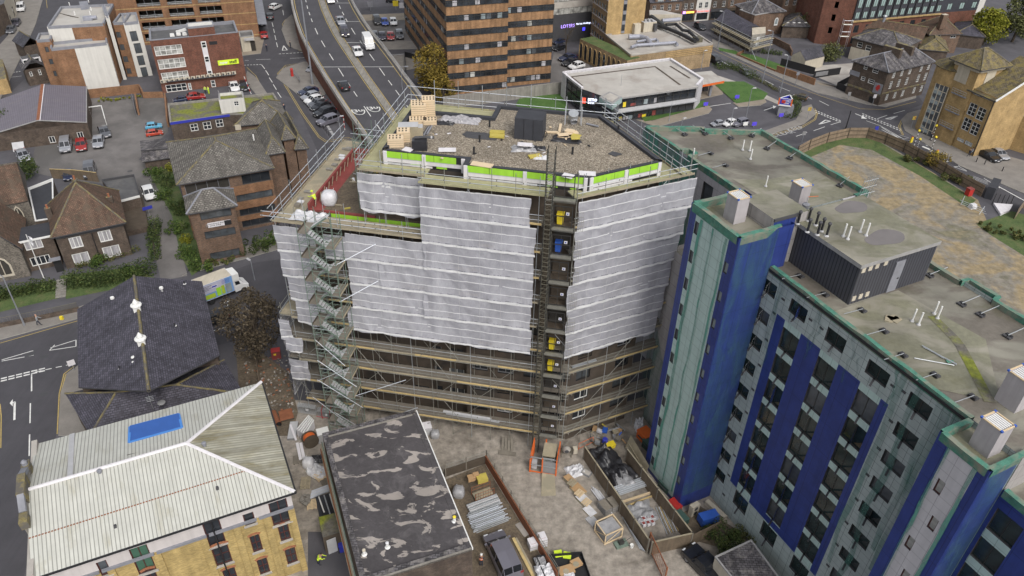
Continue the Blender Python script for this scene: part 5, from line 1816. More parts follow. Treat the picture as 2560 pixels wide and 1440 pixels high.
for i in RG(4):wallf(mb,ins_(ccw(hall),.25)[i],ins_(ccw(hall),.25)[(i+1)%4],0,ze,'bdark')
mb.poly([Lf-ZV(.1),Rf-ZV(.1),Rg-ZV(.1)],'bdark')
mb.mk('wall',st_)
rooff(st_,[[Lf,Ln,Rgn,Rg],[Rn,Rf,Rg,Rgn]],'slate',.16,'roof',[(Rg,Rgn)],'lichen',.17)
K1,K2,K3,K4=g(163,984,4.6),g(226,1088,4.6),g(610,985,4.6),g(560,900,4.6)
H1,H2=g(290,981,7.1),g(440,962,7.1)
rooff(st_,[[K1,K2,H1],[K2,K3,H2,H1],[K3,K4,H2],[K4,K1,H1,H2]],'slate',.16,'wing_roof',[(H1,H2),(H1,K2),(H1,K1),(H2,K3),(H2,K4)],'lichen',.12)
mb=MB();kk=ins_(ccw([V3((q.x,q.y,0))for q in(K1,K2,K3,K4)]),.25)
for i in RG(4):wallf(mb,kk[i],kk[(i+1)%4],0,4.6,'bdark')
mb.mk('wing_wall',st_)
def ventil(p,parent):
 x=MB().box(p,.75,.75,.75,.4,'wgloss');x.mk('louvre_box',parent)
 x=MB().lathe(p+ZV(.75),[(.62,0),(.6,.12),(.34,.2),(.3,.45),(.06,.85)],'wgloss',12);x.mk('spire_cap',parent)
for k,(x,y)in enumerate(((343,772),(354,856))):
 q=g(x,y,zr+.0)
 t=T('ridge_ventilator',['white spired ventilator on slate ridge, farther of two','white spired ventilator on slate ridge, nearer of two'][k],'ventilator',q-ZV(.25),'white spired ventilators on slate ridge')
 ventil(q-ZV(.25),t)
cow=None
for x,y,z,lab in((405,727,9.0,'upper right slope near far gable'),(283,752,8.6,'alone on left slope'),(388,895,9.2,'right slope, farther of pair'),(388,905,9.2,'right slope, nearer of pair beside ridge'),(336,902,9.2,'left slope, farther of pair'),(338,914,9.1,'left slope, nearer of pair')):
 q=g(x,y,z)
 if cow is None:
  cow=T('roof_cowl','white ringed roof cowl, '+lab,'roof cowl',q,'white ringed cowls on slate roof')
  s=MB();s.tube([q-ZV(.3),q+ZV(.3)],.12,'gpale',8);s.mk('pipe',cow)
  s=MB();s.lathe(q+ZV(.3),[(.14,0),(.24,.03),(.24,.1),(.15,.12),(.23,.18),(.22,.26),(.06,.32)],'wgloss',10);s.mk('ring',cow)
 else:cpy(cow,q,0,'white ringed roof cowl, '+lab)
sv=None
for x,y,z,lab in((462,710,8.0,'near far gable on right slope'),(438,815,8.5,'halfway down right slope'),(433,887,8.4,'near lower end of right slope'),(300,922,8.8,'at foot of left slope')):
 q=g(x,y,z)
 if sv is None:
  sv=T('slate_vent','small hooded slate vent, '+lab,'vent',q,'small hooded vents on slate roof')
  s=MB();s.box(q,.3,.3,.05,0,'wgloss');s.mk('flashing',sv)
  s=MB();s.tube([q,q+V3((-.05,.05,.4))],.07,'black',6,True);s.mk('pipe',sv)
 else:cpy(sv,q,0,'small hooded slate vent, '+lab)
q=g(398,1015,6.2)
ae=T('satellite_dish','grey satellite dish beside bent aerial on slate wing','satellite dish',q)
s=MB();s.blob(q+V3((.35,0,.5)),.42,.42,.14,'grey',12,4,0,True);s.mk('dish',ae)
s=MB();s.tube([q,q+V3((.3,0,.5))],.03,'galv',5);s.mk('bracket',ae)
q=g(383,1022,6.0);s=MB();s.tube([q,q+ZV(1.9)],.025,'galv',5)
for i in RG(4):s.tube([q+V3((-.35,-.1,1.1+.2*i)),q+V3((.35,.12,1.15+.2*i))],.018,'galv',4)
tag(s.mk('aerial'),'thin television aerial beside grey dish','aerial')
ZP=7.5
PR=[g(903,1440,ZP),g(1173,1390,ZP),g(1040,1028,ZP),g(806,1088,ZP)]
e1=ON(PR[2]-PR[3]);n1=RT(e1)
P3,P2=PR[3],PR[2];P1=P2+n1*17.6;P0=P3+n1*17.6
P0,P1,P2,P3=[V3((q.x,q.y,0))for q in(P0,P1,P2,P3)]
pt,pp=bldg('flat_roofed_block','brick block whose flat dark roof shows torn pale felt patches',[P0,P1,P2,P3],ZP,'bdark',None,{},0)
b=MB();ins=ins_(pp,.5)
b.poly([(q.x,q.y,ZP+.02)for q in ins],'patched_felt');b.mk('felt_roof',pt)
b=MB()
for i in RG(4):
 j=(i+1)%4
 edge=(pp[i]+pp[j])/2
 thin=(edge-(P1+P2)/2).length<1
 h=.10 if thin else.30
 b.poly([(pp[i].x,pp[i].y,ZP+h),(pp[j].x,pp[j].y,ZP+h),(ins[j].x,ins[j].y,ZP+h*.9),(ins[i].x,ins[i].y,ZP+h*.9)],'slold' if not thin else 'patched_felt')
 b.poly([(pp[i].x,pp[i].y,ZP-.2),(pp[j].x,pp[j].y,ZP-.2),(pp[j].x,pp[j].y,ZP+h),(pp[i].x,pp[i].y,ZP+h)],'concr')
 b.poly([(ins[i].x,ins[i].y,ZP+h*.9),(ins[j].x,ins[j].y,ZP+h*.9),(ins[j].x,ins[j].y,ZP),(ins[i].x,ins[i].y,ZP)],'concr')
b.mk('parapet',pt)
b=MB();b.bar(P1+e1*.05,P2+e1*.05,.10,ZP-.1,ZP+.14,'wgloss');b.mk('edge_trim',pt)
b=MB()
for i,m in enumerate(('tgreen','tboard','rust','pwhite','tgreen','tboard')):
 o=-.18-(i%3)*.12
 b.tube([P3-n1*-.3+e1*o+ZV(6.9-i*.45),P0+e1*(o-.1)+ZV(6.8-i*.5)],.06,m,5)
b.mk('hung_pipes',pt)
for k,(x,y,m,lab)in enumerate(((1136,1303,'yellow','white pedestal vent with yellow cap at right edge of patched roof'),(969,1368,'pwhite','white domed vent in middle of patched roof'),(911,1386,'rcream','cream domed vent beside left parapet of patched roof'))):
 q=g(x,y,ZP);t=T('roof_vent',lab,'vent',q)
 s=MB();s.lathe(q,[(.28,0),(.14,.1),(.12,.5)],'wgloss',10);s.mk('stack',t)
 s=MB();s.lathe(q+ZV(.5),[(.1,0),(.16,.05),(.15,.15),(.05,.22)],m,10);s.mk('cap',t)
ZO=9.9
ofp=rectpx((449,457),(676,418),ZO,14.6)
fh=[]
for(tl,br)in(((462,459),(560,505)),((575,450),(607,482)),((612,436),(668,462))):fh.append((tl,br,dict(nx=3,ny=1,fm='lead',gm='inter' if tl[0]<600 else 'glass')))
for(tl,br)in(((588,494),(683,503)),((598,543),(694,545)),((610,592),(700,590))):pass
ohs=hpx(ofp[0],ofp[1],fh)
Lo=(ofp[1]-ofp[0]).length
ohs=[(.5,Lo*.52,7.75,9.35,dict(nx=4,ny=1,fm='lead',gm='inter')),(Lo*.66,Lo-.3,7.8,9.35,dict(nx=3,ny=1,fm='sdark',gm='glass'))]
for z in(5.05,2.55,.5):ohs.append((Lo*.56,Lo-.35,z,z+1.15,dict(nx=4,ny=1,fm='sdark',gm='ggrey' if z>3 else 'glass')))
def ofm(u,z):return 'borange' if(6.3<z<7.7 or 3.7<z<5.0 or 1.75<z<2.5)else 'bbrown'
ot,op=bldg('brick_office','brown brick office with grey tiled hips, dark window bands and wall clock',ofp,ZO,{0:ofm,1:'bbrown',2:'bbrown',3:'bbrown'},None,{0:ohs},wopt={'all':DB},depth=.2)
hipped(ot,ofp,ZO,2.75,'tigrey',.55)
def sub(px4,z,h,mat,wall,name='wing',over=.4,parent=None,z0=0):
 q=[V3((*g(x,y,z).xy,0))for x,y in px4]
 x=MB();i_=ins_(ccw(q),over)
 for k in RG(4):wallf(x,i_[k],i_[(k+1)%4],z0,z,wall)
 x.mk(name+'_wall',parent)
 return hipped(parent,i_,z,h,mat,over,name=name+'_roof'),i_
sub([(664,388),(714,380),(690,318),(640,325)],9.9,2.2,'tigrey','bbrown','stair_wing',.35,ot)
sub([(704,351),(740,345),(716,298),(676,304)],9.9,2.0,'tigrey','bbrown','rear_wing',.35,ot)
sub([(736,374),(772,371),(732,300),(700,304)],8.0,2.2,'tigrey','bbrown','end_wing',.35,ot)
sub([(584,316),(725,302),(700,252),(630,256)],8.2,2.3,'tigrey','bbrown','back_wing',.3,ot)
ca,cb_=g(690,480,6),g(742,400,6)
q0,q1=ofp[1],ofp[2]
s=MB();ed=ON(q1-q0);no=RT(ed)
for zz,u in((7.6,3.2),(2.4,3.2)):
 p_=q0+ed*u+no*.06;s.box((p_.x,p_.y,zz-1.0),.9,.1,1.9,AN(ed),'black')
s.mk('stair_window',ot)
ck=MB();p_=q0+ed*3.2+no*.16
cl_pts=[p_+ed*(.72*cos(t))+ZV(5.3+.72*sin(t))for t in CI(20)]
ck.poly(cl_pts,'black')
for i in RG(12):
 t=6.2832*i/12
 ck.beam(p_+no*.03+ed*(.5*cos(t))+ZV(5.3+.5*sin(t)),p_+no*.03+ed*(.7*cos(t))+ZV(5.3+.7*sin(t)),.1,.04,'wgloss')
for t,l in((.9,.42),(-2.4,.6)):ck.beam(p_+no*.03+ZV(5.3),p_+no*.03+ed*(l*cos(t))+ZV(5.3+l*sin(t)),.07,.04,'wgloss')
tag(ck.mk('wall_clock'),'black wall clock with white marks on brick stair tower','clock')
for x,y,z in((594,312,10.6),(656,312,10.6)):
 s=MB();p_=g(x,y,z);s.box((p_.x,p_.y,z-.8),.9,.6,.95,.3,'rcream','lichen');s.mk('roof_stack',ot)
s=MB();p_=g(634,345,11);s.tube([p_-ZV(.4),p_+ZV(.6)],.12,'wgloss',8,True);s.mk('vent_pipe',ot)
ZB=8.9
byp=rectpx((467,535),(592,514),ZB,5.2)
bL=(byp[1]-byp[0]).length
bh=[(1.3,bL-1.2,z,z+1.2,dict(nx=4,ny=1,fm='sdark',gm='ggrey'))for z in(7.35,4.2,.55)]
def bym(u,z):return 'borange' if(1.9<z<2.3 or 5.5<z<5.8)else 'bbrown'
byi=ins_(byp,.3)
x=MB();wallf(x,byi[0],byi[1],0,ZB,bym,[h[:4]for h in bh],.18,'char')
for k in RG(1,4):wallf(x,byi[k],byi[(k+1)%4],0,ZB,'bbrown')
x.mk('bay_wall',ot)
eb_=ON(byi[1]-byi[0]);nb_=RT(eb_);BYA=AN(eb_)
for h in bh:
 p_=byi[0]+eb_*((h[0]+h[1])/2)-nb_*.15;win_(ot,(p_.x,p_.y,h[2]),BYA,*WH(h),fw=.07,dp=.08,**h[4])
hipped(ot,byi,ZB,2.0,'tigrey',.4,hip=(1.0,1.0),rmat='lead')
s=MB();p_=byi[0]+eb_*3.6+nb_*.05;s.box((p_.x,p_.y,6.0),3.2,.06,.75,BYA,'wboard');s.box((p_.x+eb_.x*1.15,p_.y+eb_.y*1.15-.02,6.0),.95,.075,.74,BYA,'black');sb=s.mk('office_sign',ot)
lt=MB();random.seed(2)
for zz,n_ in((6.47,11),(6.2,9)):
 uu=-1.35
 for i in RG(n_):
  w_=rnd(.09,.2);q=p_+eb_*(uu-.5+w_/2)+nb_*.05;lt.box((q.x,q.y,zz),w_,.03,.14,BYA,'grey');uu+=w_+(.06 if ran()<.8 else.16)
lt.mk('lettering',ot)
ZM=4.6
mfl=FP(ZM,(425,307),(574,286),(716,286),(683,232),(419,259))
mh=hpx(mfl[0],mfl[1],[((474,311),(497,326),dict(nx=2,ny=2)),((506,306),(530,322),dict(nx=2,ny=2)),((538,300),(560,316),dict(nx=2,ny=2))])
mt,mp=bldg('flat_annexe','low dark brick annexe with moss-covered flat roof and blue fascia',mfl,ZM,'bdark','mfelt',{0:mh},.3,'concr',wopt={'all':dict(fm='wgloss',gm='glass',fw=.1,dp=.1)})
band(mt,mfl[0],mfl[1],ZM-.38,ZM+.07,'sblue',.08,name='fascia')
wbp=rectpx((547,251),(609,245),7.0,3.6)
w2=hpx(wbp[0],wbp[1],[((584,254),(598,264),dict(nx=2,ny=2))])
x=MB();wallf(x,wbp[0],wbp[1],ZM-.3,7.0,'rwhite',[h[:4]for h in w2],.15)
for k in RG(1,4):wallf(x,wbp[k],wbp[(k+1)%4],ZM-.3,7.0,'rwhite')
x.poly([(q.x,q.y,6.5)for q in wbp],'mfelt');x.mk('white_roof_box',mt)
x=MB();
for k in RG(4):x.bar(ins_(wbp,.12)[k],ins_(wbp,.12)[(k+1)%4],.26,6.5,7.06,'rwhite','coping')
x.mk('box_parapet',mt)
for h in w2:
 e=ON(wbp[1]-wbp[0]);p_=wbp[0]+e*((h[0]+h[1])/2)+LF(e)*.1;win_(mt,(p_.x,p_.y,h[2]),AN(e),*WH(h),2,2,'wgloss','glass',.08,.08)
x=T('lean_to','low slate-roofed lean-to sheds against office, roofs rust stained','shed',g(385,400,0))
q=[g(350,352,2.6),g(418,345,2.6),g(421,371,3.4),g(352,376,3.4)]
q2=[g(356,405,2.0),g(428,394,2.0),g(421,370,3.3),g(352,375,3.3)]
rooff(x,[q,q2],'slold',.15)
s=MB();s.prism([V3((*p_.xy,0))for p_ in ins_(ccw([q2[0],q2[1],q[1],q[0]]),.3)],0,2.2,'bdark');s.mk('wall',x)
ZH=5.5
hp=rectpx((137,592),(306,557),ZH,9.6)
hh=hpx(hp[0],hp[1],[((170,596),(210,616),dict(nx=3,ny=1,gm='curtain')),((243,580),(283,600),dict(nx=3,ny=1,gm='curtain')),((178,637),(229,656),dict(nx=2,ny=1,gm='curtain')),((254,620),(305,637),dict(nx=2,ny=1,gm='curtain'))])
ht,hp_=bldg('brick_house','brown brick house with steep hipped clay tile roof and white windows',hp,ZH,'bdark',None,{0:hh},wopt={'all':dict(fm='wgloss',fw=.12,dp=.12)},cat='house')
hipped(ht,hp,ZH+.2,5.2,'tibrown',.5)
band(ht,hp[0],hp[1],ZH-.45,ZH+.1,'char',.12,name='fascia')
for(x,y,z,lean)in((118,520,7.6,0),(272,492,7.8,0),(186,448,9.8,0)):
 p_=g(x,y,z);s=MB();s.box((p_.x,p_.y,3.5),.8,.6,z-3.5,.4,'bdark','lichen');s.lathe((p_.x,p_.y,z),[(.16,0),(.14,.5),(.17,.55)],'terra',8);s.mk('chimney',ht)
s=MB();q=hp[0]+ON(hp[1]-hp[0])*4.6-V3((0,.1,0));s.tube([(q.x,q.y-.05,0),(q.x,q.y-.05,5.0)],.06,'black',5);s.mk('downpipe',ht)
ep=rectpx((30,609),(130,588),5.0,4.2)
ehl=hpx(ep[0],ep[1],[((57,605),(110,618),dict(nx=3,ny=1,gm='curtain')),((73,646),(130,656),dict(nx=4,ny=1))])
et,_=bldg('flat_roofed_extension','brown brick extension with black felt roof and white fascia beside house',ep,5.0,'bdark','bfelt',{0:ehl},wopt={'all':dict(fm='wgloss',fw=.11,dp=.1)},cat='house')
band(et,ep[0],ep[1],4.8,5.08,'wgloss',.12,name='fascia')
s=MB();q=hp[0]-ON(hp[1]-hp[0])*.7;s.box((q.x,q.y-.3,0),1.0,.12,2.1,AN((hp[1]-hp[0])),'black');s.mk('door',et)
s=MB();s.box((q.x,q.y-.6,2.25),1.5,.9,.12,AN((hp[1]-hp[0])),'lead');s.mk('canopy',et)
bkp=FP(4.6,(88,552),(134,545),(132,446),(70,470))
bldg('felt_roofed_annexe','black felt roofed annexe squeezed between church and house',bkp,4.6,'bdark','bfelt',{},.15,'wgloss')
gp=FP(3.0,(295,503),(349,489),(335,436),(254,449))
gt,gp_=bldg('garage','brown brick garage with grey felt roof, white fascia and blue sign',gp,3.0,'bdark','rfelt',{},.12,'char',cat='garage')
band(gt,gp[0],gp[1],2.72,3.1,'wgloss',.1,name='fascia')
bp2=FP(.9,(310,580),(372,566),(356,492),(298,505))
bldg('low_store','low brown brick store with flat boarded roof in front of garage',bp2,.9,'bdark','tdark',{},0,cat='store')
s=MB();a_,b2_=gp[0],gp[1];e=ON(b2_-a_);p_=a_+e*3.6-LF(e)*1.8;s.box((p_.x,p_.y,1.2),1.5,.06,.55,AN(e),'sblue');s.tube([(p_.x,p_.y+.05,0),(p_.x,p_.y+.05,1.3)],.04,'galv',5);tag(s.mk('blue_sign'),'small blue sign board by garage and driveway','sign')
fn=MB();fpts=gs([(132,446),(190,448),(248,455)]);
for a_,b2_ in zip(fpts[:-1],fpts[1:]):fn.bar(a_,b2_,.06,0,1.8,'fence_wood');fn.beam(a_+ZV(1.82),b2_+ZV(1.82),.12,.06,'toe_board')
tag(fn.mk('garden_fence'),'brown timber garden fence between house and parked cars','fence')
ct=T('church','flint church with brown tiled roofs and pointed windows at left edge',0,g(0,560,0))
za=6.2
c1=FP(za,(-60,528),(70,502),(43,404),(-80,425))
x=MB()
for k in RG(4):wallf(x,c1[k],c1[(k+1)%4],0,za,'flint')
x.mk('wall',ct)
e=ON(c1[1]-c1[0]);n_c=LF(e)
a0,b0=V3((*c1[0].xy,za)),V3((*c1[1].xy,za));dpt=9.0;mid0,mid1=a0+n_c*dpt/2+ZV(4.2),b0+n_c*dpt/2+ZV(4.2)
rooff(ct,[[a0,b0,mid1,mid0],[b0+n_c*dpt,a0+n_c*dpt,mid0,mid1]],'tibrown',.2)
x=MB().poly([b0+e*.05,b0+n_c*dpt+e*.05,mid1+e*.05+ZV(.3)],'flint');x.poly([b0-e*.3,mid1-e*.3+ZV(.3),b0+n_c*dpt-e*.3],'flint');x.mk('gable',ct)
gb_a,gb_b=g(-80,720,0),g(78,690,0);e2=ON(gb_b-gb_a);n2_=LF(e2);gl_=(gb_b-gb_a).length
x=MB();wallf(x,gb_a,gb_b,0,4.5,'flint');wallf(x,gb_b,gb_b+n2_*8,0,4.5,'flint')
ap=gb_a+e2*gl_*.42+ZV(11);x.poly([gb_a+ZV(4.5),gb_b+ZV(4.5),ap],'flint');x.mk('nave_wall',ct)
rooff(ct,[[gb_b+ZV(4.5)+e2*.3,gb_b+n2_*9+ZV(4.5)+e2*.3,ap+n2_*9,ap]],'tibrown',.2,'nave_roof')
def lancet(parent,c,e,w,h,n):
 fr=[c-e*(w/2),c+e*(w/2),c+e*(w/2)+ZV(h*.55),c+e*(w*.3)+ZV(h*.85),c+ZV(h),c-e*(w*.3)+ZV(h*.85),c-e*(w/2)+ZV(h*.55)]
 m_=sum(fr,ZV(0))/len(fr)
 x=MB().poly([m_+(q-m_)*1.28+n*.05 for q in fr],'rcream');o=x.mk('window_surround',parent)
 x=MB().poly([q+n*.09 for q in fr],'inter');x.beam(c+n*.11,c+n*.11+ZV(h*.9),.12,.06,'rcream');x.mk('leaded_light',o)
u_,z_=onw(14,686,gb_a,gb_b);lancet(ct,gb_a+e2*u_+ZV(max(.8,z_)),e2,1.7,2.6,-n2_)
u_,z_=onw(54,552,c1[0],c1[1]);lancet(ct,c1[0]+e*u_+ZV(max(2.2,z_)),e,.9,2.3,-n_c)
zs=3.4
sp=[g(-20,336,zs),g(217,306,zs),g(217,216,zs),g(-10,252,zs)]
sh_,shp=bldg('brick_shed','low brown brick hall with purple-grey sheet roof and rusty ridge strip',[V3((*q.xy,0))for q in sp],zs,'bdark',None,{0:hpx(sp[0],sp[1],[((120,342),(141,356),dict(nx=2,ny=1)),((191,331),(211,345),dict(nx=2,ny=1))])},wopt={'all':dict(fm='wgloss',gm='glass',fw=.1,dp=.1)},cat='hall')
rF,rB=g(95,301,5.2),g(106,211,5.2)
rooff(sh_,[[sp[0],rF,rB,sp[3]],[rF,sp[1],sp[2],rB]],'shed_roof',.15)
x=MB().poly([sp[0]+V3((0,-.02,0)),sp[1]+V3((0,-.02,0)),rF+V3((0,-.02,-.1))],'bdark');x.mk('gable',sh_)
x=MB().beam(rF+ZV(.06),rB+ZV(.06),.55,.06,'rust');x.beam(rF+V3((.35,0,.05)),rB+V3((.35,0,.05)),.2,.05,'wboard');x.mk('ridge_strip',sh_)
x=MB()
for a_,b_ in((sp[0],rF),(rF,sp[1]),(sp[1],sp[2])):x.beam(a_+V3((0,-.05,.03)),b_+V3((0,-.05,.03)),.14,.16,'coping')
x.mk('verge_trim',sh_)
x=MB();p_=g(55,372,0);e=ON(sp[1]-sp[0]);x.beam(g(48,378,.1),g(43,352,1.5),1.9,.08,'gpale');tag(x.mk('trailer_lid'),'pale grey board leaning on brick hall wall behind silver car','board')
ap=T('apartment_block','modern apartments stacked in white render and orange brick boxes with grey parapets','building',g(230,190,0))
def boxb(fl,fr,z,depth,z0,front,side,cuts=None,roof='rpale',wins=(),swins=(),name='volume',rear=None,wo=None):
 q=rectpx(fl,fr,z,depth)
 x=MB();L=(q[1]-q[0]).length
 hs=hpx(q[0],q[1],wins)
 hr=hpx(q[1],q[2],swins);
 fm_=front
 if cuts:fm_=lambda u,zz:front[0]if u<cuts*L else front[1]
 wallf(x,q[0],q[1],z0,z,fm_,[h[:4]for h in hs],.15,'char',[cuts*L]if cuts else[])
 wallf(x,q[1],q[2],z0,z,side,[h[:4]for h in hr],.15,'char')
 wallf(x,q[2],q[3],z0,z,rear or side);wallf(x,q[3],q[0],z0,z,rear or side)
 o=x.mk(name,ap)
 x=MB().poly([(p.x,p.y,z-.45)for p in q],roof);x.mk('roof',ap)
 x=MB();i_=ins_(q,.16);o_=ins_(q,-.06)
 for k in RG(4):x.bar(i_[k],i_[(k+1)%4],.34,z-.5,z+.06,'lead','lead')
 x.mk('parapet',ap)
 for hl,a_,b_ in((hs,q[0],q[1]),(hr,q[1],q[2])):
  e=ON(b_-a_);n=LF(e)
  for h in hl:
   p=a_+e*((h[0]+h[1])/2)+n*.12
   oo=dict(nx=2,ny=1,fm='sdark',gm='ggrey',fw=.07,dp=.08);oo.update(wo or{});oo.update(h[4])
   win_(ap,(p.x,p.y,h[2]),AN(e),*WH(h),**oo)
 return q
boxb((125,122),(268,107),10.0,4.2,0,('borange','rwhite'),'rwhite',.41,swins=[((275,124),(283,148)),((285,158),(292,180)),((293,188),(301,212))])
boxb((117,67),(259,59),13.0,15,0,('rwhite','borange'),'borange',.42)
boxb((89,101),(126,98),11.2,5.0,0,'borange','borange',wins=[((111,118),(124,130)),((121,148),(135,160)),((132,178),(144,190))],wo=dict(nx=1))
boxb((263,40),(272,39),14.0,9,0,'rwhite','rwhite',swins=[((280,64),(290,90)),((291,104),(300,128)),((300,138),(308,160)),((309,168),(316,190))])
boxb((281,57),(310,56),12.0,7,0,'borange','borange',wins=[((287,80),(304,94)),((297,111),(313,125)),((306,141),(322,155)),((315,171),(330,184)),((325,204),(340,216))])
boxb((308,58),(347,54),12.05,7.6,3.0,'rwhite','rwhite',wins=[((323,79),(347,102)),((333,109),(357,132)),((341,140),(364,162)),((350,169),(372,192))])
boxb((312,57),(346,55),2.9,7.0,0,'borange','borange')
x=MB()
for(a_,b_,w)in(((203,42),(203,78),.5),):
 for u in(-.25,.25):x.tube([g(203+u*8,38,13.9),g(208+u*8,86,10.5)],.04,'galv',4)
 for i in RG(9):x.tube([g(201,40+i*5.3,13.8-i*.4),g(206,40+i*5.3,13.8-i*.4)],.03,'galv',4)
x.mk('cat_ladder',ap)
x=MB();p=g(221,50,12.6);x.box(p,1.8,.9,.8,.3,'duct');x.tube([p+V3((.6,0,.5)),p+V3((1.8,.3,.6))],.35,'duct',8);x.mk('roof_unit',ap)
x=MB();
for i in RG(4):x.beam(g(150+i*8,33+i*2,12.62),g(178+i*6,41+i,12.62),.12,.08,'tdark')
x.mk('loose_planks',ap)
x=MB().poly([g(197,4,12.6),g(219,2,12.6),g(223,22,12.6),g(203,25,12.6)],'lead');x.mk('roof_hatch',ap)
for i,(px_,py_)in enumerate(((175,16),(188,38),(222,6),(229,28),(226,38))):
 x=MB();p=g(px_,py_,12.6);x.tube([p,p+ZV(.9)],.1,'wgloss',6,True);x.mk('vent_pipe',ap)
gw=MB();q=gs([(221,246),(352,232),(360,245),(410,244)])
for a_,b_ in zip(q[:-1],q[1:]):gw.bar(a_,b_,.25,0,1.9 if a_ is not q[2]else 1.3,'borange')
tag(gw.mk('garden_wall'),'orange brick wall between apartments and parking bays','wall')
gw=MB();gw.bar(g(342,250),g(348,288),.3,0,1.5,'borange');tag(gw.mk('garden_wall'),'short orange brick wall jutting out beside blue gate','wall')
gw=MB();gw.bar(g(416,250),g(422,318),.3,0,1.6,'borange');tag(gw.mk('garden_wall'),'orange brick wall beside parked pale blue car','wall')
gw=MB();gw.bar(g(334,252),g(342,290),.06,0,1.6,'lead');tag(gw.mk('gate'),'blue-grey metal gate between bays and drive','gate')
gw=MB();
for a_,b_,z in(((221,268),(253,264),2.2),((253,264),(262,296),2.2)):gw.beam(g(*a_,z),g(*b_,z),.15,.15,'wgloss')
for pnt in((221,268),(253,264),(262,296)):p=g(*pnt,2.2);gw.tube([(p.x,p.y,0),(p.x,p.y,2.2)],.06,'wgloss',5)
tag(gw.mk('height_barrier'),'white tubular height frame beside brick hall','frame')
ZN=11.4
npoly=rectpx((374,101),(595,80),ZN,9.5)
npoly=[V3((*g(374,101,ZN).xy,0)),V3((*g(595,80,ZN).xy,0))]
e=ON(npoly[1]-npoly[0]);n=LF(e);npoly+=[npoly[1]+n*8.5,npoly[0]+n*8.5]
nw=[]
for z1y in(((384,117),(458,134)),((393,150),(466,167)),((402,183),(474,199))):
 nw.append((z1y[0],z1y[1],dict(nx=5,ny=2,gm='gblind')))
nw+=[((413,213),(470,229),dict(nx=4,ny=2,gm='glass')),((469,208),(482,231),dict(nx=1,ny=2,gm='gpal')),((526,201),(542,225),dict(nx=1,ny=2,gm='ggrey'))]
nh=hpx(npoly[0],npoly[1],nw)
u0,zt=onw(502,104,npoly[0],npoly[1]);u1,zb_=onw(532,190,npoly[0],npoly[1])
nt_,np_=bldg('brick_office','dark red brick four storey office with row of air conditioners and yellow sign',npoly,ZN,'bred','rfelt',{0:nh},.35,'lead',wopt={'all':dict(fm='wgloss',fw=.12,dp=.1)},roofdrop=.6)
NA=AN(e)
Ln_=(npoly[1]-npoly[0]).length
uc=(u0+u1)/2
x=MB();p=npoly[0]+e*uc-n*.04;x.box((p.x,p.y,zb_),1.05,.1,zt-zb_,NA,'wboard');o=x.mk('stair_panel',nt_)
for k in RG(3):
 win_(nt_,(p.x-n.x*.08,p.y-n.y*.08,zt-1.35-k*(zt-zb_-1.4)/2),NA,.95,1.3,1,2,'wgloss','glass',.12,.08)
tq=[npoly[0]+e*(Ln_*.44),npoly[0]+e*(Ln_*.74)]
x=MB();tp=[tq[0]-n*.03,tq[1]-n*.03,tq[1]+n*3,tq[0]+n*3];x.prism(tp,ZN-.2,ZN+1.9,'bred','rwhite')
for k in RG(4):x.bar(ins_(tp,.1)[k],ins_(tp,.1)[(k+1)%4],.25,ZN+1.6,ZN+2.0,'lead')
x.mk('stair_head',nt_)
x=MB();ug,zg=onw(545,155,npoly[0],npoly[1]);p=npoly[0]+e*(ug+2.1)-n*.08;x.box((p.x,p.y,zg-.75),4.3,.12,1.05,NA,'hivis');x.mk('name_sign',nt_)
word('new',.95,p-e*1.0-n*.07+ZV(zg-.22),pi/2,NA,'wgloss',nt_,'lettering',.01,.02)
word('staff',.95,p+e*.95-n*.07+ZV(zg-.22),pi/2,NA,'black',nt_,'lettering',.01,.02)
ac0=None
for i in RG(15):
 xx=407+i*(585-407)/14;yy=206-i*(206-184)/14
 u,z=onw(xx,yy,npoly[0],npoly[1]);p=npoly[0]+e*u-n*.28;p.z=z
 lab='air conditioner on brick office wall, number %d from left of row'%(i+1)
 if ac0 is None:
  ac0=T('air_conditioner','white air conditioning unit on brick office wall, first from left','air conditioner',p,'air conditioners along brick office wall',NA);ac0.rotation_euler=(0,0,0)
  x=MB().box(p,.85,.34,.6,NA,'rcream');x.mk('case',ac0)
  x=MB();q=p-n*.18+e*-.1+ZV(.3);x.poly([q+e*(.22*cos(t))+ZV(.22*sin(t))for t in CI(10)],'char');x.mk('fan_grille',ac0)
 else:cpy(ac0,p,0,'white air conditioning unit on brick office wall, %s from left'%['','second','third','fourth','fifth','sixth','seventh','eighth','ninth','tenth','eleventh','twelfth','thirteenth','fourteenth','fifteenth'][i])
x=MB().bar(npoly[0]+e*1.3-n*.4,npoly[0]+e*(Ln_-2.2)-n*.4,.5,2.45,2.6,'char');x.mk('unit_shelf',nt_)
for i,(px_,py_)in enumerate(((431,91),(447,88),(462,88))):
 p=g(px_,py_,ZN-.5);x=MB().box(p,.9,.6,.6,NA,'wgloss',taper=.9);x.mk('roof_unit',nt_)
x=MB();p=g(441,80,ZN-.4);x.beam(p,p+V3((2.0,.4,.5)),.5,.5,'wgloss');x.mk('roof_duct',nt_)
x=MB();u,z=onw(532,102,npoly[0],npoly[1]);p=npoly[0]+e*u-n*.02;x.box((p.x,p.y,z-.8),1.6,.06,.7,NA,'black');x.mk('blocked_opening',nt_)
ZC=17.0
cpq=[V3((*g(300,118,0).xy,0)),V3((*g(650,92,0).xy,0))]
e=ON(cpq[1]-cpq[0]);n=LF(e);cpq+=[cpq[1]+n*30,cpq[0]+n*30]
chs=[]
for(x0,y0,x1,y1)in((349,29,411,46),(423,22,488,41),(498,17,558,35),(342,0,403,16),(415,-5,481,10),(493,-8,552,7)):
 pass
u_={}
Lc=(cpq[1]-cpq[0]).length
ca0,cz=onw(349,29,cpq[0],cpq[1]);
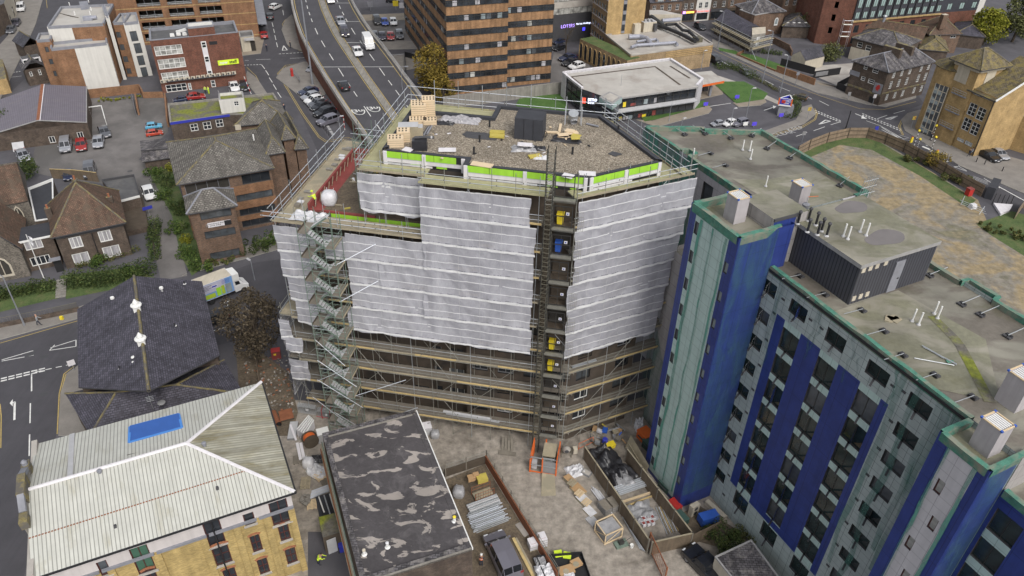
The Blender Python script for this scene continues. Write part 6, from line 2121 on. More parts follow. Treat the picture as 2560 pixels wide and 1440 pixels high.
for(xa,ya,xb,yb)in((346,28,409,44),(421,22,487,39),(497,17,557,34)):
 ua,za=onw(xa,ya,cpq[0],cpq[1]);ub,zb2=onw(xb,yb,cpq[0],cpq[1])
 for k in RG(-2,3):
  z0_,z1_=zb2+k*2.75,za+k*2.75
  if z0_>.5 and ua>.2 and ub<Lc-.2:chs.append((ua,ub,z0_,z1_,dict(open=True)))
cp_,cpp=bldg('multistorey_car_park','orange brick multistorey car park with long open decks of parked cars',cpq,ZC,'borange','concr',{0:chs},.4,'coping',cat='car park',depth=.5)
x=MB()
for h in chs:
 p=cpq[0]+e*((h[0]+h[1])/2)
 x.poly([cpq[0]+e*h[0]+n*4+ZV(h[2]),cpq[0]+e*h[1]+n*4+ZV(h[2]),cpq[0]+e*h[1]+n*4+ZV(h[3]),cpq[0]+e*h[0]+n*4+ZV(h[3])],'inter')
 x.poly([cpq[0]+e*h[0]+n*.5+ZV(h[2]),cpq[0]+e*h[1]+n*.5+ZV(h[2]),cpq[0]+e*h[1]+n*4+ZV(h[2]),cpq[0]+e*h[0]+n*4+ZV(h[2])],'concr')
x.mk('parking_deck',cp_)
x=MB()
for h in chs:
 for z in(.35,.7):x.tube([cpq[0]+e*h[0]+n*.2+ZV(h[2]+z),cpq[0]+e*h[1]+n*.2+ZV(h[2]+z)],.05,'galv',4)
 for k in RG(1,3):q=cpq[0]+e*(h[0]+(h[1]-h[0])*k/3)+n*.2;x.tube([q+ZV(h[2]),q+ZV(h[3])],.05,'galv',4)
x.mk('rail',cp_)
for z in sorted(set(round(h[2]-.2,2)for h in chs if h[0]<8)):band(cp_,cpq[0],cpq[1],z-.1,z+.08,'bbuff',.03,name='string_course')
x=MB().poly([cpq[1]+ZV(3.2),cpq[1]+e*2.2+ZV(3.0),cpq[1]+e*2.2+n*30+ZV(3.0),cpq[1]+n*30+ZV(3.2)],'lead');x.poly([cpq[1]+e*.05+ZV(3.2),cpq[1]+e*.05+n*30+ZV(3.2),cpq[1]+n*30+e*.05+ZV(16),cpq[1]+e*.05+ZV(16)],'lead');x.mk('canopy',cp_)
ens=rectpx((600,92),(634,89),3.8,4.5)
en,_=bldg('stone_entrance','small pale stone entrance lodge with dark doorway at car park foot',ens,3.8,'rcream','rfelt',{0:[(2.1,3.2,.05,2.6,dict(nx=1,ny=1,fm='sdark',gm='inter'))]},.2,cat='lodge')
x=MB().box(((ens[0]+ens[1])/2+V3((.5,-.4,2.9))),2.2,.2,.6,AN((ens[1]-ens[0])),'gpale');x.mk('door_hood',en)
h1=rectpx((57,112),(100,103),4.0,6)
t1,_=bldg('terrace_house','small dark-roofed terrace house with one rooflight near street',h1,3.6,'bdark',None,{},cat='house');hipped(t1,h1,3.6,1.8,'tile_wet',.3,hip=(0,0))
h2=rectpx((60,175),(112,166),3.6,4.2)
t2,_=bldg('terrace_house','small brick terrace house with white dormer and slate roof',h2,3.6,'bdark',None,{0:hpx(h2[0],h2[1],[((72,180),(83,190),dict(nx=1,ny=2)),((94,174),(105,187),dict(nx=1,ny=2))])},wopt={'all':dict(fm='wgloss',gm='glass',fw=.1,dp=.1)},cat='house')
rr,_c=hipped(t2,h2,3.6,1.9,'slold',.3,hip=(0,0))
x=MB();q=rectpx((56,150),(100,142),5.1,2.2);x.prism(q,4.0,5.2,'wboard','rfelt');x.mk('dormer',t2)
win_(t2,(q[0]+(q[1]-q[0])*.22+V3((0,-.05,4.25))),AN((q[1]-q[0])),1.4,.75,2,1,'wgloss','glass');win_(t2,(q[0]+(q[1]-q[0])*.8+V3((0,-.05,4.25))),AN((q[1]-q[0])),.8,.75,1,1,'wgloss','glass')
h3=FP(3.2,(-70,212),(16,196),(6,148),(-70,140))
t3,_=bldg('yellow_outhouse','yellow brick outhouse with dark rails cut by left edge',h3,3.2,'bbuff','lichen',{},0,cat='house')
h4=FP(6.5,(-90,60),(10,8),(30,-60),(-60,-60))
t4,_=bldg('shop_row','dark shopfront row along pavement in far left corner',h4,6.5,{0:'bdark',1:'rcream',2:'bdark',3:'bdark'},'rfelt',{1:rows((h4[2]-h4[1]).length,4,2.4,[.4],2.6)},0,wopt={'all':dict(nx=1,ny=1,fm='sdark',gm='glass')},cat='shops')
BRA=math.radians(18.9)
C0=g(1121,238,0);C0.z=0
be=V3((cos(BRA),sin(BRA),0));bn=LF(be)
bq=[C0,C0+be*13.4,C0+be*13.4+bn*46,C0+bn*46]
tb,_=T('office_tower','tall banded office tower of orange brick strips and dark glazing','building',C0+be*8+bn*10),0
def banded(parent,pts,edges,zt,z0=.0,pitch=3.05,first=.5,gh=1.3):
 x=MB()
 for i in edges:
  a_,b_=pts[i],pts[(i+1)%len(pts)]
  wallf(x,a_,b_,z0,zt,'brick_band')
 x.mk('brick_core',parent)
 k=0
 while first+k*pitch+gh<zt:
  z=first+k*pitch
  for i in edges:
   a_,b_=V3((*pts[i].xy,0)),V3((*pts[(i+1)%len(pts)].xy,0));e_=ON(b_-a_);n_=RT(e_);L=(b_-a_).length
   w_=MB();w_.bar(a_+n_*.02,b_+n_*.02,.06,z,z+gh,'glass');
   o=w_.mk('window_band',parent)
   w_=MB();nn_=int(L/1.15)
   for j in RG(nn_+1):
    q=a_+e_*(L*j/nn_)+n_*.07;w_.box((q.x,q.y,z),.09,.06,gh,AN(e_),'sdark')
   for zz in(z,z+gh*.62,z+gh-.07):w_.bar(a_+n_*.07,b_+n_*.07,.06,zz,zz+.07,'sdark')
   for j in RG(nn_):
    if ran()<.16:
     q=a_+e_*(L*(j+.5)/nn_)+n_*.06;w_.box((q.x,q.y,z+.1),L/nn_*.8,.03,gh*.8,AN(e_),random.choice(['gblind','gpal','curtain','ggrey']))
   w_.mk('mullions',o)
  k+=1
random.seed(21)
banded(tb,bq,(0,3),33)
b2=[C0+be*13.4+bn*1.6,C0+be*24.3+bn*1.6,C0+be*24.3+bn*40,C0+be*13.4+bn*40]
banded(tb,b2,(0,1),33,first=.85)
x=MB().prism([bq[0],bq[1],bq[2],bq[3]],32.9,33.2,'coping');x.prism(b2,32.9,33.2,'coping');x.mk('roof',tb)
rwl=MB();q=gs([(1108,272),(1125,268),(1398,236),(1412,232)]);rwl.bar(q[0],q[3],.4,0,2.6,'concr');tag(rwl.mk('retaining_wall'),'stained concrete wall below banded office tower','wall')
rwl=MB();rwl.bar(g(1012,143),g(1018,205),.1,0,1.5,'black');rwl.bar(g(1012,143),g(1040,150),.1,0,1.4,'black');tag(rwl.mk('railing'),'black railings round steps beside flyover','railing')
pq=rectpx((1372,86),(1520,70),.1,16)
pq=[V3((*g(1368,112,0).xy,0)),V3((*g(1540,92,0).xy,0))]
e=ON(pq[1]-pq[0]);n=LF(e);pq+=[pq[1]+n*16,pq[0]+n*16]
pb,_=bldg('concrete_block','pale concrete block with window strips above dark lit shopfronts',pq,13,{0:(lambda u,z:'char' if z<4.6 else 'cpale'),1:'cpale',2:'cpale',3:'cpale'},'rfelt',{0:[(.8,15,7.2,8.8,dict(nx=7,ny=1,fm='sdark',gm='gblind')),(.8,15,10.4,12,dict(nx=7,ny=1,fm='sdark',gm='gblind'))]},.3)
glow('lit_white',(.75,.8,1.0),1.6);glow('lit_blue',(.06,.05,.9),1.5);glow('lit_yellow',(1.0,.72,.12),1.4);glow('lit_violet',(.45,.3,.95),1.4);glow('lit_red',(.9,.08,.04),.8);glow('lit_head',(1.0,.93,.75),1.6)
u,z=onw(1419,65,pq[0],pq[1]);p=pq[0]+e*u-n*.15
word('LOTERS',1.15,(p.x,p.y,z),pi/2,AN(e),'lit_violet',pb,'lit_sign',.02)
u,z=onw(1458,58,pq[0],pq[1]);p=pq[0]+e*u-n*.15
word('Nathan Holdings',.62,(p.x,p.y,z),pi/2,AN(e),'lit_white',pb,'lit_sign',.02)
u,z=onw(1459,72,pq[0],pq[1]);p=pq[0]+e*u-n*.1
x=MB().box((p.x,p.y,z-.4),.7,.05,.8,AN(e),'lit_blue');x.mk('lit_screen',pb)
tn=T('tan_building','tan brick cinema-like block with slab tower, arched side arcade and ducts on its roof',0,g(1660,150,0))
ZT=5.6
TQ=FP(ZT,(1577,137),(1783,109),(1700,55),(1514,86))
x=MB()
for i in RG(4):wallf(x,TQ[i],TQ[(i+1)%4],0,ZT,'btan')
x.mk('hall_wall',tn)
x=MB().poly([(q.x,q.y,ZT-.25)for q in TQ],'rpale');x.mk('hall_roof',tn)
x=MB()
for i in RG(4):x.bar(ins_(TQ,.15)[i],ins_(TQ,.15)[(i+1)%4],.4,ZT-.3,ZT+.08,'cpale')
x.mk('hall_parapet',tn)
for k in RG(4):
 band(tn,TQ[0],TQ[1],ZT-.75-k*.42,ZT-.55-k*.42,'bbuff',.1,u0=(TQ[1]-TQ[0]).length*.42,name='brick_course')
TW=FP(ZT,(1514,86),(1590,80),(1578,52),(1478,58))
TW[2]=TW[1]+(TW[3]-TW[0])
swl=[]
Lt=(TW[0]-TW[3]).length
x=MB();hs=[]
for k in RG(5):
 for j in RG(5):hs.append((Lt*(.06+.18*j),Lt*(.06+.18*j)+Lt*.12,3.2+k*2.6,4.4+k*2.6))
wallf(x,TW[3],TW[0],0,17,'btan',hs,.15,'char')
wallf(x,TW[0],TW[1],0,17,'bbuff');wallf(x,TW[1],TW[2],0,17,'bbuff');wallf(x,TW[2],TW[3],0,17,'btan');x.poly([(q.x,q.y,17)for q in TW],'rfelt')
x.mk('slab_tower',tn)
e=ON(TW[0]-TW[3]);n=LF(e)
for h in hs:p=TW[3]+e*((h[0]+h[1])/2)+n*.12;win_(tn,(p.x,p.y,h[2]),AN(e),*WH(h),1,1,'wgloss','ggrey',.08,.08)
for zz in RG(5):band(tn,TW[3],TW[0],3.0+zz*2.6,3.15+zz*2.6,'wboard',.06,name='sill_band')
e=ON(TW[1]-TW[0])
x=MB();q=TW[0]+e*((TW[1]-TW[0]).length*.55)+RT(e)*.05
x.box((q.x,q.y,5.6),.9,.1,11,AN(e),'lead');
for k in RG(5):x.box((q.x+e.y*.06,q.y-e.x*.06,6.2+k*2.4),.8,.08,1.5,AN(e),'glass')
x.mk('stair_strip',tn)
e=ON(TW[1]-TW[0]);x=MB();q=TW[1]+e*.02;q3=[q,q+e*2.4,q+e*2.4+(TW[3]-TW[0]),q+(TW[3]-TW[0])];q3=[v+ON(TW[3]-TW[0])*1.2 for v in q3];x.prism(q3,0,16.5,'bbuff','rfelt');x.mk('lift_shaft',tn)
AR=[g(1446,148,0),g(1562,205,0)];e=ON(AR[1]-AR[0]);n=LF(e);La=(AR[1]-AR[0]).length
x=MB();wallf(x,AR[0],AR[1],0,5.0,'btan');wallf(x,AR[1],AR[1]+n*4,0,5.0,'btan');x.poly([AR[0]+ZV(5),AR[1]+ZV(5),AR[1]+n*4+ZV(5),AR[0]+n*4+ZV(5)],'rough_grass');wallf(x,AR[0]+n*4,AR[0],0,5,'btan');x.mk('arcade',tn)
for i in RG(10):
 c=AR[0]+e*(La*(i+.5)/10)-n*.06
 w_=La/10*.34
 pts=[c-e*w_+ZV(.6),c+e*w_+ZV(.6),c+e*w_+ZV(3.4)]+[c+e*(w_*cos(t))+ZV(3.4+w_*1.5*sin(t))for t in(.5,1.0,1.57,2.1,2.6)]+[c-e*w_+ZV(3.4)]
 x=MB().poly(pts,'glass' if i<6 else 'bdark');x.mk('arch',tn)
 x=MB().tube([v-n*.05 for v in pts[1:]]+[pts[0]-n*.05],.09,'bbuff',4);x.mk('arch_trim',tn)
def duct(pts,z,r,m,name,label):
 x=MB().tube([g(px_,py_,z)for px_,py_ in pts],r,m,9,True)
 for px_,py_ in pts[1:-1]:q=g(px_,py_,z);x.box((q.x,q.y,z-r-.3),.3,.3,.35,0,'galv')
 tag(x.mk(name),label,'duct','ducts on tan building roof')
duct([(1572,92),(1600,91),(1617,96),(1627,110)],6.1,.55,'duct','roof_duct','fat pale blue duct curling across tan roof')
duct([(1578,118),(1590,113),(1635,110),(1690,106),(1694,112)],6.0,.34,'duct','roof_duct','long thin pale blue duct along front of tan roof')
duct([(1592,104),(1612,101),(1640,98),(1645,103)],6.0,.28,'duct','roof_duct','short pale blue duct branching behind long one')
duct([(1655,52),(1700,48)],6.3,.5,'duct','roof_duct','pale blue duct beside black pipework, higher one')
duct([(1665,62),(1690,60),(1706,75),(1722,78),(1745,100)],6.3,.38,'black','roof_duct','black stepped duct running to right corner of tan roof')
duct([(1640,62),(1665,70),(1700,84),(1738,104)],6.2,.45,'black','roof_duct','thick straight black duct below stepped one')
duct([(1626,40),(1650,58),(1660,66)],6.4,.6,'sdark','roof_duct','bulky black duct behind cooling plant')
x=MB();p=g(1617,76,5.4);x.box(p,3.6,2.6,2.4,.4,'rcream','gpale');x.box(p+V3((1.5,-.5,.3)),.8,2.0,1.7,.4,'char')
for i in RG(3):
 for j in RG(2):x.lathe(p+V3((-1+i*.95,-.5+j*.95,2.4)),[(.35,0),(.33,.08),(.1,.1)],'char',8)
tag(x.mk('cooling_unit'),'cream rooftop cooling plant with round fans by slab tower','cooling plant')
x=MB();p=g(1743,104,5.4);x.box(p,2.0,1.4,1.1,.4,'steel_olive');tag(x.mk('plant_box'),'dark box where black ducts end at roof corner','plant box')
x=MB();p=g(1590,84,5.4);x.box(p,1.7,1.2,2.4,.4,'rcream');x.box(p+V3((-.2,-.62,.2)),.7,.1,1.8,.4,'sdark');tag(x.mk('roof_kiosk'),'cream roof kiosk with dark door at tower foot','kiosk')
x=MB();q=[g(1624,38,6.8),g(1706,38,6.8),g(1690,27,7.6),g(1655,19,7.6),g(1624,19,7.6)];x.prism([V3((*v.xy,0))for v in q],4.5,7.0,'rcream','rpale');x.mk('curved_hall',tn)
MA=math.radians(22.3)
ZK=5.4
mq=[g(1454,219,ZK),g(1744,208,ZK),g(1677,148,ZK),g(1408,181,ZK)]
bk_=T('bank','two storey bank with white frame, flat pale roof and glass front',0,g(1590,250,0))
F0,F1=g(1530,244,ZK),g(1741,214,ZK);F0.z=F1.z=0
R1,R2=g(1756,197,ZK),g(1676,147,ZK);R1.z=R2.z=0
L1,L0=g(1408,181,ZK),g(1456,219,ZK);L1.z=L0.z=0
x=MB().poly([(q.x,q.y,ZK-.3)for q in(L0,F0,F1,R1,R2,L1)],'rpale');x.mk('roof',bk_)
x=MB()
for a_,b_,z0_,z1_,w_ in((R1,R2,0,ZK+.15,.6),(R2,L1,0,ZK+.15,.6),(L1,L1+(L0-L1)*.22,0,ZK+.15,.6),(F1+(R1-F1)*.1,R1,0,ZK+.1,.6)):x.bar(a_,b_,w_,z0_,z1_,'panwhite','wboard')
x.bar(L1,L0,.5,ZK-.35,ZK+.1,'panwhite','wboard')
x.mk('white_frame',bk_)
e=ON(F1-F0);n=RT(e)
x=MB().bar(F0+n*.3,F1+n*.3,.9,ZK-.3,ZK+.02,'coping','rpale');x.mk('eaves',bk_)
x=MB().poly([F0+n*1.5+ZV(2.55),F1+n*1.5+ZV(2.55),F1-n*.1+ZV(2.8),F0-n*.1+ZV(2.8)],'gpale');x.bar(F0+n*1.5,F1+n*1.5,.08,2.45,2.6,'galv');x.mk('canopy',bk_)
for a_,b_,nn_ in((F0,F1,11),(L0,F0,4),(L1+(L0-L1)*.22,L0,3)):
 ee=ON(b_-a_);no=RT(ee);L=(b_-a_).length
 x=MB()
 for z0_,z1_ in((.15,2.5),(2.85,ZK-.35)):x.poly([a_+ZV(z0_),b_+ZV(z0_),b_+ZV(z1_),a_+ZV(z1_)],'glass')
 x.mk('glazing',bk_)
 x=MB()
 for j in RG(nn_+1):q=a_+ee*(L*j/nn_)+no*.05;x.box((q.x,q.y,.1),.1,.1,ZK-.4,AN(ee),'sdark')
 for zz in(.1,1.3,2.5,2.8,4.1):x.bar(a_+no*.05,b_+no*.05,.07,zz,zz+.08,'sdark')
 x.mk('mullions',bk_)
x=MB();random.seed(8)
for i in RG(12):
 q=F0+e*rnd(1,19)+n*.03;x.box((q.x,q.y,.2 if i%3 else 3.0),rnd(.5,1.2),.03,rnd(.5,1.1),AN(e),random.choice(['yellow','insul','tboard','gpal','curtain','sred']))
x.mk('interior_furniture',bk_)
x=MB();q=[g(1498,240,ZK+.5),g(1532,258,ZK+.5),g(1556,240,ZK+.5),g(1524,226,ZK+.5)];qq=[V3((*v.xy,0))for v in q]
x.prism(qq,ZK-.9,ZK+.3,'gmint','coping');x.prism(ins_(ccw(qq),.55),ZK+.25,ZK+.34,'char','cpale');x.mk('corner_lantern',bk_)
x=MB().prism(ins_(ccw(qq),.4),.1,ZK-.9,'glass');x.mk('corner_glass',bk_)
for(px_,py_,dr)in((1459,258,-.55),(1503,260,.5)):
 p=g(px_,py_,3.0)
 x=MB().box(p,.75,.1,1.15,MA+dr,'lit_red');x.mk('lit_emblem',bk_)
 d_=V3((cos(MA+dr),sin(MA+dr),0))
 word('METRO',.78,p+d_*1.75+ZV(.85),pi/2,MA+dr,'lit_white',bk_,'lit_sign',.02,.02,.72);word('BANK',.62,p+d_*1.5+ZV(.2),pi/2,MA+dr,'lit_white',bk_,'lit_sign',.02,.01,.8)
for px_,py_ in((1573,274),(1671,258)):
 p=g(px_,py_,1.0);x=MB().box(p,.7,.12,1.3,MA,'gmint');x.box(p-V3((.5,.1,0)),.25,.14,1.3,MA,'lit_red');x.mk('poster',bk_)
x=MB()
for a_,b_ in(((1428,192),(1640,166)),((1640,168),(1700,212)),((1675,165),(1725,196)),((1428,192),(1455,214))):stripe(x,[g(*a_,ZK-.28),g(*b_,ZK-.28)],.5,'bdark',.012)
x.mk('gravel_margin',bk_)
cnq=FP(3.6,(1753,214),(1811,203),(1778,178),(1738,182))
x=MB().prism(cnq,3.2,3.7,'orange','rpale',True);x.mk('drive_canopy',bk_)
x=MB();p=g(1773,240,0);x.box(p,.5,.5,3.2,MA,'lead');p=g(1760,226,0);x.box(p,1.2,1.2,2.2,MA,'char');x.mk('canopy_post',bk_)
tr0,tr1=g(1620,62,0),g(1860,44,0)
e=ON(tr1-tr0);n=LF(e);L=(tr1-tr0).length
cells=[(0,.32,'bbrown','tile_wet','gabled shop house with half-timbered dormers'),(.32,.47,'bdark','tile_wet','dark brick shop house with red takeaway shopfront'),(.47,.62,'rwhite','tile_wet','white-fronted shop house above red shop with white fascia'),(.62,.80,'bdark','tile_wet','dark shop house with cream lintels beside white one'),(.80,1.05,'bbrown','tile_wet','brown shop house at right end of terrace')]
for i,(a,b,wm_,rm_,lab)in enumerate(cells):
 q0,q1=tr0+e*(L*a),tr0+e*(L*b-.03)
 pl=[q0,q1,q1+n*8,q0+n*8];w=(q1-q0).length
 hs=rows(w,4 if i==0 else 2,1.0,[3.5],1.6,.8,.8)
 hs.append((.5,w-.5,.3,2.2,dict(nx=3,ny=1,fm='sdark',gm='glass')))
 t,_=bldg('shop_house',lab,pl,6.0,wm_,None,{0:hs},wopt={'all':dict(fm='wgloss',gm='glass',nx=2,ny=2)},cat='house',group='shop terrace at top')
 hipped(t,pl,6.0,2.4,rm_,.25,hip=(0,0),rmat='char')
 band(t,q0,q1,2.3,3.1,['tdark','sred','red','char','tdark'][i],.15,name='fascia')
 if i==0:
  for k in RG(2):
   c=q0+e*(w*(.3+.42*k));x=MB().prism([c-e*1.5-n*.1,c+e*1.5-n*.1,c+e*1.5+n*2,c-e*1.5+n*2],5.6,7.4,'bbrown','tibrown');x.poly([c-e*1.7-n*.15+ZV(7.4),c+e*1.7-n*.15+ZV(7.4),c-n*.15+ZV(8.7)],'rcream');x.mk('dormer',t);win_(t,c-n*.12+ZV(5.9),AN(e),1.6,1.2,3,2,'wgloss','gpal')
 if i==1:
  p=q0+e*(w*.62)-n*.25;lw_=MB();[lw_.box((p.x+e.x*(k*.42-1.1),p.y+e.y*(k*.42-1.1),2.45),.3,.05,.45,AN(e),'lit_yellow')for k in RG(6)];lw_.mk('lit_sign',t);p=q0+e*(w*.2)-n*.25;x=MB().box((p.x,p.y,2.35),.8,.05,.7,AN(e),'lit_violet');x.mk('lit_roundel',t)
 if i==2:
  p=q0+e*(w*.5)-n*.25;x=MB().box((p.x,p.y,2.3),w*.9,.06,.85,AN(e),'wboard');x.mk('shop_sign',t);word('Northern News',.55,(p.x-n.x*.06,p.y-n.y*.06,2.72),pi/2,AN(e),'lit_red',t,'lettering',.02)
sq=rectpx((1880,34),(1962,28),6.0,8)
t,_=bldg('arched_house','red brick house with three white arched windows and slate roof',sq,6.0,'bbrown',None,{},cat='house')
hipped(t,sq,6.0,2.2,'slold',.35,rmat='lead')
e=ON(sq[1]-sq[0]);n=LF(e);w=(sq[1]-sq[0]).length
for k in RG(3):
 c=sq[0]+e*(w*(.2+.3*k))-n*.05
 pts=[c-e*.55+ZV(2.4),c+e*.55+ZV(2.4),c+e*.55+ZV(3.9),c+e*.35+ZV(4.35),c+ZV(4.5),c-e*.35+ZV(4.35),c-e*.55+ZV(3.9)]
 x=MB().poly([v-n*.03 for v in pts],'wgloss');o=x.mk('window',t);m_=sum(pts,ZV(0))/7
 x=MB().poly([m_+(v-m_)*.72-n*.06 for v in pts],'gpal');x.mk('pane',o)
sq2=rectpx((1850,20),(1888,34),6.4,7);t_,_=bldg('brick_wing','red brick wing with round white dish beside arched house',sq2,6.0,'bbrown','slold',{},.3,cat='house')
lq=FP(3.6,(1790,50),(1878,94),(1898,66),(1822,24))
t,_=bldg('slate_wing','low slate-roofed wing half hidden by grey scaffolding',lq,3.6,'facade_dark',None,{},cat='house')
rooff(t,[[V3((*lq[0].xy,3.6)),V3((*lq[1].xy,3.6)),g(1880,66,5.0),g(1815,22,5.0)],[V3((*lq[2].xy,3.6)),V3((*lq[3].xy,3.6)),g(1815,22,5.0),g(1880,66,5.0)]],'slate',.15)
x=MB();q=FP(4.2,(1880,88),(1914,84),(1914,68),(1880,70));x.prism(q,0,4.3,'concr','rcream');x.bar(q[0]+(q[1]-q[0])*.4+V3((0,-.05,0)),q[0]+(q[1]-q[0])*.62+V3((0,-.05,0)),.1,1.4,3.6,'wgloss');x.mk('rendered_end',t)
sc2=T('house_scaffold','grey tube scaffold with two board lifts along slate wing',0,g(1850,110,0))
P0,P1,P2=g(1782,62,3.0),g(1880,112,3.0),g(1930,100,3.0)
for z in(2.0,3.6):
 x=MB()
 for a_,b_ in((P0,P1),(P1,P2)):
  a_=V3((*a_.xy,0));b_=V3((*b_.xy,0));x.bar(a_,b_,1.2,z-.06,z,'tboard');x.bar(a_-V3((0,.6,0)),b_-V3((0,.6,0)),.05,z,z+.2,'tboard')
 x.mk('board_lift',sc2)
 x=MB()
 for zz in(z+.6,z+1.1):
  for a_,b_ in((P0,P1),(P1,P2)):x.tube([(a_.x,a_.y-.6,zz),(b_.x,b_.y-.6,zz)],.05,'galv',4)
 x.mk('guard_rail',sc2)
for a_,b_,k_ in((P0,P1,7),(P1,P2,4)):
 for i in RG(k_):
  q=a_+(b_-a_)*(i/k_);x=MB().tube([(q.x,q.y-.6,0),(q.x,q.y-.6,5.0)],.05,'gdull',4);x.mk('standard',sc2)
x=MB().tube([(P1.x,P1.y-.6,2),(P1.x+1,P1.y-2.5,.1)],.06,'galv',4);x.tube([(P0.x,P0.y-.6,3.4),(P0.x+3,P0.y-1,.1)],.05,'gdull',4);x.mk('brace',sc2)
lw_=MB();q=gs([(1842,140),(1850,134),(1858,132)]);lw_.bar(q[0],q[2],.3,0,.7,'borange');q=gs([(1845,140),(1938,180)]);lw_.bar(q[0],q[1],.25,0,.5,'borange');tag(lw_.mk('low_wall'),'low orange brick wall along grass bank','wall')
bw=MB();q=gs([(1940,180),(2035,214)]);bw.bar(q[0],q[1],.3,0,1.6,'borange');tag(bw.mk('brick_wall'),'brick wall under black boards beside pavement','wall')
bf=MB();q=gs([(1948,172),(2032,196),(2098,186)]);bf.bar(q[0],q[1],.12,.9,2.6,'black');bf.bar(q[1],q[2],.12,0,1.7,'black');p=q[1]+(q[2]-q[1])*.3;bf.box((p.x,p.y-.1,.4),3.6,.05,1.0,AN((q[2]-q[1])),'grey');tag(bf.mk('board_fence'),'black board fence with grey panel around small yard','fence')
bf=MB();q=gs([(2090,222),(2180,260),(2122,205)]);bf.bar(q[0],q[1],.12,0,1.5,'black');bf.bar(q[0],q[2],.12,0,1.5,'black');tag(bf.mk('board_fence'),'black board fence at foot of brown pub wall','fence')
ow=MB();q=gs([(1932,108),(1972,128),(1978,140)]);ow.bar(q[0],q[1],.3,0,1.6,'bbrown');ow.bar(q[1],q[2],.3,0,1.4,'bbrown');tag(ow.mk('old_wall'),'old crumbling brick wall behind grass plot','wall')
wq=rectpx((1979,150),(2016,162),2.8,7)
wq=FP(2.6,(1980,138),(2014,152),(2062,140),(2030,122))
t,_=bldg('white_cottage','small white cottage with dark slate roof behind black boards',wq,2.6,'rcream',None,{},cat='cottage')
g0,g1=(wq[0]+wq[1])/2+ZV(4.3),(wq[2]+wq[3])/2+ZV(4.3);z26=ZV(2.6)
rooff(t,[[wq[0]+z26,wq[3]+z26,g1,g0],[wq[1]+z26,wq[2]+z26,g1,g0]],'tile_wet',.12)
x=MB().poly([wq[0]+z26-V3((.03,.05,0)),wq[1]+z26-V3((.03,.05,0)),g0-V3((.03,.05,.05))],'rcream');x.mk('gable',t)
dk_=T('glass_topped_block','large red brick block topped by dark storeys with pale green windows','building',g(2150,110,0))
DQ=FP(0,(2034,110),(2135,125))
a0_=g(2034,108,0);a1_=g(2112,118,0);a2_=g(2330,96,0)
DQ=[a0_,a1_,a2_,a2_+V3((-3,40,0)),a0_+V3((-6,40,0))]
DQ=[V3((*q.xy,0))for q in DQ]
x=MB();L1_=(DQ[2]-DQ[1]).length
h1_=rows(L1_,8,1.5,[3.6,.8],1.9,1.2,.6)
wallf(x,DQ[0],DQ[1],0,22,'bred',rows((DQ[1]-DQ[0]).length,1,.9,[3,6.2,9.4],1.6,1.6,3),.2,'char');wallf(x,DQ[1],DQ[2],0,6.6,'bred',h1_,.2,'char')
wallf(x,DQ[1],DQ[2],6.6,22,'dclad');wallf(x,DQ[2],DQ[3],0,22,'dclad');wallf(x,DQ[3],DQ[4],0,22,'bred');wallf(x,DQ[4],DQ[0],0,22,'bred');x.poly([(q.x,q.y,22)for q in DQ],'rfelt');x.mk('wall',dk_)
e=ON(DQ[2]-DQ[1]);n=RT(e);A=AN(e)
for h in h1_:p=DQ[1]+e*((h[0]+h[1])/2)-n*.15;win_(dk_,(p.x,p.y,h[2]),A,1.5,1.9,2,1,'sdark','glass',.08,.08)
x=MB().bar(DQ[1]+n*.15,DQ[2]+n*.15,.5,6.4,6.75,'bbuff');x.mk('cornice',dk_)
nn_=12
for j in RG(nn_):
 for z,h in((7.2,1.7),(9.9,4.6),(15.6,4.6)):
  p=DQ[1]+e*(L1_*(j+.5)/nn_)+n*.05;win_(dk_,(p.x,p.y,z),A,L1_/nn_*.55,h,2,1,'sdark','gmint',.09,.08)
 x=MB();q=DQ[1]+e*(L1_*j/nn_)+n*.12;x.box((q.x,q.y,6.9),.25,.2,14.5,A,'black');x.mk('fin',dk_)
lo=[g(2330,80,6),g(2406,44,6)]
LQ=FP(7.5,(2282,32),(2410,36),(2400,-30),(2282,-30))
LQ=[a2_+V3((-6,-.6,0)),a2_+V3((12,5,0)),a2_+V3((10,25,0)),a2_+V3((-6,25,0))]
x=MB();LQ=[V3((*q.xy,0))for q in LQ];hh_=rows((LQ[1]-LQ[0]).length,5,1.5,[7.0],1.7,.6,.6)
wallf(x,LQ[0],LQ[1],0,6.4,'bred');wallf(x,LQ[0],LQ[1],6.4,10.2,'dclad',hh_,.1,'black')
for k in(1,2,3):wallf(x,LQ[k],LQ[(k+1)%4],0,10.2,'dclad')
x.poly([(q.x,q.y,9.9)for q in LQ],'mfelt');x.mk('terrace_wing',dk_)
e2=ON(LQ[1]-LQ[0]);n2=RT(e2)
for h in hh_:p=LQ[0]+e2*((h[0]+h[1])/2)-n2*.06;win_(dk_,(p.x,p.y,h[2]),AN(e2),1.5,1.7,2,1,'sdark','gmint',.09,.08)
x=MB()
for z in(10.5,10.9):x.tube([(LQ[0].x,LQ[0].y,z),(LQ[1].x,LQ[1].y,z),(LQ[2].x,LQ[2].y,z)],.05,'galv',4)
x.mk('terrace_rail',dk_)
x=T('hanging_scaffold','small white scaffold cradle on red brick corner',0,g(2095,118,0));p=a1_+V3((-.3,-.6,0))
m=MB()
for dx_ in(0,-2.2):
 for dy_ in(0,-.9):m.tube([(p.x+dx_,p.y+dy_,0),(p.x+dx_,p.y+dy_,7.4)],.05,'gbright',4)
for z in(3.2,4.4,6.2,7.2):m.tube([(p.x,p.y-.9,z),(p.x-2.2,p.y-.9,z)],.05,'gbright',4)
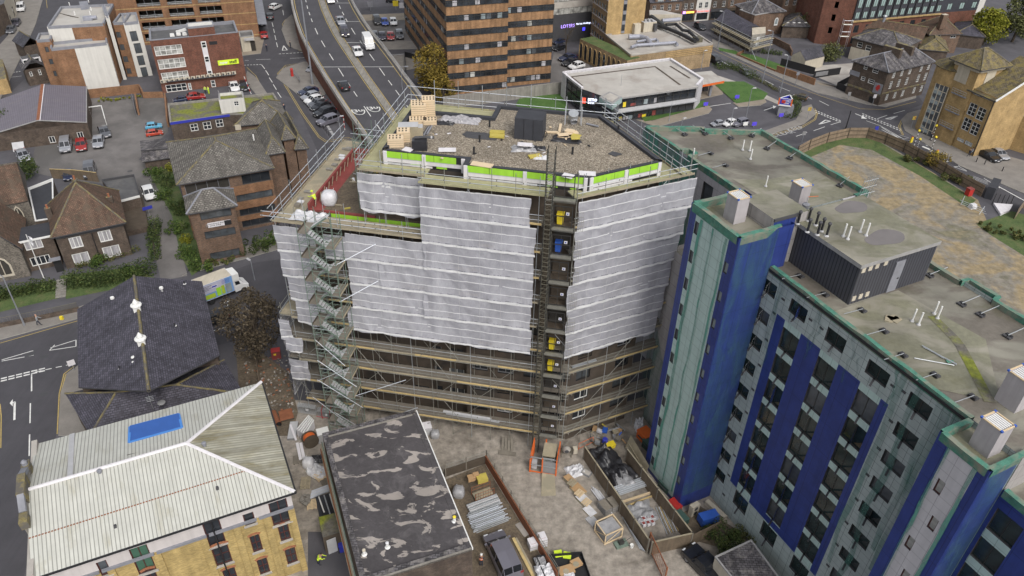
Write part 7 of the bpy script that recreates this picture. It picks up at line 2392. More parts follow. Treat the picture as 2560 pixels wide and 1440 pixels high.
m.mk('frame',x);m=MB();m.box((p.x-1.1,p.y-.45,3.1),2.4,1.0,.1,0,'tboard');m.box((p.x-1.1,p.y-.45,6.1),2.4,1.0,.1,0,'tboard');m.mk('board_lift',x)
ZPb=7.6
pA,pB_,pC=g(2135,152,ZPb),g(2221,180,ZPb),g(2332,154,ZPb)
pA,pB_,pC=[V3((*q.xy,0))for q in(pA,pB_,pC)]
PBQ=[pA,pB_,pC,pA+(pC-pB_)]
hl=hpx(pA,pB_,[((2161,163),(2167,175),dict(nx=1,ny=2)),((2183,170),(2194,185),dict(nx=1,ny=2)),((2154,190),(2161,203),dict(nx=1,ny=2)),((2172,196),(2184,212),dict(nx=1,ny=2))])
hr_=[]
Lr=(pC-pB_).length
for z,h in((5.9,1.35),(3.5,1.7),(.9,1.4)):
 for u in(.16,.34,.52,.78,.95):hr_.append((Lr*u-.55,min(Lr-.1,Lr*u+.35),z,z+h,dict(nx=2,ny=3)))
pu,_=bldg('pub','three storey brown brick pub with streaked slate roof and white sash windows',PBQ,ZPb,'bdark',None,{0:hl,1:hr_},wopt={'all':dict(fm='wgloss',gm='glass',fw=.1,dp=.1)},cat='pub')
rA,rB,rC,rD=[V3((*q.xy,ZPb))for q in ins_(PBQ,-.4)]
t1_=(rA+rD)/2*.0+(rA+rB)/2*1.0+(rD-rA)*.22+ZV(2.5);t2_=t1_+(rD-rA)*.62
rooff(pu,[[rA,rB,t1_],[rB,rC,t2_,t1_],[rC,rD,t2_],[rD,rA,t1_,t2_]],'slold',.15,'roof',[(rB,t1_),(rA,t1_),(t1_,t2_),(t2_,rC)],'lead',.12)
for k in(.3,.72):
 x=MB();c=t1_+(t2_-t1_)*k;dr_=ON(rB-rA);x.bar(c-dr_*2.0,c+dr_*2.0,1.0,ZPb+.6,ZPb+3.3,'bdark','lichen');x.mk('chimney',pu)
e=ON(pB_-pA);n=RT(e);Lp_=(pB_-pA).length
x=MB();c=pA+e*(Lp_*.86)+n*.08;cz_=c+ZV(3.6);A=AN(e)
x.box((c.x,c.y,2.5),1.9,.08,2.2,A,'lead');o=x.mk('sign_board',pu)
x=MB();pts=[(-.55,.1),(-.3,.55),(-.5,.8),(-.15,.75),(0,1.05),(.3,1.0),(.35,.7),(.6,.75),(.4,.45),(.6,.1),(.3,.15),(.2,-.5),(0,-.1),(-.2,-.55),(-.3,-.05)]
x.poly([c+n*.06+e*a_+ZV(3.45+b_)for a_,b_ in pts],'red');x.mk('lion_emblem',o)
x=MB();c=pA+e*(Lp_*.12)+n*.05;x.box((c.x,c.y,4.6),2.4,.08,1.0,A,'lead');x.mk('blank_board',pu)
band(pu,pA,pB_,2.1,2.5,'lichen',.1,name='string_course');band(pu,pB_,pC,2.6,2.9,'lichen',.1,name='string_course')
nq=FP(5.2,(2134,94),(2250,124),(2300,100),(2170,74))
t,_=bldg('slate_house','brown house with slate roof and tall grey flue behind pub',nq,5.2,{0:(lambda u,z:'rcream' if z<2.2 and u<6 else 'bdark'),1:'bdark',2:'bdark',3:'bdark'},None,{0:hpx(nq[0],nq[1],[((2145,104),(2154,120),dict(nx=1,ny=2)),((2166,112),(2175,129),dict(nx=1,ny=2))])},wopt={'all':dict(fm='wgloss',gm='glass')},cat='house');hipped(t,nq,5.2,2.2,'slold',.3)
x=MB();p=g(2193,128,0);x.tube([(p.x+1,p.y+4,3),(p.x+1.3,p.y+4.2,7.6)],.4,'lead',9,True);x.lathe((p.x+1.3,p.y+4.2,7.6),[(.45,0),(.6,.1),(.3,.4)],'galv',9);x.mk('flue',t)
nq=rectpx((2290,82),(2402,86),5.2,9);nq=FP(5.0,(2324,86),(2402,84),(2370,50),(2290,64))
t,_=bldg('hipped_house','red brick house with mottled brown hipped roof and big chimney',nq,5.0,'bbrown',None,{0:hpx(nq[0],nq[1],[((2331,88),(2348,101),dict(nx=3,ny=2)),((2377,89),(2389,95),dict(nx=2,ny=1))])},wopt={'all':dict(fm='wgloss',gm='glass')},cat='house');hipped(t,nq,5.0,3.0,'tibrown',.4)
x=MB();p=g(2357,52,8);x.box((p.x,p.y,6),1.5,1.1,3.6,.3,'bbrown','rcream');x.mk('chimney',t)
nq=FP(4.0,(2160,76),(2300,108),(2320,80),(2190,70))
t,_=bldg('long_tiled_range','long low range with mossy brown tiles behind slate house',nq,4.0,'bdark',None,{},cat='house');hipped(t,nq,4.0,2.6,'tibrown',.3,hip=(0,0))
for k,(pts_,lab,rm_)in enumerate(((((2388,84),(2462,92),(2460,66),(2390,56)),'small slate cottage beneath lime green tree','slate'),(((2300,122),(2370,128),(2360,98),(2300,96)),'low tiled store with white roof vents behind pub','timoss'))):
 nq=[V3((*g(x_,y_,3.4).xy,0))for x_,y_ in pts_];t,_=bldg('slate_cottage' if k==0 else 'tiled_store',lab,nq,3.4,'bdark',None,{},cat='house');hipped(t,nq,3.4,1.8,rm_,.3)
nq=FP(3.2,(1958,64),(2024,66),(2030,44),(1968,36))
t,_=bldg('skylight_shed','slate shed with four rooflights beside red brick block',nq,3.2,'bdark',None,{},cat='shed');hipped(t,nq,3.2,1.8,'slold',.3)
x=MB()
for px_ in(1970,1985,1998,2014):p=g(px_,57,4.2);x.box(p,.6,.4,.08,.2,'wgloss')
x.mk('rooflight',t)
nq=rectpx((1955,24),(2030,20),5,8);t,_=bldg('brick_range','red brick range with white sash windows at top edge',nq,10,'bbrown','rfelt',{0:rows((nq[1]-nq[0]).length,4,.9,[6.0],1.9)},0,wopt={'all':dict(fm='wgloss',gm='glass',nx=2,ny=2)},cat='building')
nq=rectpx((2410,22),(2490,16),4,8);t,_=bldg('white_block','white rendered block with dark window strip behind trees',[q+V3((0,6,0))for q in nq],9,'rwhite','rfelt',{0:[(1,9,5.5,7,dict(nx=5,ny=1,fm='sdark',gm='glass'))]},.2)
yb=T('yellow_block','yellow brick corner flats with round stair tower and glass strip','building',g(2370,330,0))
E0=g(2305,328,0);E1=g(2432,392,0);E0.z=E1.z=0
ef=ON(E1-E0);nf=RT(ef);AF=AN(ef)
ZY=11.4
Y=[E0,E1,E1-nf*22,E0-nf*16]
yh=hpx(E0,E1,[((2406,208),(2420,232),dict(nx=2,ny=2)),((2385,250),(2400,274),dict(nx=2,ny=2)),((2376,288),(2390,313),dict(nx=2,ny=2)),((2432,222),(2452,243),dict(nx=1,ny=3,gm='ggrey')),((2454,232),(2474,252),dict(nx=1,ny=3,gm='ggrey')),((2394,342),(2408,358),dict(nx=2,ny=3,gm='gpal')),((2414,350),(2428,368),dict(nx=2,ny=3,gm='gpal'))])
ua,za=onw(2424,262,E0,E1);ub,zb3=onw(2430,335,E0,E1)
yh+=[(ua,ua+1.7,zb3,zb3+2.4,dict(nx=2,ny=3)),(ua+2.0,ua+3.7,zb3-.1,zb3+2.3,dict(nx=2,ny=3)),(ua,ua+1.7,zb3+3.0,zb3+5.4,dict(nx=2,ny=3)),(ua+2.0,ua+3.7,zb3+2.9,zb3+5.3,dict(nx=2,ny=3))]
Ly=(E1-E0).length
yh=[h for h in yh if h[0]>.1 and h[1]<Ly-.1]
x=MB();wallf(x,E0,E1,0,ZY,'bbuff',[h[:4]for h in yh],.18,'char')
for k in RG(1,4):wallf(x,Y[k],Y[(k+1)%4],0,ZY,'bbuff')
x.poly([(E1.x,E1.y,ZY),((E1-nf*22).x,(E1-nf*22).y,ZY),((E1-nf*11).x,(E1-nf*11).y,ZY+5)],'bbuff')
x.mk('wall',yb)
for h in yh:p=E0+ef*((h[0]+h[1])/2)-nf*.15;win_(yb,(p.x,p.y,h[2]),AF,*WH(h),fm='wgloss',fw=.1,dp=.1,**{**dict(gm='glass'),**h[4]})
z11=ZV(ZY);y0,y1,y2,y3=[V3((*q.xy,ZY))for q in(E0+ef*(Ly*.52)+nf*.5,E1+nf*.5+ef*.4,E1-nf*22+ef*.4,E0-nf*22+ef*(Ly*.52))]
yr0,yr1=(y0+y3)/2+ZV(5.2),(y1+y2)/2+ZV(5.2)
rooff(yb,[[y0,y1,yr1,yr0],[y2,y3,yr0,yr1]],'timoss',.2)
x=MB().beam(y1+ZV(.05),yr1+ZV(.05),.2,.3,'wgloss');x.mk('bargeboard',yb)
tc0=E0+ef*(Ly*.17);tq=[tc0+nf*.3,tc0+ef*5.4+nf*.3,tc0+ef*5.4-nf*6,tc0-nf*6]
x=MB()
for k in RG(4):wallf(x,tq[k],tq[(k+1)%4],0 if k==0 else ZY-4,15.6,'bbuff',yh and[])
x.mk('square_tower',yb)
hipped(yb,tq,15.7,2.7,'timoss',1.0)
band(yb,tq[0],tq[1],14.9,15.75,'rcream',.35,name='eaves_board');band(yb,tq[1],tq[2],14.9,15.75,'rcream',.35,name='eaves_board')
x=MB().bar(tq[0]+ef*.9+nf*.06,tq[0]+ef*3.6+nf*.06,.1,12.0,14.9,'rcream');x.bar(tq[1]-nf*2.2+ef*.06,tq[1]-nf*4.6+ef*.06,.1,12.2,14.9,'rcream');x.mk('blank_panel',yb)
rc=E0+ef*.6-nf*2.6
x=MB().tube([(rc.x,rc.y,0),(rc.x,rc.y,13.6)],3.6,'bbuff',28);x.mk('round_tower',yb)
x=MB().lathe((rc.x,rc.y,13.6),[(4.0,-.15),(4.0,0),(.35,2.0),(.05,2.1)],'timoss',28);x.mk('conical_roof',yb)
gs0=E0+ef*1.0+nf*1.0
x=MB();gq=[E0+ef*.2+nf*.95,E0+ef*2.9+nf*.6];gf=ON(gq[1]-gq[0]);ng=RT(gf)
x.bar(gq[0],gq[1],.3,.2,10.4,'ggrey');x.mk('glass_strip',yb)
x=MB()
for j in RG(4):q=gq[0]+gf*((gq[1]-gq[0]).length*j/3)+ng*.2;x.box((q.x,q.y,.2),.12,.12,10.2,AF,'rcream')
for k in RG(11):x.bar(gq[0]+ng*.2,gq[1]+ng*.2,.1,.2+k*1.0,.3+k*1.0,'rcream' if k%2 else 'char')
x.mk('glazing_bars',yb)
for k in RG(5):
 x=MB();q0_,q1_=gq[0]+ng*.18,gq[1]+ng*.18;z0_=.5+k*2.0
 x.poly([q0_+ZV(z0_),q0_+(q1_-q0_)*.62+ZV(z0_),q0_+(q1_-q0_)*.62+ZV(z0_+.5),q0_+ZV(z0_+1.4)],'gpal');x.mk('etched_panel',yb)
for(px_,py_)in((2402,236),(2385,278),(2370,316)):
 u,z=onw(px_,py_,E0,E1);p=E0+ef*u+nf*.35;x=MB().box((p.x,p.y,z-.15),3.2,.7,.16,AF,'lead')
 for zz in(.5,.9):x.tube([p-ef*1.6+nf*.35+ZV(z+zz),p+ef*1.6+nf*.35+ZV(z+zz)],.03,'galv',4)
 for k in RG(6):q=p+ef*(-1.6+.64*k)+nf*.35;x.tube([q+ZV(z),q+ZV(z+.9)],.025,'galv',4)
 x.mk('balcony',yb)
x=MB()
for u in(Ly-.12,3.4):q=E0+ef*u+nf*.1;x.tube([(q.x,q.y,0),(q.x,q.y,ZY)],.08,'black',5)
x.mk('downpipe',yb)
yq=FP(3.6,(2540,330),(2640,360),(2680,280),(2560,280))
t,_=bldg('yellow_annexe','yellow brick annexe cut by right edge beside two parked cars',yq,7,'bbuff','rfelt',{},.2)
for nm,c,mt_ in(('pawhite',(.66,.66,.66),0),('pasilver',(.36,.37,.40),.4),('pagrey',(.13,.135,.15),.35),('pablack',(.014,.015,.019),.1),('panavy',(.022,.032,.075),.2),('paint_blue',(.03,.075,.34),.2),('paint_red',(.30,.02,.018),.1),('paint_cyan',(.115,.40,.60),.1),('paint_gold',(.105,.09,.05),.4),('paint_purple',(.055,.05,.07),.3),('paint_coral',(.48,.06,.03),.1),('paint_mauve',(.19,.185,.22),.35)):
 m=plain(nm,c,.28,.05,.8,metal=mt_);b=m.node_tree.nodes['Principled BSDF'];SV(b,'Coat Weight',.5);SV(b,'Coat Roughness',.08)
plain('tyre',(.02,.02,.022),.9);plain('rim',(.28,.28,.30),.4,metal=.5);plain('tail_red',(.30,.012,.012),.3);plain('lamp_clear',(.55,.57,.6),.2)
PROF={'hatch':(1.78,[(0,.45,.45),(.015,.62,.62),(.09,.76,.76),(.26,.90,.90),(.42,.93,1.40),(.60,.95,1.48),(.84,.98,1.40),(.955,1.0,1.06),(.985,.72,.72),(1,.45,.45)]),'saloon':(1.80,[(0,.45,.45),(.015,.60,.60),(.08,.74,.74),(.29,.88,.88),(.44,.90,1.36),(.58,.92,1.42),(.70,.94,1.36),(.85,.97,.99),(.975,.95,.95),(1,.5,.5)]),'suv':(1.88,[(0,.5,.5),(.015,.78,.78),(.08,.92,.92),(.25,1.02,1.02),(.38,1.05,1.58),(.60,1.07,1.68),(.86,1.09,1.62),(.955,1.1,1.16),(.985,.8,.8),(1,.5,.5)]),'mpv':(1.86,[(0,.5,.5),(.015,.76,.76),(.06,.88,.88),(.19,1.0,1.0),(.35,1.06,1.68),(.60,1.08,1.80),(.93,1.10,1.74),(.98,1.08,1.14),(.99,.7,.7),(1,.5,.5)]),'van':(2.0,[(0,.5,.5),(.012,.95,.95),(.05,1.10,1.10),(.17,1.30,1.30),(.28,1.36,2.25),(.36,1.38,2.48),(.98,1.40,2.45),(.992,1.3,1.35),(1,.5,.5)]),'jeep':(1.85,[(0,.6,.6),(.01,.95,.95),(.06,1.05,1.05),(.28,1.10,1.10),(.35,1.12,1.80),(.60,1.13,1.88),(.975,1.13,1.84),(.985,1.1,1.12),(1,.6,.6)]),'pickup':(1.9,[(0,.55,.55),(.012,.88,.88),(.07,1.0,1.0),(.27,1.08,1.08),(.36,1.10,1.66),(.50,1.12,1.74),(.60,1.12,1.70),(.64,1.10,1.14),(.985,1.10,1.12),(1,.6,.6)])}
CARS={}
def car_meshes(kind,paint,L):
 key=(kind,paint)
 if key in CARS:return CARS[key]
 W_,st=PROF[kind];L={'hatch':3.95,'saloon':4.55,'suv':4.5,'mpv':4.5,'van':5.4,'jeep':4.3,'pickup':5.1}[kind]
 def sec(s,zs=1.0):
  x=L/2-s[0]*L;w=W_/2;b,t=s[1],s[2]
  pl=w*(.80 if s[0]in(0,1)else.93 if s[0]<.03 or s[0]>.97 else 1.0)
  tall=t>b+.15
  wt=pl*(.80 if tall else.86)
  if kind in('van','jeep')and tall:wt=pl*.90
  h=[(pl*.93,.24),(pl,min(.5,b)),(pl,b-.07),(pl*.96,b),(wt,t),(0,t+.035)]
  return[(x,y,z)for y,z in h]+[(x,-y,z)for y,z in h[-2::-1]]
 R=[sec(s)for s in st]
 body,glass=MB(),MB()
 n=len(R[0])
 tall=[s[2]>s[1]+.15 for s in st]
 for i in RG(len(R)-1):
  for j in RG(n-1):
   f=[R[i][j],R[i+1][j],R[i+1][j+1],R[i][j+1]]
   roofstrip=j in(4,5);side=j in(3,6)
   isg=False
   if side and(tall[i]or tall[i+1]):isg=not(kind=='van' and i>4)and not(kind=='pickup' and i>6)
   if roofstrip and tall[i]!=tall[i+1]:isg=not(kind=='van' and i>4)
   if isg:
    c=sum((V3(q)for q in f),ZV(0))/4
    k=.90
    inner=[c+(V3(q)-c)*k for q in f]
    nn=(V3(f[1])-V3(f[0])).cross(V3(f[3])-V3(f[0]))
    for a in RG(4):body.poly([f[a],f[(a+1)%4],inner[(a+1)%4],inner[a]],paint)
    glass.poly(inner,'car_glass')
   else:body.poly(f,paint)
 body.poly(R[0],'black');body.poly(R[-1][::-1],'black')
 for s in(1,-1):body.box((L*.0,s*W_*.46,.2),L*.62,.06,.14,0,'black')
 body.box((L/2-.06,0,.28),.14,W_*.86,.2,0,'black');body.box((-L/2+.05,0,.30),.14,W_*.84,.2,0,'black' if kind!='saloon' else paint)
 for s in(1,-1):
  mx=L/2-st[3][0]*L-.28;body.box((mx,s*(W_/2+.09),st[3][1]+.02),.12,.2,.15,0,paint)
 if kind=='pickup':body.box((-L*.29,0,1.09),L*.36,W_*.84,.05,0,'black')
 wh=MB()
 r=.33 if kind not in('suv','jeep','pickup','van')else.37
 prof=[(r*.62,-.11),(r,-.10),(r,.10),(r*.62,.11)]
 rows_=[[(rr*cos(6.2832*k/16),yy,rr*sin(6.2832*k/16))for k in RG(16)]for rr,yy in prof]
 wh.grid(rows_,'tyre',True);wh.poly(rows_[0],'rim');wh.poly(rows_[-1][::-1],'rim')
 hl,tl,pf=MB(),MB(),MB()
 hl.box((0,0,0),.16,.36,.15,0,'lamp_clear');tl.box((0,0,0),.10,.26,.2,0,'tail_red');pf.box((0,0,0),.03,.5,.11,0,'wboard')
 hz=st[1][1]-.08;tz=.78 if kind in('hatch','saloon')else.9
 out={}
 for nm,mb,sm in(('body',body,False),('windows',glass,False),('wheel',wh,False),('headlight',hl,False),('tail_light',tl,False),('number_plate',pf,False)):
  o=mb.mk(nm,None,sm);out[nm]=o.data;bpy.data.objects.remove(o)
 lay=[('body',(0,0,0)),('windows',(0,0,.003))]
 for sx in(.33,-.31):
  for sy in(1,-1):lay.append(('wheel',(L*sx,sy*(W_/2-.13),r)))
 for sy in(1,-1):lay+=[('headlight',(L/2-.14,sy*W_*.34,hz)),('tail_light',(-L/2+.10,sy*W_*.40,tz))]
 lay+=[('number_plate',(L/2+.015,0,.42)),('number_plate',(-L/2-.025,0,.55))]
 CARS[key]=(out,lay,L)
 return CARS[key]
def car(front,rear,kind,paint,label,group,z=.0,lights=False,cat='car',name='parked_car',k=1.0):
 zf=z if not callable(z)else z(front[1]);zr_=z if not callable(z)else z(rear[1])
 a,b=g(front[0],front[1],zf),g(rear[0],rear[1],zr_)
 me,lay,L0=car_meshes(kind,paint,0)
 d=a-b;L=V3((d.x,d.y,0)).length
 s=max(.74,min(1.06,L/L0))*k
 c=(a+b)/2
 t=T(name,label,cat,c,group)
 t.rotation_euler=(0,-math.asin(max(-.2,min(.2,(a.z-b.z)/max(L,1)))),AN(d));t.scale=(s,s,s)
 t.location.z+=.012
 for nm,loc in lay:
  o=bpy.data.objects.new(nm,me[nm]);COL.objects.link(o);o.parent=t;o.location=loc
  if nm=='headlight' and lights:
   o.material_slots[0].link='OBJECT';o.material_slots[0].material=MATS['lit_head']
 return t
G1,G2,G3,G4,G5,G6='cars in brick hall car park','cars parked in row under flyover','vehicles on the flyover','cars in car park beyond flyover','cars on side streets','cars parked by banded tower'
car((407,318),(364,323),'hatch','paint_cyan','pale blue hatchback parked beside mossy-roofed annexe',G1)
car((409,335),(366,341),'hatch','paint_coral','orange-red hatchback half hidden behind slate lean-to',G1)
car((270,352),(257,324),'hatch','pagrey','dark grey hatchback nearest empty bays by brick hall',G1)
car((246,379),(251,347),'hatch','pasilver','silver hatchback between red hatchback and dark grey one',G1)
car((206,385),(205,356),'hatch','paint_red','red hatchback between two silver vehicles at brick hall',G1)
car((165,393),(169,352),'mpv','pasilver','boxy silver people carrier with roof rails beside red hatchback',G1)
car((69,410),(52,382),'saloon','pasilver','silver saloon beside pale leaning board, leftmost in car park',G1)
car((172,455),(174,434),'hatch','panavy','dark blue car nosed up to garden fence',G1)
car((226,455),(228,418),'mpv','pagrey','dark grey people carrier parked behind garden fence',G1)
car((384,510),(366,472),'hatch','pawhite','white hatchback driving down narrow drive',G1,name='moving_car')
car((748,240),(794,228),'saloon','panavy','navy saloon at far end of row, nearest grey pole',G2)
car((755,254),(800,241),'hatch','pasilver','silver car second from far end of row',G2)
car((763,263),(808,250),'hatch','pawhite','white hatchback third from far end of row',G2)
car((773,271),(815,256),'saloon','pagrey','dark grey car fourth from far end, beside white hatchback',G2)
car((780,280),(823,264),'saloon','pablack','black saloon third from near end of row',G2)
car((788,296),(838,281),'suv','pablack','black off-roader second from near end of row',G2)
car((796,317),(847,301),'suv','paint_mauve','blue-grey off-roader at near end of row',G2)
car((770,182),(786,172),'hatch','pasilver','silver car tucked beneath flyover behind grey pole',G2)
car((831,15),(821,-6),'saloon','pawhite','white car with lights on at top of flyover',G3,FLZ,True,name='moving_car')
car((856,68),(848,48),'saloon','pasilver','silver saloon following behind grey people carrier',G3,FLZ,name='moving_car')
car((867,101),(857,73),'mpv','paint_purple','dark grey people carrier with lit headlights on flyover',G3,FLZ,True,name='moving_car')
car((931,136),(912,99),'van','pawhite','tall white van with dark bumper on flyover',G3,FLZ,cat='van',name='moving_van')
car((900,147),(889,123),'saloon','pawhite','white coupe beside white van on flyover',G3,FLZ,name='moving_car')
car((853,209),(867,232),'hatch','pablack','black hatchback driving away alone on near flyover lanes',G3,FLZ,name='moving_car')
for p_,q_,k_,c_,l_ in(((948,69),(938,47),'mpv','pablack','black people carrier beside bright blue car'),((965,68),(959,54),'hatch','paint_blue','bright blue hatchback between black and white cars'),((986,68),(981,53),'hatch','pawhite','white hatchback at right of far trio'),((939,103),(935,87),'hatch','pagrey','dark grey car at left end of near four'),((957,105),(955,89),'hatch','paint_purple','dark purple-grey car left of red one'),((978,105),(976,89),'hatch','paint_red','red hatchback in near four'),((1001,102),(997,85),'suv','pagrey','dark grey off-roader at right end of near four'),((1024,45),(1044,43),'suv','panavy','navy car emerging beside banded tower'),((1030,88),(1050,86),'hatch','panavy','dark blue car half hidden by banded tower'),((1000,7),(966,6),'suv','pablack','black car on street at top edge beyond flyover')):
 car(p_,q_,k_,c_,l_,G4)
for p_,q_,k_,c_,l_ in(((1397,155),(1440,145),'saloon','panavy','navy saloon farthest of three by arcade wall'),((1405,168),(1448,156),'saloon','pablack','black saloon in middle of three by arcade wall'),((1418,177),(1464,165),'hatch','pawhite','white car nearest of three by arcade wall'),((1384,128),(1412,122),'hatch','pablack','black car parked under bare street tree'),((1384,112),(1410,106),'hatch','panavy','dark blue car on street beneath lit shop signs')):
 car(p_,q_,k_,c_,l_,G6)
for p_,q_,k_,c_,l_ in(((52,35),(57,17),'mpv','pawhite','white van-like car coming down far left street'),((24,90),(36,72),'hatch','pagrey','grey car parked at kerb on far left street, nearer of two'),((36,72),(47,55),'hatch','paint_purple','dark car parked at kerb on far left street, farther of two'),((701,17),(678,27),'hatch','pawhite','white car turning across street by flyover'),((652,50),(647,33),'hatch','pasilver','silver-grey car parked behind dark blue one by car park'),((657,70),(652,53),'hatch','panavy','dark blue car parked against multistorey pavement'),((673,39),(678,54),'hatch','pablack','black car in middle of street by multistorey'),((657,86),(663,101),'hatch','paint_red','small red car parked by stone entrance lodge'),((591,233),(583,213),'saloon','pawhite','white saloon parked against dark red office'),((616,232),(608,212),'hatch','pablack','black hatchback parked beside white saloon at red office'),((515,245),(468,250),'hatch','paint_red','red hatchback behind mossy flat roof'),((437,256),(466,252),'hatch','panavy','navy car mostly hidden by mossy flat roof'),((1800,165),(1779,151),'jeep','pablack','boxy black jeep beside tan hall wall'),((1872,190),(1853,180),'hatch','pagrey','grey-blue car behind clipped hedge'),((1980,244),(2017,253),'hatch','paint_gold','dark gold hatchback on road by triangular sign'),((1758,78),(1740,66),'hatch','pablack','black car parked before red shopfronts'),((1808,317),(1838,309),'hatch','pawhite','white car peeping over green netted parapet'),((1832,317),(1868,309),'suv','paint_mauve','grey off-roader peeping over green netted parapet'),((1782,316),(1804,312),'hatch','pasilver','silver car roof just showing over green net'),((2497,411),(2441,381),'saloon','pablack','black saloon parked against yellow brick flats'),((2514,404),(2475,378),'saloon','pasilver','silver saloon beside black one at yellow flats'),((498,815),(576,795),'suv','pablack','black car on street behind slate hall, beyond box lorry')):
 car(p_,q_,k_,c_,l_,G5)
car((1233,1350),(1281,1452),'mpv','paint_mauve','long silver-grey people carrier parked below stack of steel tubes',None,k=1.12)
car((1716,1378),(1810,1478),'pickup','pablack','black pickup truck beside grey-roofed store at bottom edge',None,k=1.0,cat='pickup',name='pickup_truck')
a,b=g(618,716),g(500,762)
d=(a-b);L=d.length;d.normalize();A=AN(d)
lo_=T('box_lorry','white box lorry with colourful picture panel passing behind slate hall',0,(a+b)/2)
c=(a+b)/2;sd=RT(d)
def lp(x,y,z):return c+d*x-sd*y+ZV(z)
x=MB().beam(lp(-L/2,0,2.2),lp(L*.19,0,2.2),2.3,2.6,'wboard');x.box(lp(-L*.15,0,3.5),L*.66,2.2,.04,A,'rcream');x.mk('box_body',lo_)
x=MB().prism([lp(L*.19,-1.1,0),lp(L*.19,1.1,0),lp(L*.33,.95,0),lp(L*.33,-.95,0)],2.3,3.3,'wgloss');x.mk('wind_deflector',lo_)
x=MB()
R=[[lp(L*.20,y,z)for y,z in((-1,.5),(-1,1.4),(-.9,2.3),(.9,2.3),(1,1.4),(1,.5))],[lp(L*.33,y,z)for y,z in((-1,.5),(-1,1.35),(-.88,2.2),(.88,2.2),(1,1.35),(1,.5))],[lp(L*.40,y,z)for y,z in((-1,.5),(-1,1.3),(-.95,1.4),(.95,1.4),(1,1.3),(1,.5))],[lp(L*.49,y,z)for y,z in((-.95,.5),(-.95,1.0),(-.9,1.1),(.9,1.1),(.95,1.0),(.95,.5))]]
x.grid(R,'pawhite');x.poly(R[-1],'black');x.mk('cab',lo_)
x=MB().poly([lp(L*.335,-.8,2.12),lp(L*.335,.8,2.12),lp(L*.40,.88,1.43),lp(L*.40,-.88,1.43)],'car_glass');x.poly([lp(L*.23,-.99,1.4),lp(L*.34,-.985,1.4),lp(L*.31,-.93,2.1),lp(L*.23,-.93,2.1)],'car_glass');x.mk('windows',lo_)
x=MB();o_=-1.16
def pq_(x0,x1,z0,z1,m,off):x.poly([lp(x0,-1.155-off,z0),lp(x1,-1.155-off,z0),lp(x1,-1.155-off,z1),lp(x0,-1.155-off,z1)],m)
plain('panel_sky',(.16,.30,.55),.5,.2,.3);plain('panel_lilac',(.42,.42,.52),.5,.1,.4);plain('panel_lime',(.36,.48,.04),.5,.15,.5)
pq_(-L*.48,L*.18,.95,3.45,'panel_sky',.0);pq_(-L*.46,L*.03,2.0,3.4,'panel_lilac',.006);pq_(-L*.46,-L*.2,1.1,1.8,'panel_lime',.012);pq_(-L*.17,-L*.08,1.1,2.4,'site_green',.012);pq_(-L*.07,0,1.1,2.5,'panel_lime',.018);pq_(L*.02,L*.14,1.1,2.5,'gpal',.018)
pq_(-L*.25,-L*.13,2.6,3.0,'wboard',.018);pq_(-L*.24,-L*.14,2.68,2.92,'sblue',.024)
for k in RG(4):pq_(-L*.44,-L*.3+(k%2)*.4,2.5+k*.2,2.56+k*.2,'char',.02);pq_(-L*.04,L*.12,2.7+k*.16,2.74+k*.16,'sblue',.02)
x.mk('picture_panel',lo_)
for sx in(-.30,.37):
 for sy in(-.95,.95):
  x=MB();p0_,p1_=lp(L*sx,sy-.12,.4),lp(L*sx,sy+.12,.4);x.tube([p0_,p1_],.4,'tyre',14,True);x.mk('wheel',lo_)
for sy in(-.7,.7):x=MB().box(lp(L*.49,sy,.85),.1,.3,.2,A,'lamp_clear');x.mk('headlight',lo_)
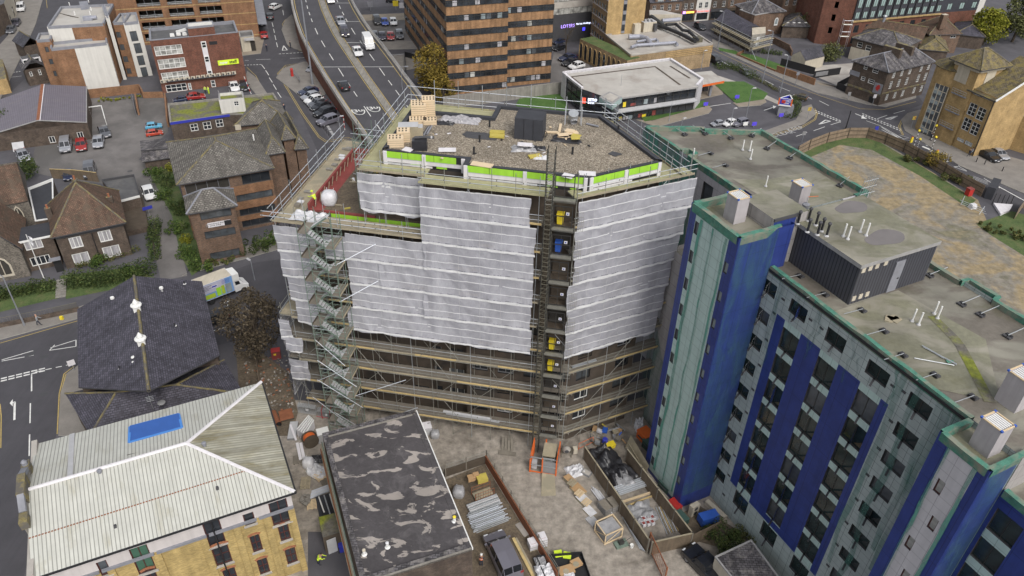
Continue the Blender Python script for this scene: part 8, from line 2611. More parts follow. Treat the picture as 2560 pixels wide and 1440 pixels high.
def person(p,face,coat,legs,label,hair='hair_dark',helmet=None,pose='stand',scale=1.0,vest=None):
 
 t=T('person',label,'person',p)
 f=V3((cos(face),sin(face),0));r=RT(f);up=ZV(1);s=scale
 P=V3(p)
 st_={'walk':.26,'stand':.03,'bend':.08,'crouch':.2}[pose]
 lean={'walk':.05,'stand':.0,'bend':.45,'crouch':.35}[pose]
 drop={'crouch':.32,'bend':.06}.get(pose,0)
 hip=P+up*((.92-drop)*s)
 ch=hip+up*(.36*s*(1-lean*.5))+f*(lean*.5*s);nk=ch+up*(.20*s*(1-lean*.4))+f*(lean*.28*s);hd=nk+up*(.16*s)+f*(.03+lean*.12)*s
 verts=[];edges=[];rad=[]
 def add(v,rr,par=None):
  verts.append(v-P);rad.append(rr*s);i=len(verts)-1
  if par is not None:edges.append((par,i))
  return i
 h=add(hip,.15);w=add((hip+ch)/2,.135,h);c=add(ch,.155,w);n_=add(nk,.062,c);h0=add(hd-up*.02*s,.085,n_);h1=add(hd+up*.09*s,.09,h0)
 add(hd+f*(.10*s)+up*.02*s,.022,h0)
 for sg in(1,-1):
  hp_=add(hip+r*(sg*.095*s)-up*.05*s,.095,h);kn=add(P+up*(.48-drop*.5)*s+r*(sg*.1*s)+f*(sg*st_*.5+drop*.8)*s,.066,hp_);an=add(P+up*.075*s+r*(sg*.1*s)+f*(sg*st_)*s,.045,kn);add(P+up*.035*s+r*(sg*.11*s)+f*(sg*st_+.17)*s,.04,an)
  sh_=add(ch+up*.12*s+r*(sg*.19*s),.07,c);arm=.22 if pose in('bend','crouch')else.08
  el=add(ch-up*.14*s+r*(sg*.25*s)+f*(arm-sg*st_*.5)*s,.047,sh_);wr=add(ch-up*(.36 if pose=='walk' else.18)*s+r*(sg*(.24 if pose=='walk' else.15)*s)+f*(arm*1.3+.12-sg*st_)*s,.034,el)
  hand=add(verts[wr]+P+f*.06*s-up*.05*s,.034,wr)
  for k in RG(4):add(verts[hand]+P+f*.06*s-up*(.05-.01*abs(k-1.5))*s+r*((k-1.5)*.021*s),.009,hand)
  add(verts[hand]+P+f*.05*s+r*(-sg*.045*s),.011,hand)
 me=bpy.data.meshes.new('body');me.from_pydata([tuple(v)for v in verts],edges,[])
 o=bpy.data.objects.new('body',me);COL.objects.link(o);o.parent=t
 mo=o.modifiers.new('skin','SKIN');me.skin_vertices
 for i,sv in enumerate(me.skin_vertices[0].data):sv.radius=(rad[i],rad[i]);sv.use_root=(i==0)
 sb=o.modifiers.new('sub','SUBSURF');sb.levels=1;sb.render_levels=1
 bod=plain('figure_'+str(len(MATS)),(.1,.1,.1));nt=bod.node_tree;b=nt.nodes['Principled BSDF']
 def rgb(m):
  for nd in MATS[m].node_tree.nodes:
   if nd.type=='VALTORGB':return tuple((nd.color_ramp.elements[0].color[k]+nd.color_ramp.elements[-1].color[k])/2 for k in RG(3))
  return(.2,.2,.2)
 tc=nt.nodes.new('ShaderNodeTexCoord');sp_=nt.nodes.new('ShaderNodeSeparateXYZ');nt.links.new(tc.outputs['Object'],sp_.inputs[0])
 dv=nt.nodes.new('ShaderNodeMath');dv.operation='DIVIDE';SV(dv,1,2.0*s);nt.links.new(sp_.outputs[2],dv.inputs[0])
 rp_=nt.nodes.new('ShaderNodeValToRGB');rp_.color_ramp.interpolation='CONSTANT'
 el_=rp_.color_ramp.elements;el_.new(.5);el_.new(.6)
 hipz=(.9-drop)/2;col=(nk.z-P.z)/(2.0*s)
 for e_x,pos,mm in zip(el_,(0,.045,hipz,col-.01),('black',legs,coat,'skin')):e_x.position=pos;e_x.color=(*rgb(mm),1)
 nt.links.new(dv.outputs[0],rp_.inputs['Fac']);nt.links.new(rp_.outputs['Color'],b.inputs['Base Color'])
 me.materials.append(bod)
 x=MB();hc=hd+up*.10*s
 if helmet:x.blob(hc,.135*s,.125*s,.13*s,helmet,10,4,0,True);x.box(hc+f*.1*s-up*.01,.12*s,.2*s,.02*s,face,helmet);x.mk('helmet',t)
 else:x.blob(hc-f*.02*s,.108*s,.102*s,.115*s,hair,10,4,.05,True);x.mk('hair',t)
 if vest:
  x=MB()
  for zz,m in((.10,vest),(.0,'gpale'),(-.10,vest)):
   cc=ch+up*zz*s-(ch-hip)*.1
   x.grid([[cc+(f*.165*cos(q)+r*.19*sin(q))*s-up*.045*s for q in CI(12)],[cc+(f*.165*cos(q)+r*.19*sin(q))*s+up*.045*s for q in CI(12)]],m,True)
  x.mk('vest',t)
 return t
person(g(797,1412),.3,'hivis','cnavy','person in yellow high visibility coat leaning beside yellow brick warehouse',pose='bend',vest='hivis')
person(g(1203,1415),1.2,'cnavy','cnavy','person in white helmet and orange vest standing by silver-grey people carrier',helmet='wgloss',vest='hi_vis_orange')
person(g(790,510,25.66),2.6,'hivis','cnavy','person in yellow vest crouching in corner of roof terrace',pose='crouch',helmet='hivis',vest='hivis')
person(g(98,813,.12),.5,'cloth_grey','cnavy','bald person in grey jumper walking on left pavement',hair='skin',pose='walk',scale=.97)
person(g(712,283,0),2.0,'cnavy','cnavy','person in dark coat standing at corner of mossy roof',scale=1.2)
person(g(2421,391,.12),3.6,'cnavy','cnavy','person in dark clothes striding past yellow flats, left of pair',pose='walk',scale=.9)
person(g(2427,388,.12),3.6,'cloth_grey','cnavy','person in grey striding past yellow flats, right of pair',pose='walk',scale=.9)
person(g(2325,350,.12),4.0,'cnavy','cnavy','person waiting at zebra crossing below glass strip',scale=.9)
person(g(515,234,0),4.4,'hivis','cnavy','person in yellow coat and dark trousers behind red office, left of two',vest='hivis')
person(g(523,235,0),4.4,'hivis','hivis','person all in yellow behind red office, right of two',vest='hivis')
person(g(668,128,.12),4.4,'cnavy','cnavy','person in dark clothes on corner pavement by lodge',scale=1.0)
person(g(1026,30,.1),4.4,'cnavy','cnavy','person in dark clothes by white notice beyond flyover',scale=1.1)
person(g(727,120,.1),4.0,'cnavy','cnavy','person in dark clothes on traffic island by flyover',scale=1.0)
person(g(1359,1080,.9),1.6,'cloth_grey','cloth_grey','person in grey overalls standing inside hoist cage',pose='stand',helmet='wgloss')
random.seed(33)
tree('golden_tree','golden leaved weeping tree between flyover and banded tower',g(1082,236),10.5,4.0,'leaf_gold',5200,.24,.22,.12,clumps=46,droop=1.4)
tree('golden_tree','smaller golden tree leaning against foot of banded tower',g(1108,252),6.0,2.7,'leaf_gold',1900,.22,.15,.1,clumps=20,droop=.8)
tree('bare_tree','brown almost bare tree beside left end of scaffold',g(650,905),10.2,4.2,'leaf_bare',6800,.15,.22,.22,clumps=60,limbs=26,spread=.25)
t_=T('bare_tree','leafless street tree in front of lit shop signs',0,g(1414,140))
x=MB();b_=g(1414,140)
x.tube([b_,b_+ZV(3),b_+V3((.2,0,5))],[.2,.15,.1],'bark',6)
def twig(p,d,l,r,n):
 q=p+d*l;x.tube([p,q],[r,r*.6],'bark',3)
 if n>0:
  for _ in RG(3):twig(q,ON(d+V3((rnd(-.7,.7),rnd(-.7,.7),rnd(-.1,.5)))),l*.68,r*.55,n-1)
for k in RG(7):twig(b_+ZV(2.4+k*.4),ON(V3((rnd(-1,1),rnd(-1,1),.9))),1.9,.07,3)
x.mk('trunk',t_)
tree('lime_tree','yellow-green tree right of glass topped block',g(2455,112),8.5,4.6,'leaf_lime',4200,.30,.25,.15,clumps=36)
tree('green_tree','large grey-green tree in top right corner',g(2530,105),12,5.2,'lolive',5000,.30,.3,.15,clumps=40)
tree('green_tree','green tree behind lime tree cut by right edge',g(2590,100),12,5.0,'lolive',3500,.30,.3,.15,clumps=34)
tree('olive_tree','olive brown tree against left wall of red brick block',g(2032,92),7.0,3.2,'lolive',2600,.26,.2,.15,clumps=26)
shrub('round_shrub','round grey-green tree hanging over white cottage',g(2068,150),2.9,2.4,4.2,'lolive',2200,.2,clumps=24)
shrub('conifer','dark evergreen at left edge beside brick hall',g(3,330),1.8,1.8,4.5,'lhedge',900,.2)
shrub('conifer','dark evergreen behind church roof',g(72,445),1.2,2.6,3.2,'lhedge',1100,.18)
hedge('clipped_hedge','clipped dark hedge curving between bank drive and road',gs([(1790,172),(1832,168),(1868,186),(1888,198)]),2.4,1.0,'lhedge',2200,.13)
hedge('clipped_hedge','thin low hedge continuing beside road to sign',gs([(1888,198),(1920,215),(1945,230)]),1.0,.6,'lweed',700,.11)
hedge('clipped_hedge','rounded hedge behind triangular bank sign',gs([(1968,246),(1990,262),(1986,285),(1968,296)]),2.0,.9,'lhedge',1500,.13)
hedge('clipped_hedge','dark hedge beneath house scaffold',gs([(1900,132),(1955,138)]),1.4,1.0,'lhedge',700,.14)
hedge('garden_hedge','long mixed hedge in front of church, left of steps',gs([(-30,752),(20,742),(70,732),(138,722)]),1.9,1.5,'lhedge',2600,.14)
hedge('garden_hedge','long dark hedge in front of brick house, right of steps',gs([(170,712),(250,708),(320,694),(384,676)]),2.6,1.7,'lhedge',4200,.14)
hedge('garden_hedge','ragged hedge beside driveway and low store',gs([(392,560),(385,610),(392,655)]),1.6,1.8,'lhedge',1800,.14)
hedge('garden_hedge','straggly plants along house front under its windows',gs([(190,672),(300,645),(350,625)]),.9,.8,'lweed',900,.12)
shrub('round_shrub','bright green bush between two lower house windows',g(248,662),1.0,.9,1.7,'lgreen',600,.14)
shrub('round_shrub','yellow-green bush at right end of house garden',g(330,690),1.2,1.0,1.8,'lgreen',700,.14)
for k,(x0,y0,rx,h,m,lab)in enumerate(((392,440,1.8,1.9,'lgreen','ivy covered shrub at top of driveway bank'),(418,460,2.0,2.0,'lhedge','dark shrub against office wall on driveway bank'),(412,500,1.8,1.7,'lgreen','green shrub halfway down driveway bank'),(440,530,1.9,1.9,'lhedge','dark shrub beside office bay on driveway bank'),(445,580,1.8,1.7,'lgreen','leafy shrub below office bay on driveway bank'),(466,605,.9,1.2,'leaf_lime','bright yellow-green shrub on driveway bank'),(470,640,1.7,1.7,'lgreen','green shrub near foot of driveway bank'),(505,672,2.0,1.8,'lgreen','spreading shrub at corner of drive and street'),(550,660,2.0,1.1,'lweed','low shrub under office bay windows'),(640,630,2.4,1.9,'lhedge','dark shrub at foot of office right of its bay'),(682,615,1.6,2.2,'lgreen','taller leafy shrub between office and scaffold'),(428,430,.8,1.6,'leaf_lime','yellow shrub beside office corner'))):
 shrub('bank_shrub',lab,g(x0,y0),rx,rx*.9,h,m,int(380*rx),.15,'shrubs on driveway bank')
shrub('round_shrub','large dark bush at foot of hotel facade beside pickup',g(1820,1368),2.6,1.5,2.0,'lhedge',3200,.10,rot=HA,clumps=26)
shrub('round_shrub','second dark bush next to grey-roofed store and hotel',g(1858,1345),1.5,1.1,1.5,'lolive',1300,.10,clumps=14)
shrub('yellow_bush','yellow-green bush growing against hoarding by crossing',g(2338,418),1.9,1.5,3.2,'leaf_gold',1300,.16)
shrub('yellow_bush','low yellowing bush along hoarding near red container',g(2390,455),2.6,1.2,1.8,'lweed',1300,.15,rot=-.4)
shrub('green_bush','weedy bush along hoarding left of yellow one',g(2285,405),2.8,1.2,1.2,'lweed',1000,.15,rot=-.5)
shrub('green_bush','mound of grass and brambles at right edge of waste ground',g(2520,585),5.5,2.2,.9,'lweed',2600,.13,rot=-.5,clumps=26)
shrub('green_bush','flowering bank along orange wall by parking bays',g(300,250),5.0,.9,.7,'leaf_lime',900,.12,rot=.3,clumps=18)
random.seed(77)
def one(mb,name,label,cat,group=None,smooth=False):return tag(mb.mk(name,None,smooth),label,cat,group)
def pallet(p,rz,label,m='tboard',group='timber pallets on site',k=1.0,load=None):
 t=T('pallet',label,'pallet',p,group)
 ca,sa=cos(rz),sin(rz);p=V3(p)
 x=MB()
 for i in RG(7):
  o=(-.54+.18*i)*k;x.box((p.x-sa*o,p.y+ca*o,p.z+.11),1.0*k,.11*k,.025,rz,m)
 x.mk('slats',t)
 x=MB()
 for i in RG(3):
  o=(-.42+.42*i)*k;x.box((p.x+ca*o,p.y+sa*o,p.z),.1,1.2*k,.11,rz,m)
 x.mk('bearers',t)
 if load:load(t,p,rz)
 return t
def crum(p,rx,ry,h,m,name,label,cat,rz=.0,seed=0,n=18,group=None,z=.0):
 
 x=MB();rows_=[]
 ca,sa=cos(rz),sin(rz)
 for i in RG(n+1):
  row=[]
  for j in RG(n+1):
   u,v=i/n*2-1,j/n*2-1
   e=1+.25*mnoise.noise(V3((u*1.5,v*1.5,seed)))
   uu,vv=u*rx*e,v*ry*e
   d=max(abs(u),abs(v))
   hh=h*(.25+.9*abs(mnoise.fractal(V3((u*1.8,v*1.8,seed*3.1)),.8,2.1,4)))*min(1,(1-d)*5)**.5
   row.append((p[0]+uu*ca-vv*sa,p[1]+uu*sa+vv*ca,p[2]+.01+hh))
  rows_.append(row)
 x.grid(rows_,m)
 return one(x,name,label,cat,group,True)
def bulk_bag(p,s,m,label,group='builders bags'):
 t=T('bulk_bag',label,'bag',p,group)
 x=MB();rows_=[]
 for z,k in((0,.82),(.25,1.02),(.6,1.0),(.85,.9),(.98,.62),(1.02,.2)):
  rows_.append([(p[0]+s*.5*k*math.copysign(abs(cos(q))**.6,cos(q))*(1+rnd(-.08,.08)),p[1]+s*.5*k*math.copysign(abs(sin(q))**.6,sin(q))*(1+rnd(-.08,.08)),p[2]+s*.9*z)for q in CI(14)])
 x.grid(rows_,m,True);x.poly(rows_[-1],m);x.mk('sack',t,True)
 x=MB()
 for a in(.6,2.2,3.8,5.3):c=V3((p[0]+s*.33*cos(a),p[1]+s*.33*sin(a),p[2]+s*.86));x.tube([c,c+V3((.05,.08,s*.16)),c+V3((-.04,.12,0))],.02,m,4)
 x.mk('loops',t)
 return t
def post(p,h,r,m,name,label,cat,group=None,arm=.0,ang=.0,head=None,hm='lgrey'):
 t=T(name,label,cat,p,group);p=V3(p)
 x=MB().tube([p,p+ZV(h*.25),p+ZV(h)],[r*1.5,r,r*.8],m,7,True)
 if arm:x.tube([p+ZV(h),p+V3((cos(ang)*arm,sin(ang)*arm,h+.12))],r*.6,m,5)
 x.mk('column',t)
 if head:
  q=p+V3((cos(ang)*(arm+.25),sin(ang)*(arm+.25),h+.08));x=MB().box(q,.75,.3,.14,ang,hm,None,.8);x.box(q-ZV(.03),.5,.22,.03,ang,'lamp_clear');x.mk('lantern',t)
 return t
def lamp_h(base,top_):
 b=g(*base);d=CR*((top_[0]-1280.0)/FOC)-CU*((top_[1]-720.0)/FOC)+_f
 t=(d.x*b.x+d.y*b.y)/(d.x*d.x+d.y*d.y)
 return CAM_H+d.z*t
for base,top_,r,arm,ang,lab in(((62,815),(8,690),.09,.5,3.0,'tall grey lamp post on left pavement beside walking person'),((637,700),(621,654),.07,.25,2.5,'short grey lamp post at corner by box lorry'),((1905,208),(1931,78),.10,.6,3.0,'tall grey lamp post by grass plot and low orange wall'),((1950,232),(1970,140),.09,.3,2.6,'grey lamp post between bank drive and black boards'),((1863,302),(1881,222),.07,.3,.2,'thin lamp post in bank forecourt beside lawn'),((1822,332),(1825,272),.07,.3,.5,'lamp post with pale head in front of parked cars at bank'),((1672,304),(1677,262),.06,.3,.4,'lamp post on narrow lawn before bank glass front'),((1794,121),(1811,30),.09,.5,2.8,'lamp post between tan hall and scaffolded slate wing'),((1700,336),(1699,297),.06,.3,.5,'small lamp head standing just behind green netted parapet'),((852,344),(846,292),.07,.4,.2,'lamp post at near end of parked row by flyover'),((1752,175),(1760,128),.06,.3,.4,'lamp on front of tan hall wall')):
 post(g(*base),max(3.0,lamp_h(base,top_)),r,'lgrey','street_lamp',lab,'street lamp',None,arm,ang,True,'gpale')
b_=g(1006,226,3.6);post(b_,5.0,.06,'lgrey','street_lamp','double armed lamp on right parapet of flyover','street lamp',None,.9,0,True);
post(g(782,212),max(10,lamp_h((782,212),(752,0))),.19,'lgrey','street_mast','tall blue-grey mast rising beside flyover wall',0)
t_=post(g(110,696),lamp_h((110,696),(57,588)),.06,'wgloss','flagpole','white flagpole in garden before brick house extension',0)
q=g(110,696);h_=lamp_h((110,696),(57,588));x=MB().grid([[q+V3((.08+.12*sin(k*1.3),.05*k,h_-.2-.3*k)),q+V3((.5+.1*sin(k),.12*sin(k*2),h_-.35-.3*k))]for k in RG(6)],'pwhite');x.mk('flag',t_)
t_=post(g(1546,272),lamp_h((1546,272),(1548,186)),.05,'galv','flagpole','thin flagpole in front of bank with limp pink flag',0)
q=g(1546,272);x=MB().grid([[q+V3((.06,0,4.4-.3*k)),q+V3((.3+.06*sin(k),.1*sin(k*2),4.3-.3*k))]for k in RG(5)],'curtain');x.mk('flag',t_)
post(g(2114,323),lamp_h((2114,323),(2126,276)),.12,'black','black_post','thick black post at kerb beside hoarding',0)
for base,top_,lab in(((1988,213),(1997,180),'pale blue sign on two posts below black boards'),((2003,362),(2008,328),'grey sign on post beside hoarding end'),((2275,325),(2284,290),'blue street sign on post at yellow flats corner'),((2186,338),(2187,315),'small blue keep-left sign behind hoarding'),((2017,300),(2024,268),'yellow backed road sign on island by bank sign'),((2180,264),(2186,236),'white sign on leaning post at pub corner'),((2119,250),(2121,236),'grey parking sign beside black board fence'),((762,78),(742,84),'small white sign on flyover parapet')):
 p=g(*base);h=max(1.8,lamp_h(base,top_));t=T('road_sign',lab,'sign',p);x=MB().tube([p,p+ZV(h)],.05,'lgrey',5,True);x.mk('pole',t)
 cm='insul' if 'yellow' in lab else 'sblue' if 'blue street' in lab or 'keep-left' in lab else 'lead' if 'pale blue' in lab else 'wboard' if 'white' in lab else 'grey'
 x=MB().box(p+V3((0,-.07,h-.75)),.75,.05,.8,.2,cm);o=x.mk('plate',t)
 if 'yellow' in lab:x=MB().tube([p+V3((.25*cos(q),-.11,h-.32+.25*sin(q)))for q in[6.2832*k/12 for k in RG(13)]],.04,'red',4);x.mk('ring',o)
for base,top_,lab in(((2284,367),(2297,329),'striped beacon pole with yellow globe on traffic island, taller of two'),((2293,369),(2301,355),'short striped beacon with yellow globe on traffic island'),((2327,353),(2338,316),'striped beacon pole with yellow globe on yellow flats side'),((2325,384),(2339,345),'striped beacon pole with yellow globe nearest hoarding')):
 p=g(*base);h=max(1.6,lamp_h(base,top_));t=T('belisha_beacon',lab,'crossing beacon',p,'beacons at zebra crossing')
 x=MB();n_=9
 for k in RG(n_):x.tube([p+ZV(h*k/n_),p+ZV(h*(k+1)/n_)],.075,'black' if k%2==0 else 'wgloss',6,True)
 x.mk('striped_pole',t);x=MB().blob(p+ZV(h+.2),.24,.24,.24,'yellow',12,8,0);x.mk('globe',t)
for(px_,py_),lab in(((2277,356),'yellow lit bollard at left end of crossing island'),((2340,389),'yellow lit bollard by bushes at crossing')):
 p=g(px_,py_);x=MB().box(p,.5,.3,1.1,.4,'yellow',None,.85);x.box(p+ZV(1.1),.35,.22,.08,.4,'orange');one(x,'bollard',lab,'bollard','yellow bollards at crossing')
for(px_,py_),lab in(((2440,405),'thin black bollard beside black saloon'),((2505,428),'lone black bollard on wide paved corner'),((2461,411),'thin black bollard in front of black saloon')):
 p=g(px_,py_,.12);x=MB().lathe(p,[(.09,0),(.08,.8),(.1,.85),(.03,.95)],'black',8);one(x,'bollard',lab,'bollard','black bollards by yellow flats')
bo=None
for k in RG(6):
 p=g(805+k*4.2,318+k*5.2)
 lab='black bollard at end of parked row'
 x=MB().lathe(p,[(.07,0),(.06,.85),(.02,.95)],'black',6);one(x,'bollard',lab,'bollard','black bollards at end of parked row')
p=g(731,190,.12);x=MB().lathe(p,[(.34,0),(.30,.1),(.30,1.5),(.36,1.55),(.3,1.75),(.05,1.85)],'red',12);x.box(p+V3((0,-.3,1.2)),.3,.06,.06,0,'black');one(x,'post_box','red pillar post box on pavement beside railings','post box')
x=MB()
for a_,b_ in(((735,182),(750,202)),((750,202),(748,196))):
 for z in(.4,.75,1.1):x.tube([g(*a_,z),g(*b_,z)],.04,'lgrey',4)
for k in RG(8):q=g(735+15*k/7,182+20*k/7);x.tube([q,q+ZV(1.15)],.03,'lgrey',4)
one(x,'pedestrian_railing','grey pedestrian railings between post box and mast',0)
p=g(862,325);t=T('construction_flag','red and white striped marker post at site corner by flyover','marker',p)
x=MB()
for k in RG(6):x.tube([p+ZV(.5*k),p+ZV(.5*k+.5)],.07,'red' if k%2 else 'wgloss',6,True)
x.mk('striped_post',t)
p=g(628,235);x=MB()
for k in RG(7):q=p+V3((-.12*k,0,.55*k));x.tube([q,q+V3((-.12,0,.55))],.07,'red' if k%2 else 'wgloss',6,True)
one(x,'lifting_barrier','raised red and white barrier arm at red office entrance',0)
p=g(1958,290);t=T('bank_sign','three-sided blue sign on grey plinth at road junction',0,p)
x=MB().box(p+V3((.3,.5,0)),3.0,1.2,2.3,-.15,'lead',None);x.mk('plinth',t)
c3=[g(1945,263,2.3),g(1977,267,2.3),g(1971,255,2.3)]
x=MB();pts=[V3((*q.xy,0))for q in c3]
e=ON(pts[1]-pts[0]);n=RT(e);A=AN(e);w=(pts[1]-pts[0]).length
x.bar(pts[0],pts[1],.25,2.3,3.9,'sblue','wgloss');x.bar(pts[1],pts[2],.25,2.3,3.9,'sblue','wgloss');x.bar(pts[2],pts[0],.25,2.3,3.9,'sblue','wgloss');x.mk('panel',t)
x=MB().bar(pts[0]+n*.14,pts[1]+n*.14,.06,2.3,2.62,'wgloss');x.bar(pts[0]-e*.1,pts[0]+e*.18,.4,2.5,3.9,'orange');x.bar(pts[1]-e*.18,pts[1]+e*.1,.4,2.5,3.9,'orange');x.mk('trim',t)
q=pts[0]+e*(w*.36)+n*.16;x=MB().box((q.x,q.y,2.95),.75,.06,.65,A,'red');x.mk('emblem',t)
q=pts[0]+e*(w*.60)+n*.16;word('METRO',.62,(q.x,q.y,3.45),pi/2,A,'wgloss',t,'lettering',.01,.01,.8);word('BANK',.42,(q.x,q.y,2.98),pi/2,A,'wgloss',t,'lettering',.01,.01,.9)
for(px_,py_),lab in(((1841,250),'small violet board sign on bank lawn'),((1763,268),'small violet board sign on tip of narrow lawn'),((1951,296),'small violet board sign at foot of three-sided sign'),((1884,318),'small violet board sign behind green netted parapet'),((1862,318),'white and blue parking board by cars at bank')):
 p=g(px_,py_,.1);t=T('board_sign',lab,'sign',p);x=MB().box(p,.1,.1,.5,0,'lead');x.mk('leg',t);x=MB().box(p+V3((0,-.06,.4)),1.0,.08,.75,.2,'sign_violet' if 'violet' in lab else 'wgloss');x.mk('board',t)
for(px_,py_),m,lab in(((990,12),'yellow','yellow notice board on street beyond flyover'),((1006,17),'wboard','white notice board on posts beyond flyover'),((927,14),'lead','blue and white parking sign beyond flyover')):
 p=g(px_,py_+14);x=MB().tube([p,p+ZV(2.2)],.06,'lgrey',5);x.box(p+V3((0,-.08,1.2)),1.5,.06,1.5,.1,m);one(x,'notice_board',lab,'sign')
HB=gs([(1990,392),(2020,375),(2066,357),(2118,345),(2166,345),(2212,360),(2258,380),(2322,416),(2395,460),(2452,492)])
t=T('hoarding','curved brown timber hoarding with dark posts round waste ground','fence',HB[4])
x=MB()
for a_,b_ in zip(HB[:-1],HB[1:]):x.bar(a_,b_,.05,0,2.2,'fence_hoard')
x.mk('panels',t)
for a_,b_ in zip(HB[:-1],HB[1:]):
 L=(b_-a_).length;k_=max(1,int(L/3.1));e=ON(b_-a_);n=RT(e)
 for k in RG(k_):q=a_+e*(L*k/k_)+n*.09;x=MB().box(q,.13,.13,2.3,AN(e),'tdark');x.mk('fence_post',t)
x=MB()
for a_,b_ in zip(HB[:-1],HB[1:]):
 e=ON(b_-a_);n=RT(e)*.06
 for z in(.7,1.6):x.beam(a_+n+ZV(z),b_+n+ZV(z),.06,.1,'tdark')
x.mk('rails',t)
x=MB();q=gs([(2535,548),(2555,520),(2600,530)]);x.bar(q[0],q[1],.06,0,1.9,'fence_hoard');x.bar(q[1],q[2],.06,0,1.9,'fence_hoard');one(x,'hoarding','short run of brown hoarding beyond broken shelter at right edge','fence')
t=T('bus_shelter','dark broken shelter with bare uprights at edge of waste ground',0,g(2495,505))
x=MB();q=gs([(2468,498),(2482,475)]);x.bar(q[0],q[1],1.3,.0,2.3,'bfelt');x.mk('end_panel',t)
x=MB()
for k in RG(5):q=g(2480+k*11,510-k*1+k*2.2);x.tube([q,q+ZV(2.0)],.06,'black',5)
x.mk('uprights',t);x=MB();q=gs([(2482,512),(2530,516),(2522,530),(2500,540)]);x.prism(q,0,.4,'wboard');x.mk('white_base',t)
p=g(2420,488);x=MB().box(p,.9,.9,1.3,.3,'red');x.box(p+ZV(1.3),1.0,1.0,.1,.3,'sred');one(x,'red_container','red upright container by hoarding on waste ground',0)
x=MB()
for k in RG(3):x.tube([g(2400+2*k,500+5*k,.3+.3*k),g(2462+2*k,523+6*k,.3+.3*k)],.05,'galv',4)
for(a_,b_)in(((2402,512),(2412,490)),((2448,536),(2462,516)),((2422,508),(2432,520))):x.tube([g(*a_,.2),g(*b_,1.2)],.05,'galv',4)
one(x,'fallen_frame','fallen galvanised frame lying beside broken shelter',0)
x=MB();p=g(2430,520);x.box(p,1.3,.9,.8,.3,'pwhite',None,.7);one(x,'rubbish_heap','pale heap of rubbish under fallen frame','rubbish')
x=MB();q=gs([(-30,826),(140,792),(200,778)]);x.bar(q[0],q[1],.3,0,.7,'bdark');x.bar(q[1],q[2],.3,0,.7,'bdark')
for a_,b_ in zip(q[:-1],q[1:]):
 for k in RG(28):c=a_+(b_-a_)*(k/28);x.tube([c+ZV(.7),c+ZV(1.5)],.02,'steel_olive',3)
 x.tube([a_+ZV(1.5),b_+ZV(1.5)],.03,'steel_olive',4)
one(x,'railed_wall','low dark wall with olive railings along left pavement',0)
x=MB();
for k in RG(7):q=g(152+k*.6,742-k*6,0);x.box((q.x,q.y,0),1.3,.45,.12+.05*k,.35,'concr')
one(x,'garden_steps','narrow concrete steps between two garden hedges',0)
p=g(156,800);x=MB().box(p,.4,.3,.6,0,'yellow');one(x,'grit_box','small yellow box against railed wall',0)
p=g(186,925,.12);x=MB().tube([p,p+ZV(1.4)],.04,'galv',4);x.box(p+V3((0,-.05,.8)),.8,.04,.8,.6,'wboard');one(x,'estate_sign','white notice on post beside slate hall kerb',0)
sheet('yard',gs([(1112,1200),(1212,1160),(1385,1445),(1174,1445),(1174,1394)]),.012,'bearth')
t=T('yard_wall','brown boarded wall with tube rails round small sunken yard',0,g(1215,1160))
q=[g(1112,1192),g(1214,1158),g(1392,1450)]
x=MB().bar(q[0],q[1],.14,0,1.1,'tdark');x.bar(q[1],q[2],.14,0,1.25,'rust');x.mk('boards',t)
x=MB()
for a_,b_ in zip(q[:-1],q[1:]):
 for z in(1.4,1.85):x.tube([a_+V3((.1,0,z)),b_+V3((.1,0,z))],.03,'gdull',5)
 k_=int((b_-a_).length/1.9)
 for k in RG(k_+1):c=a_+(b_-a_)*(k/k_);x.box(c+V3((.1,0,0)),.1,.1,2.0,.3,'tgrey')
x.mk('rails',t)
random.seed(12)
a0,a1=g(1180,1312),g(1258,1282);dd=(a1-a0);dl=dd.length;dd.normalize();dn=LF(dd)
for k in RG(34):
 row,lay=k%12,k//12
 o=a0+dn*(-1.1+row*.21+lay*.1)+ZV(.06+lay*.13);x=MB();s_=rnd(-.25,.25)
 x.tube([o+dd*s_,o+dd*(dl+s_+rnd(-.3,.3))+dn*rnd(-.05,.05)],rnd(.045,.08),'gbright' if k%3 else 'galv',6,True)
 one(x,'steel_tube','galvanised steel tube lying in large stack in sunken yard',0,'steel tubes stacked in sunken yard')
for k in RG(12):
 o=g(1178,1290)+dn*(.2+k*.09)+ZV(.06+.12*(k%3));x=MB().tube([o,o+dd*(dl*.98)],.08,'galv' if k%2 else 'gpale',6,True)
 one(x,'steel_tube','thicker grey tube in rear part of stack in sunken yard',0,'thick tubes stacked in sunken yard')
t=T('stillage','rusty rack with cardboard boxes and bottles on it in sunken yard','rack',g(1207,1240));p=g(1207,1238)
x=MB()
for sx in(-1.05,1.05):
 for sy in(-.5,.5):c=p+dd*sx+dn*sy;x.tube([c,c+ZV(1.2)],.035,'rust',4)
for z in(.25,.7,1.15):
 for sy in(-.5,.5):x.tube([p+dd*-1.05+dn*sy+ZV(z),p+dd*1.05+dn*sy+ZV(z)],.03,'rust',4)
for k in RG(8):c=p+dd*(-1.0+k*.28)-dn*.5;x.tube([c+ZV(.1),c+ZV(1.25)],.018,'sdark',3)
x.mk('frame',t)
x=MB().box(p+ZV(.25),2.0,.95,.05,AN(dd),'tboard');x.mk('shelf',t)
for k,(px_,py_,w,m,lab)in enumerate(((1178,1199,.75,'cardboard','brown cardboard box on left of rusty rack'),(1190,1194,.6,'cardboard','taller brown cardboard box beside first on rusty rack'),(1205,1200,1.1,'insul','flat yellowish carton at right of rusty rack'))):
 p2=g(px_,py_,.9);x=MB().box(p2,w,w*.8,.5+.12*(k==1),.35,m);one(x,'carton',lab,'box','cartons on rusty rack')
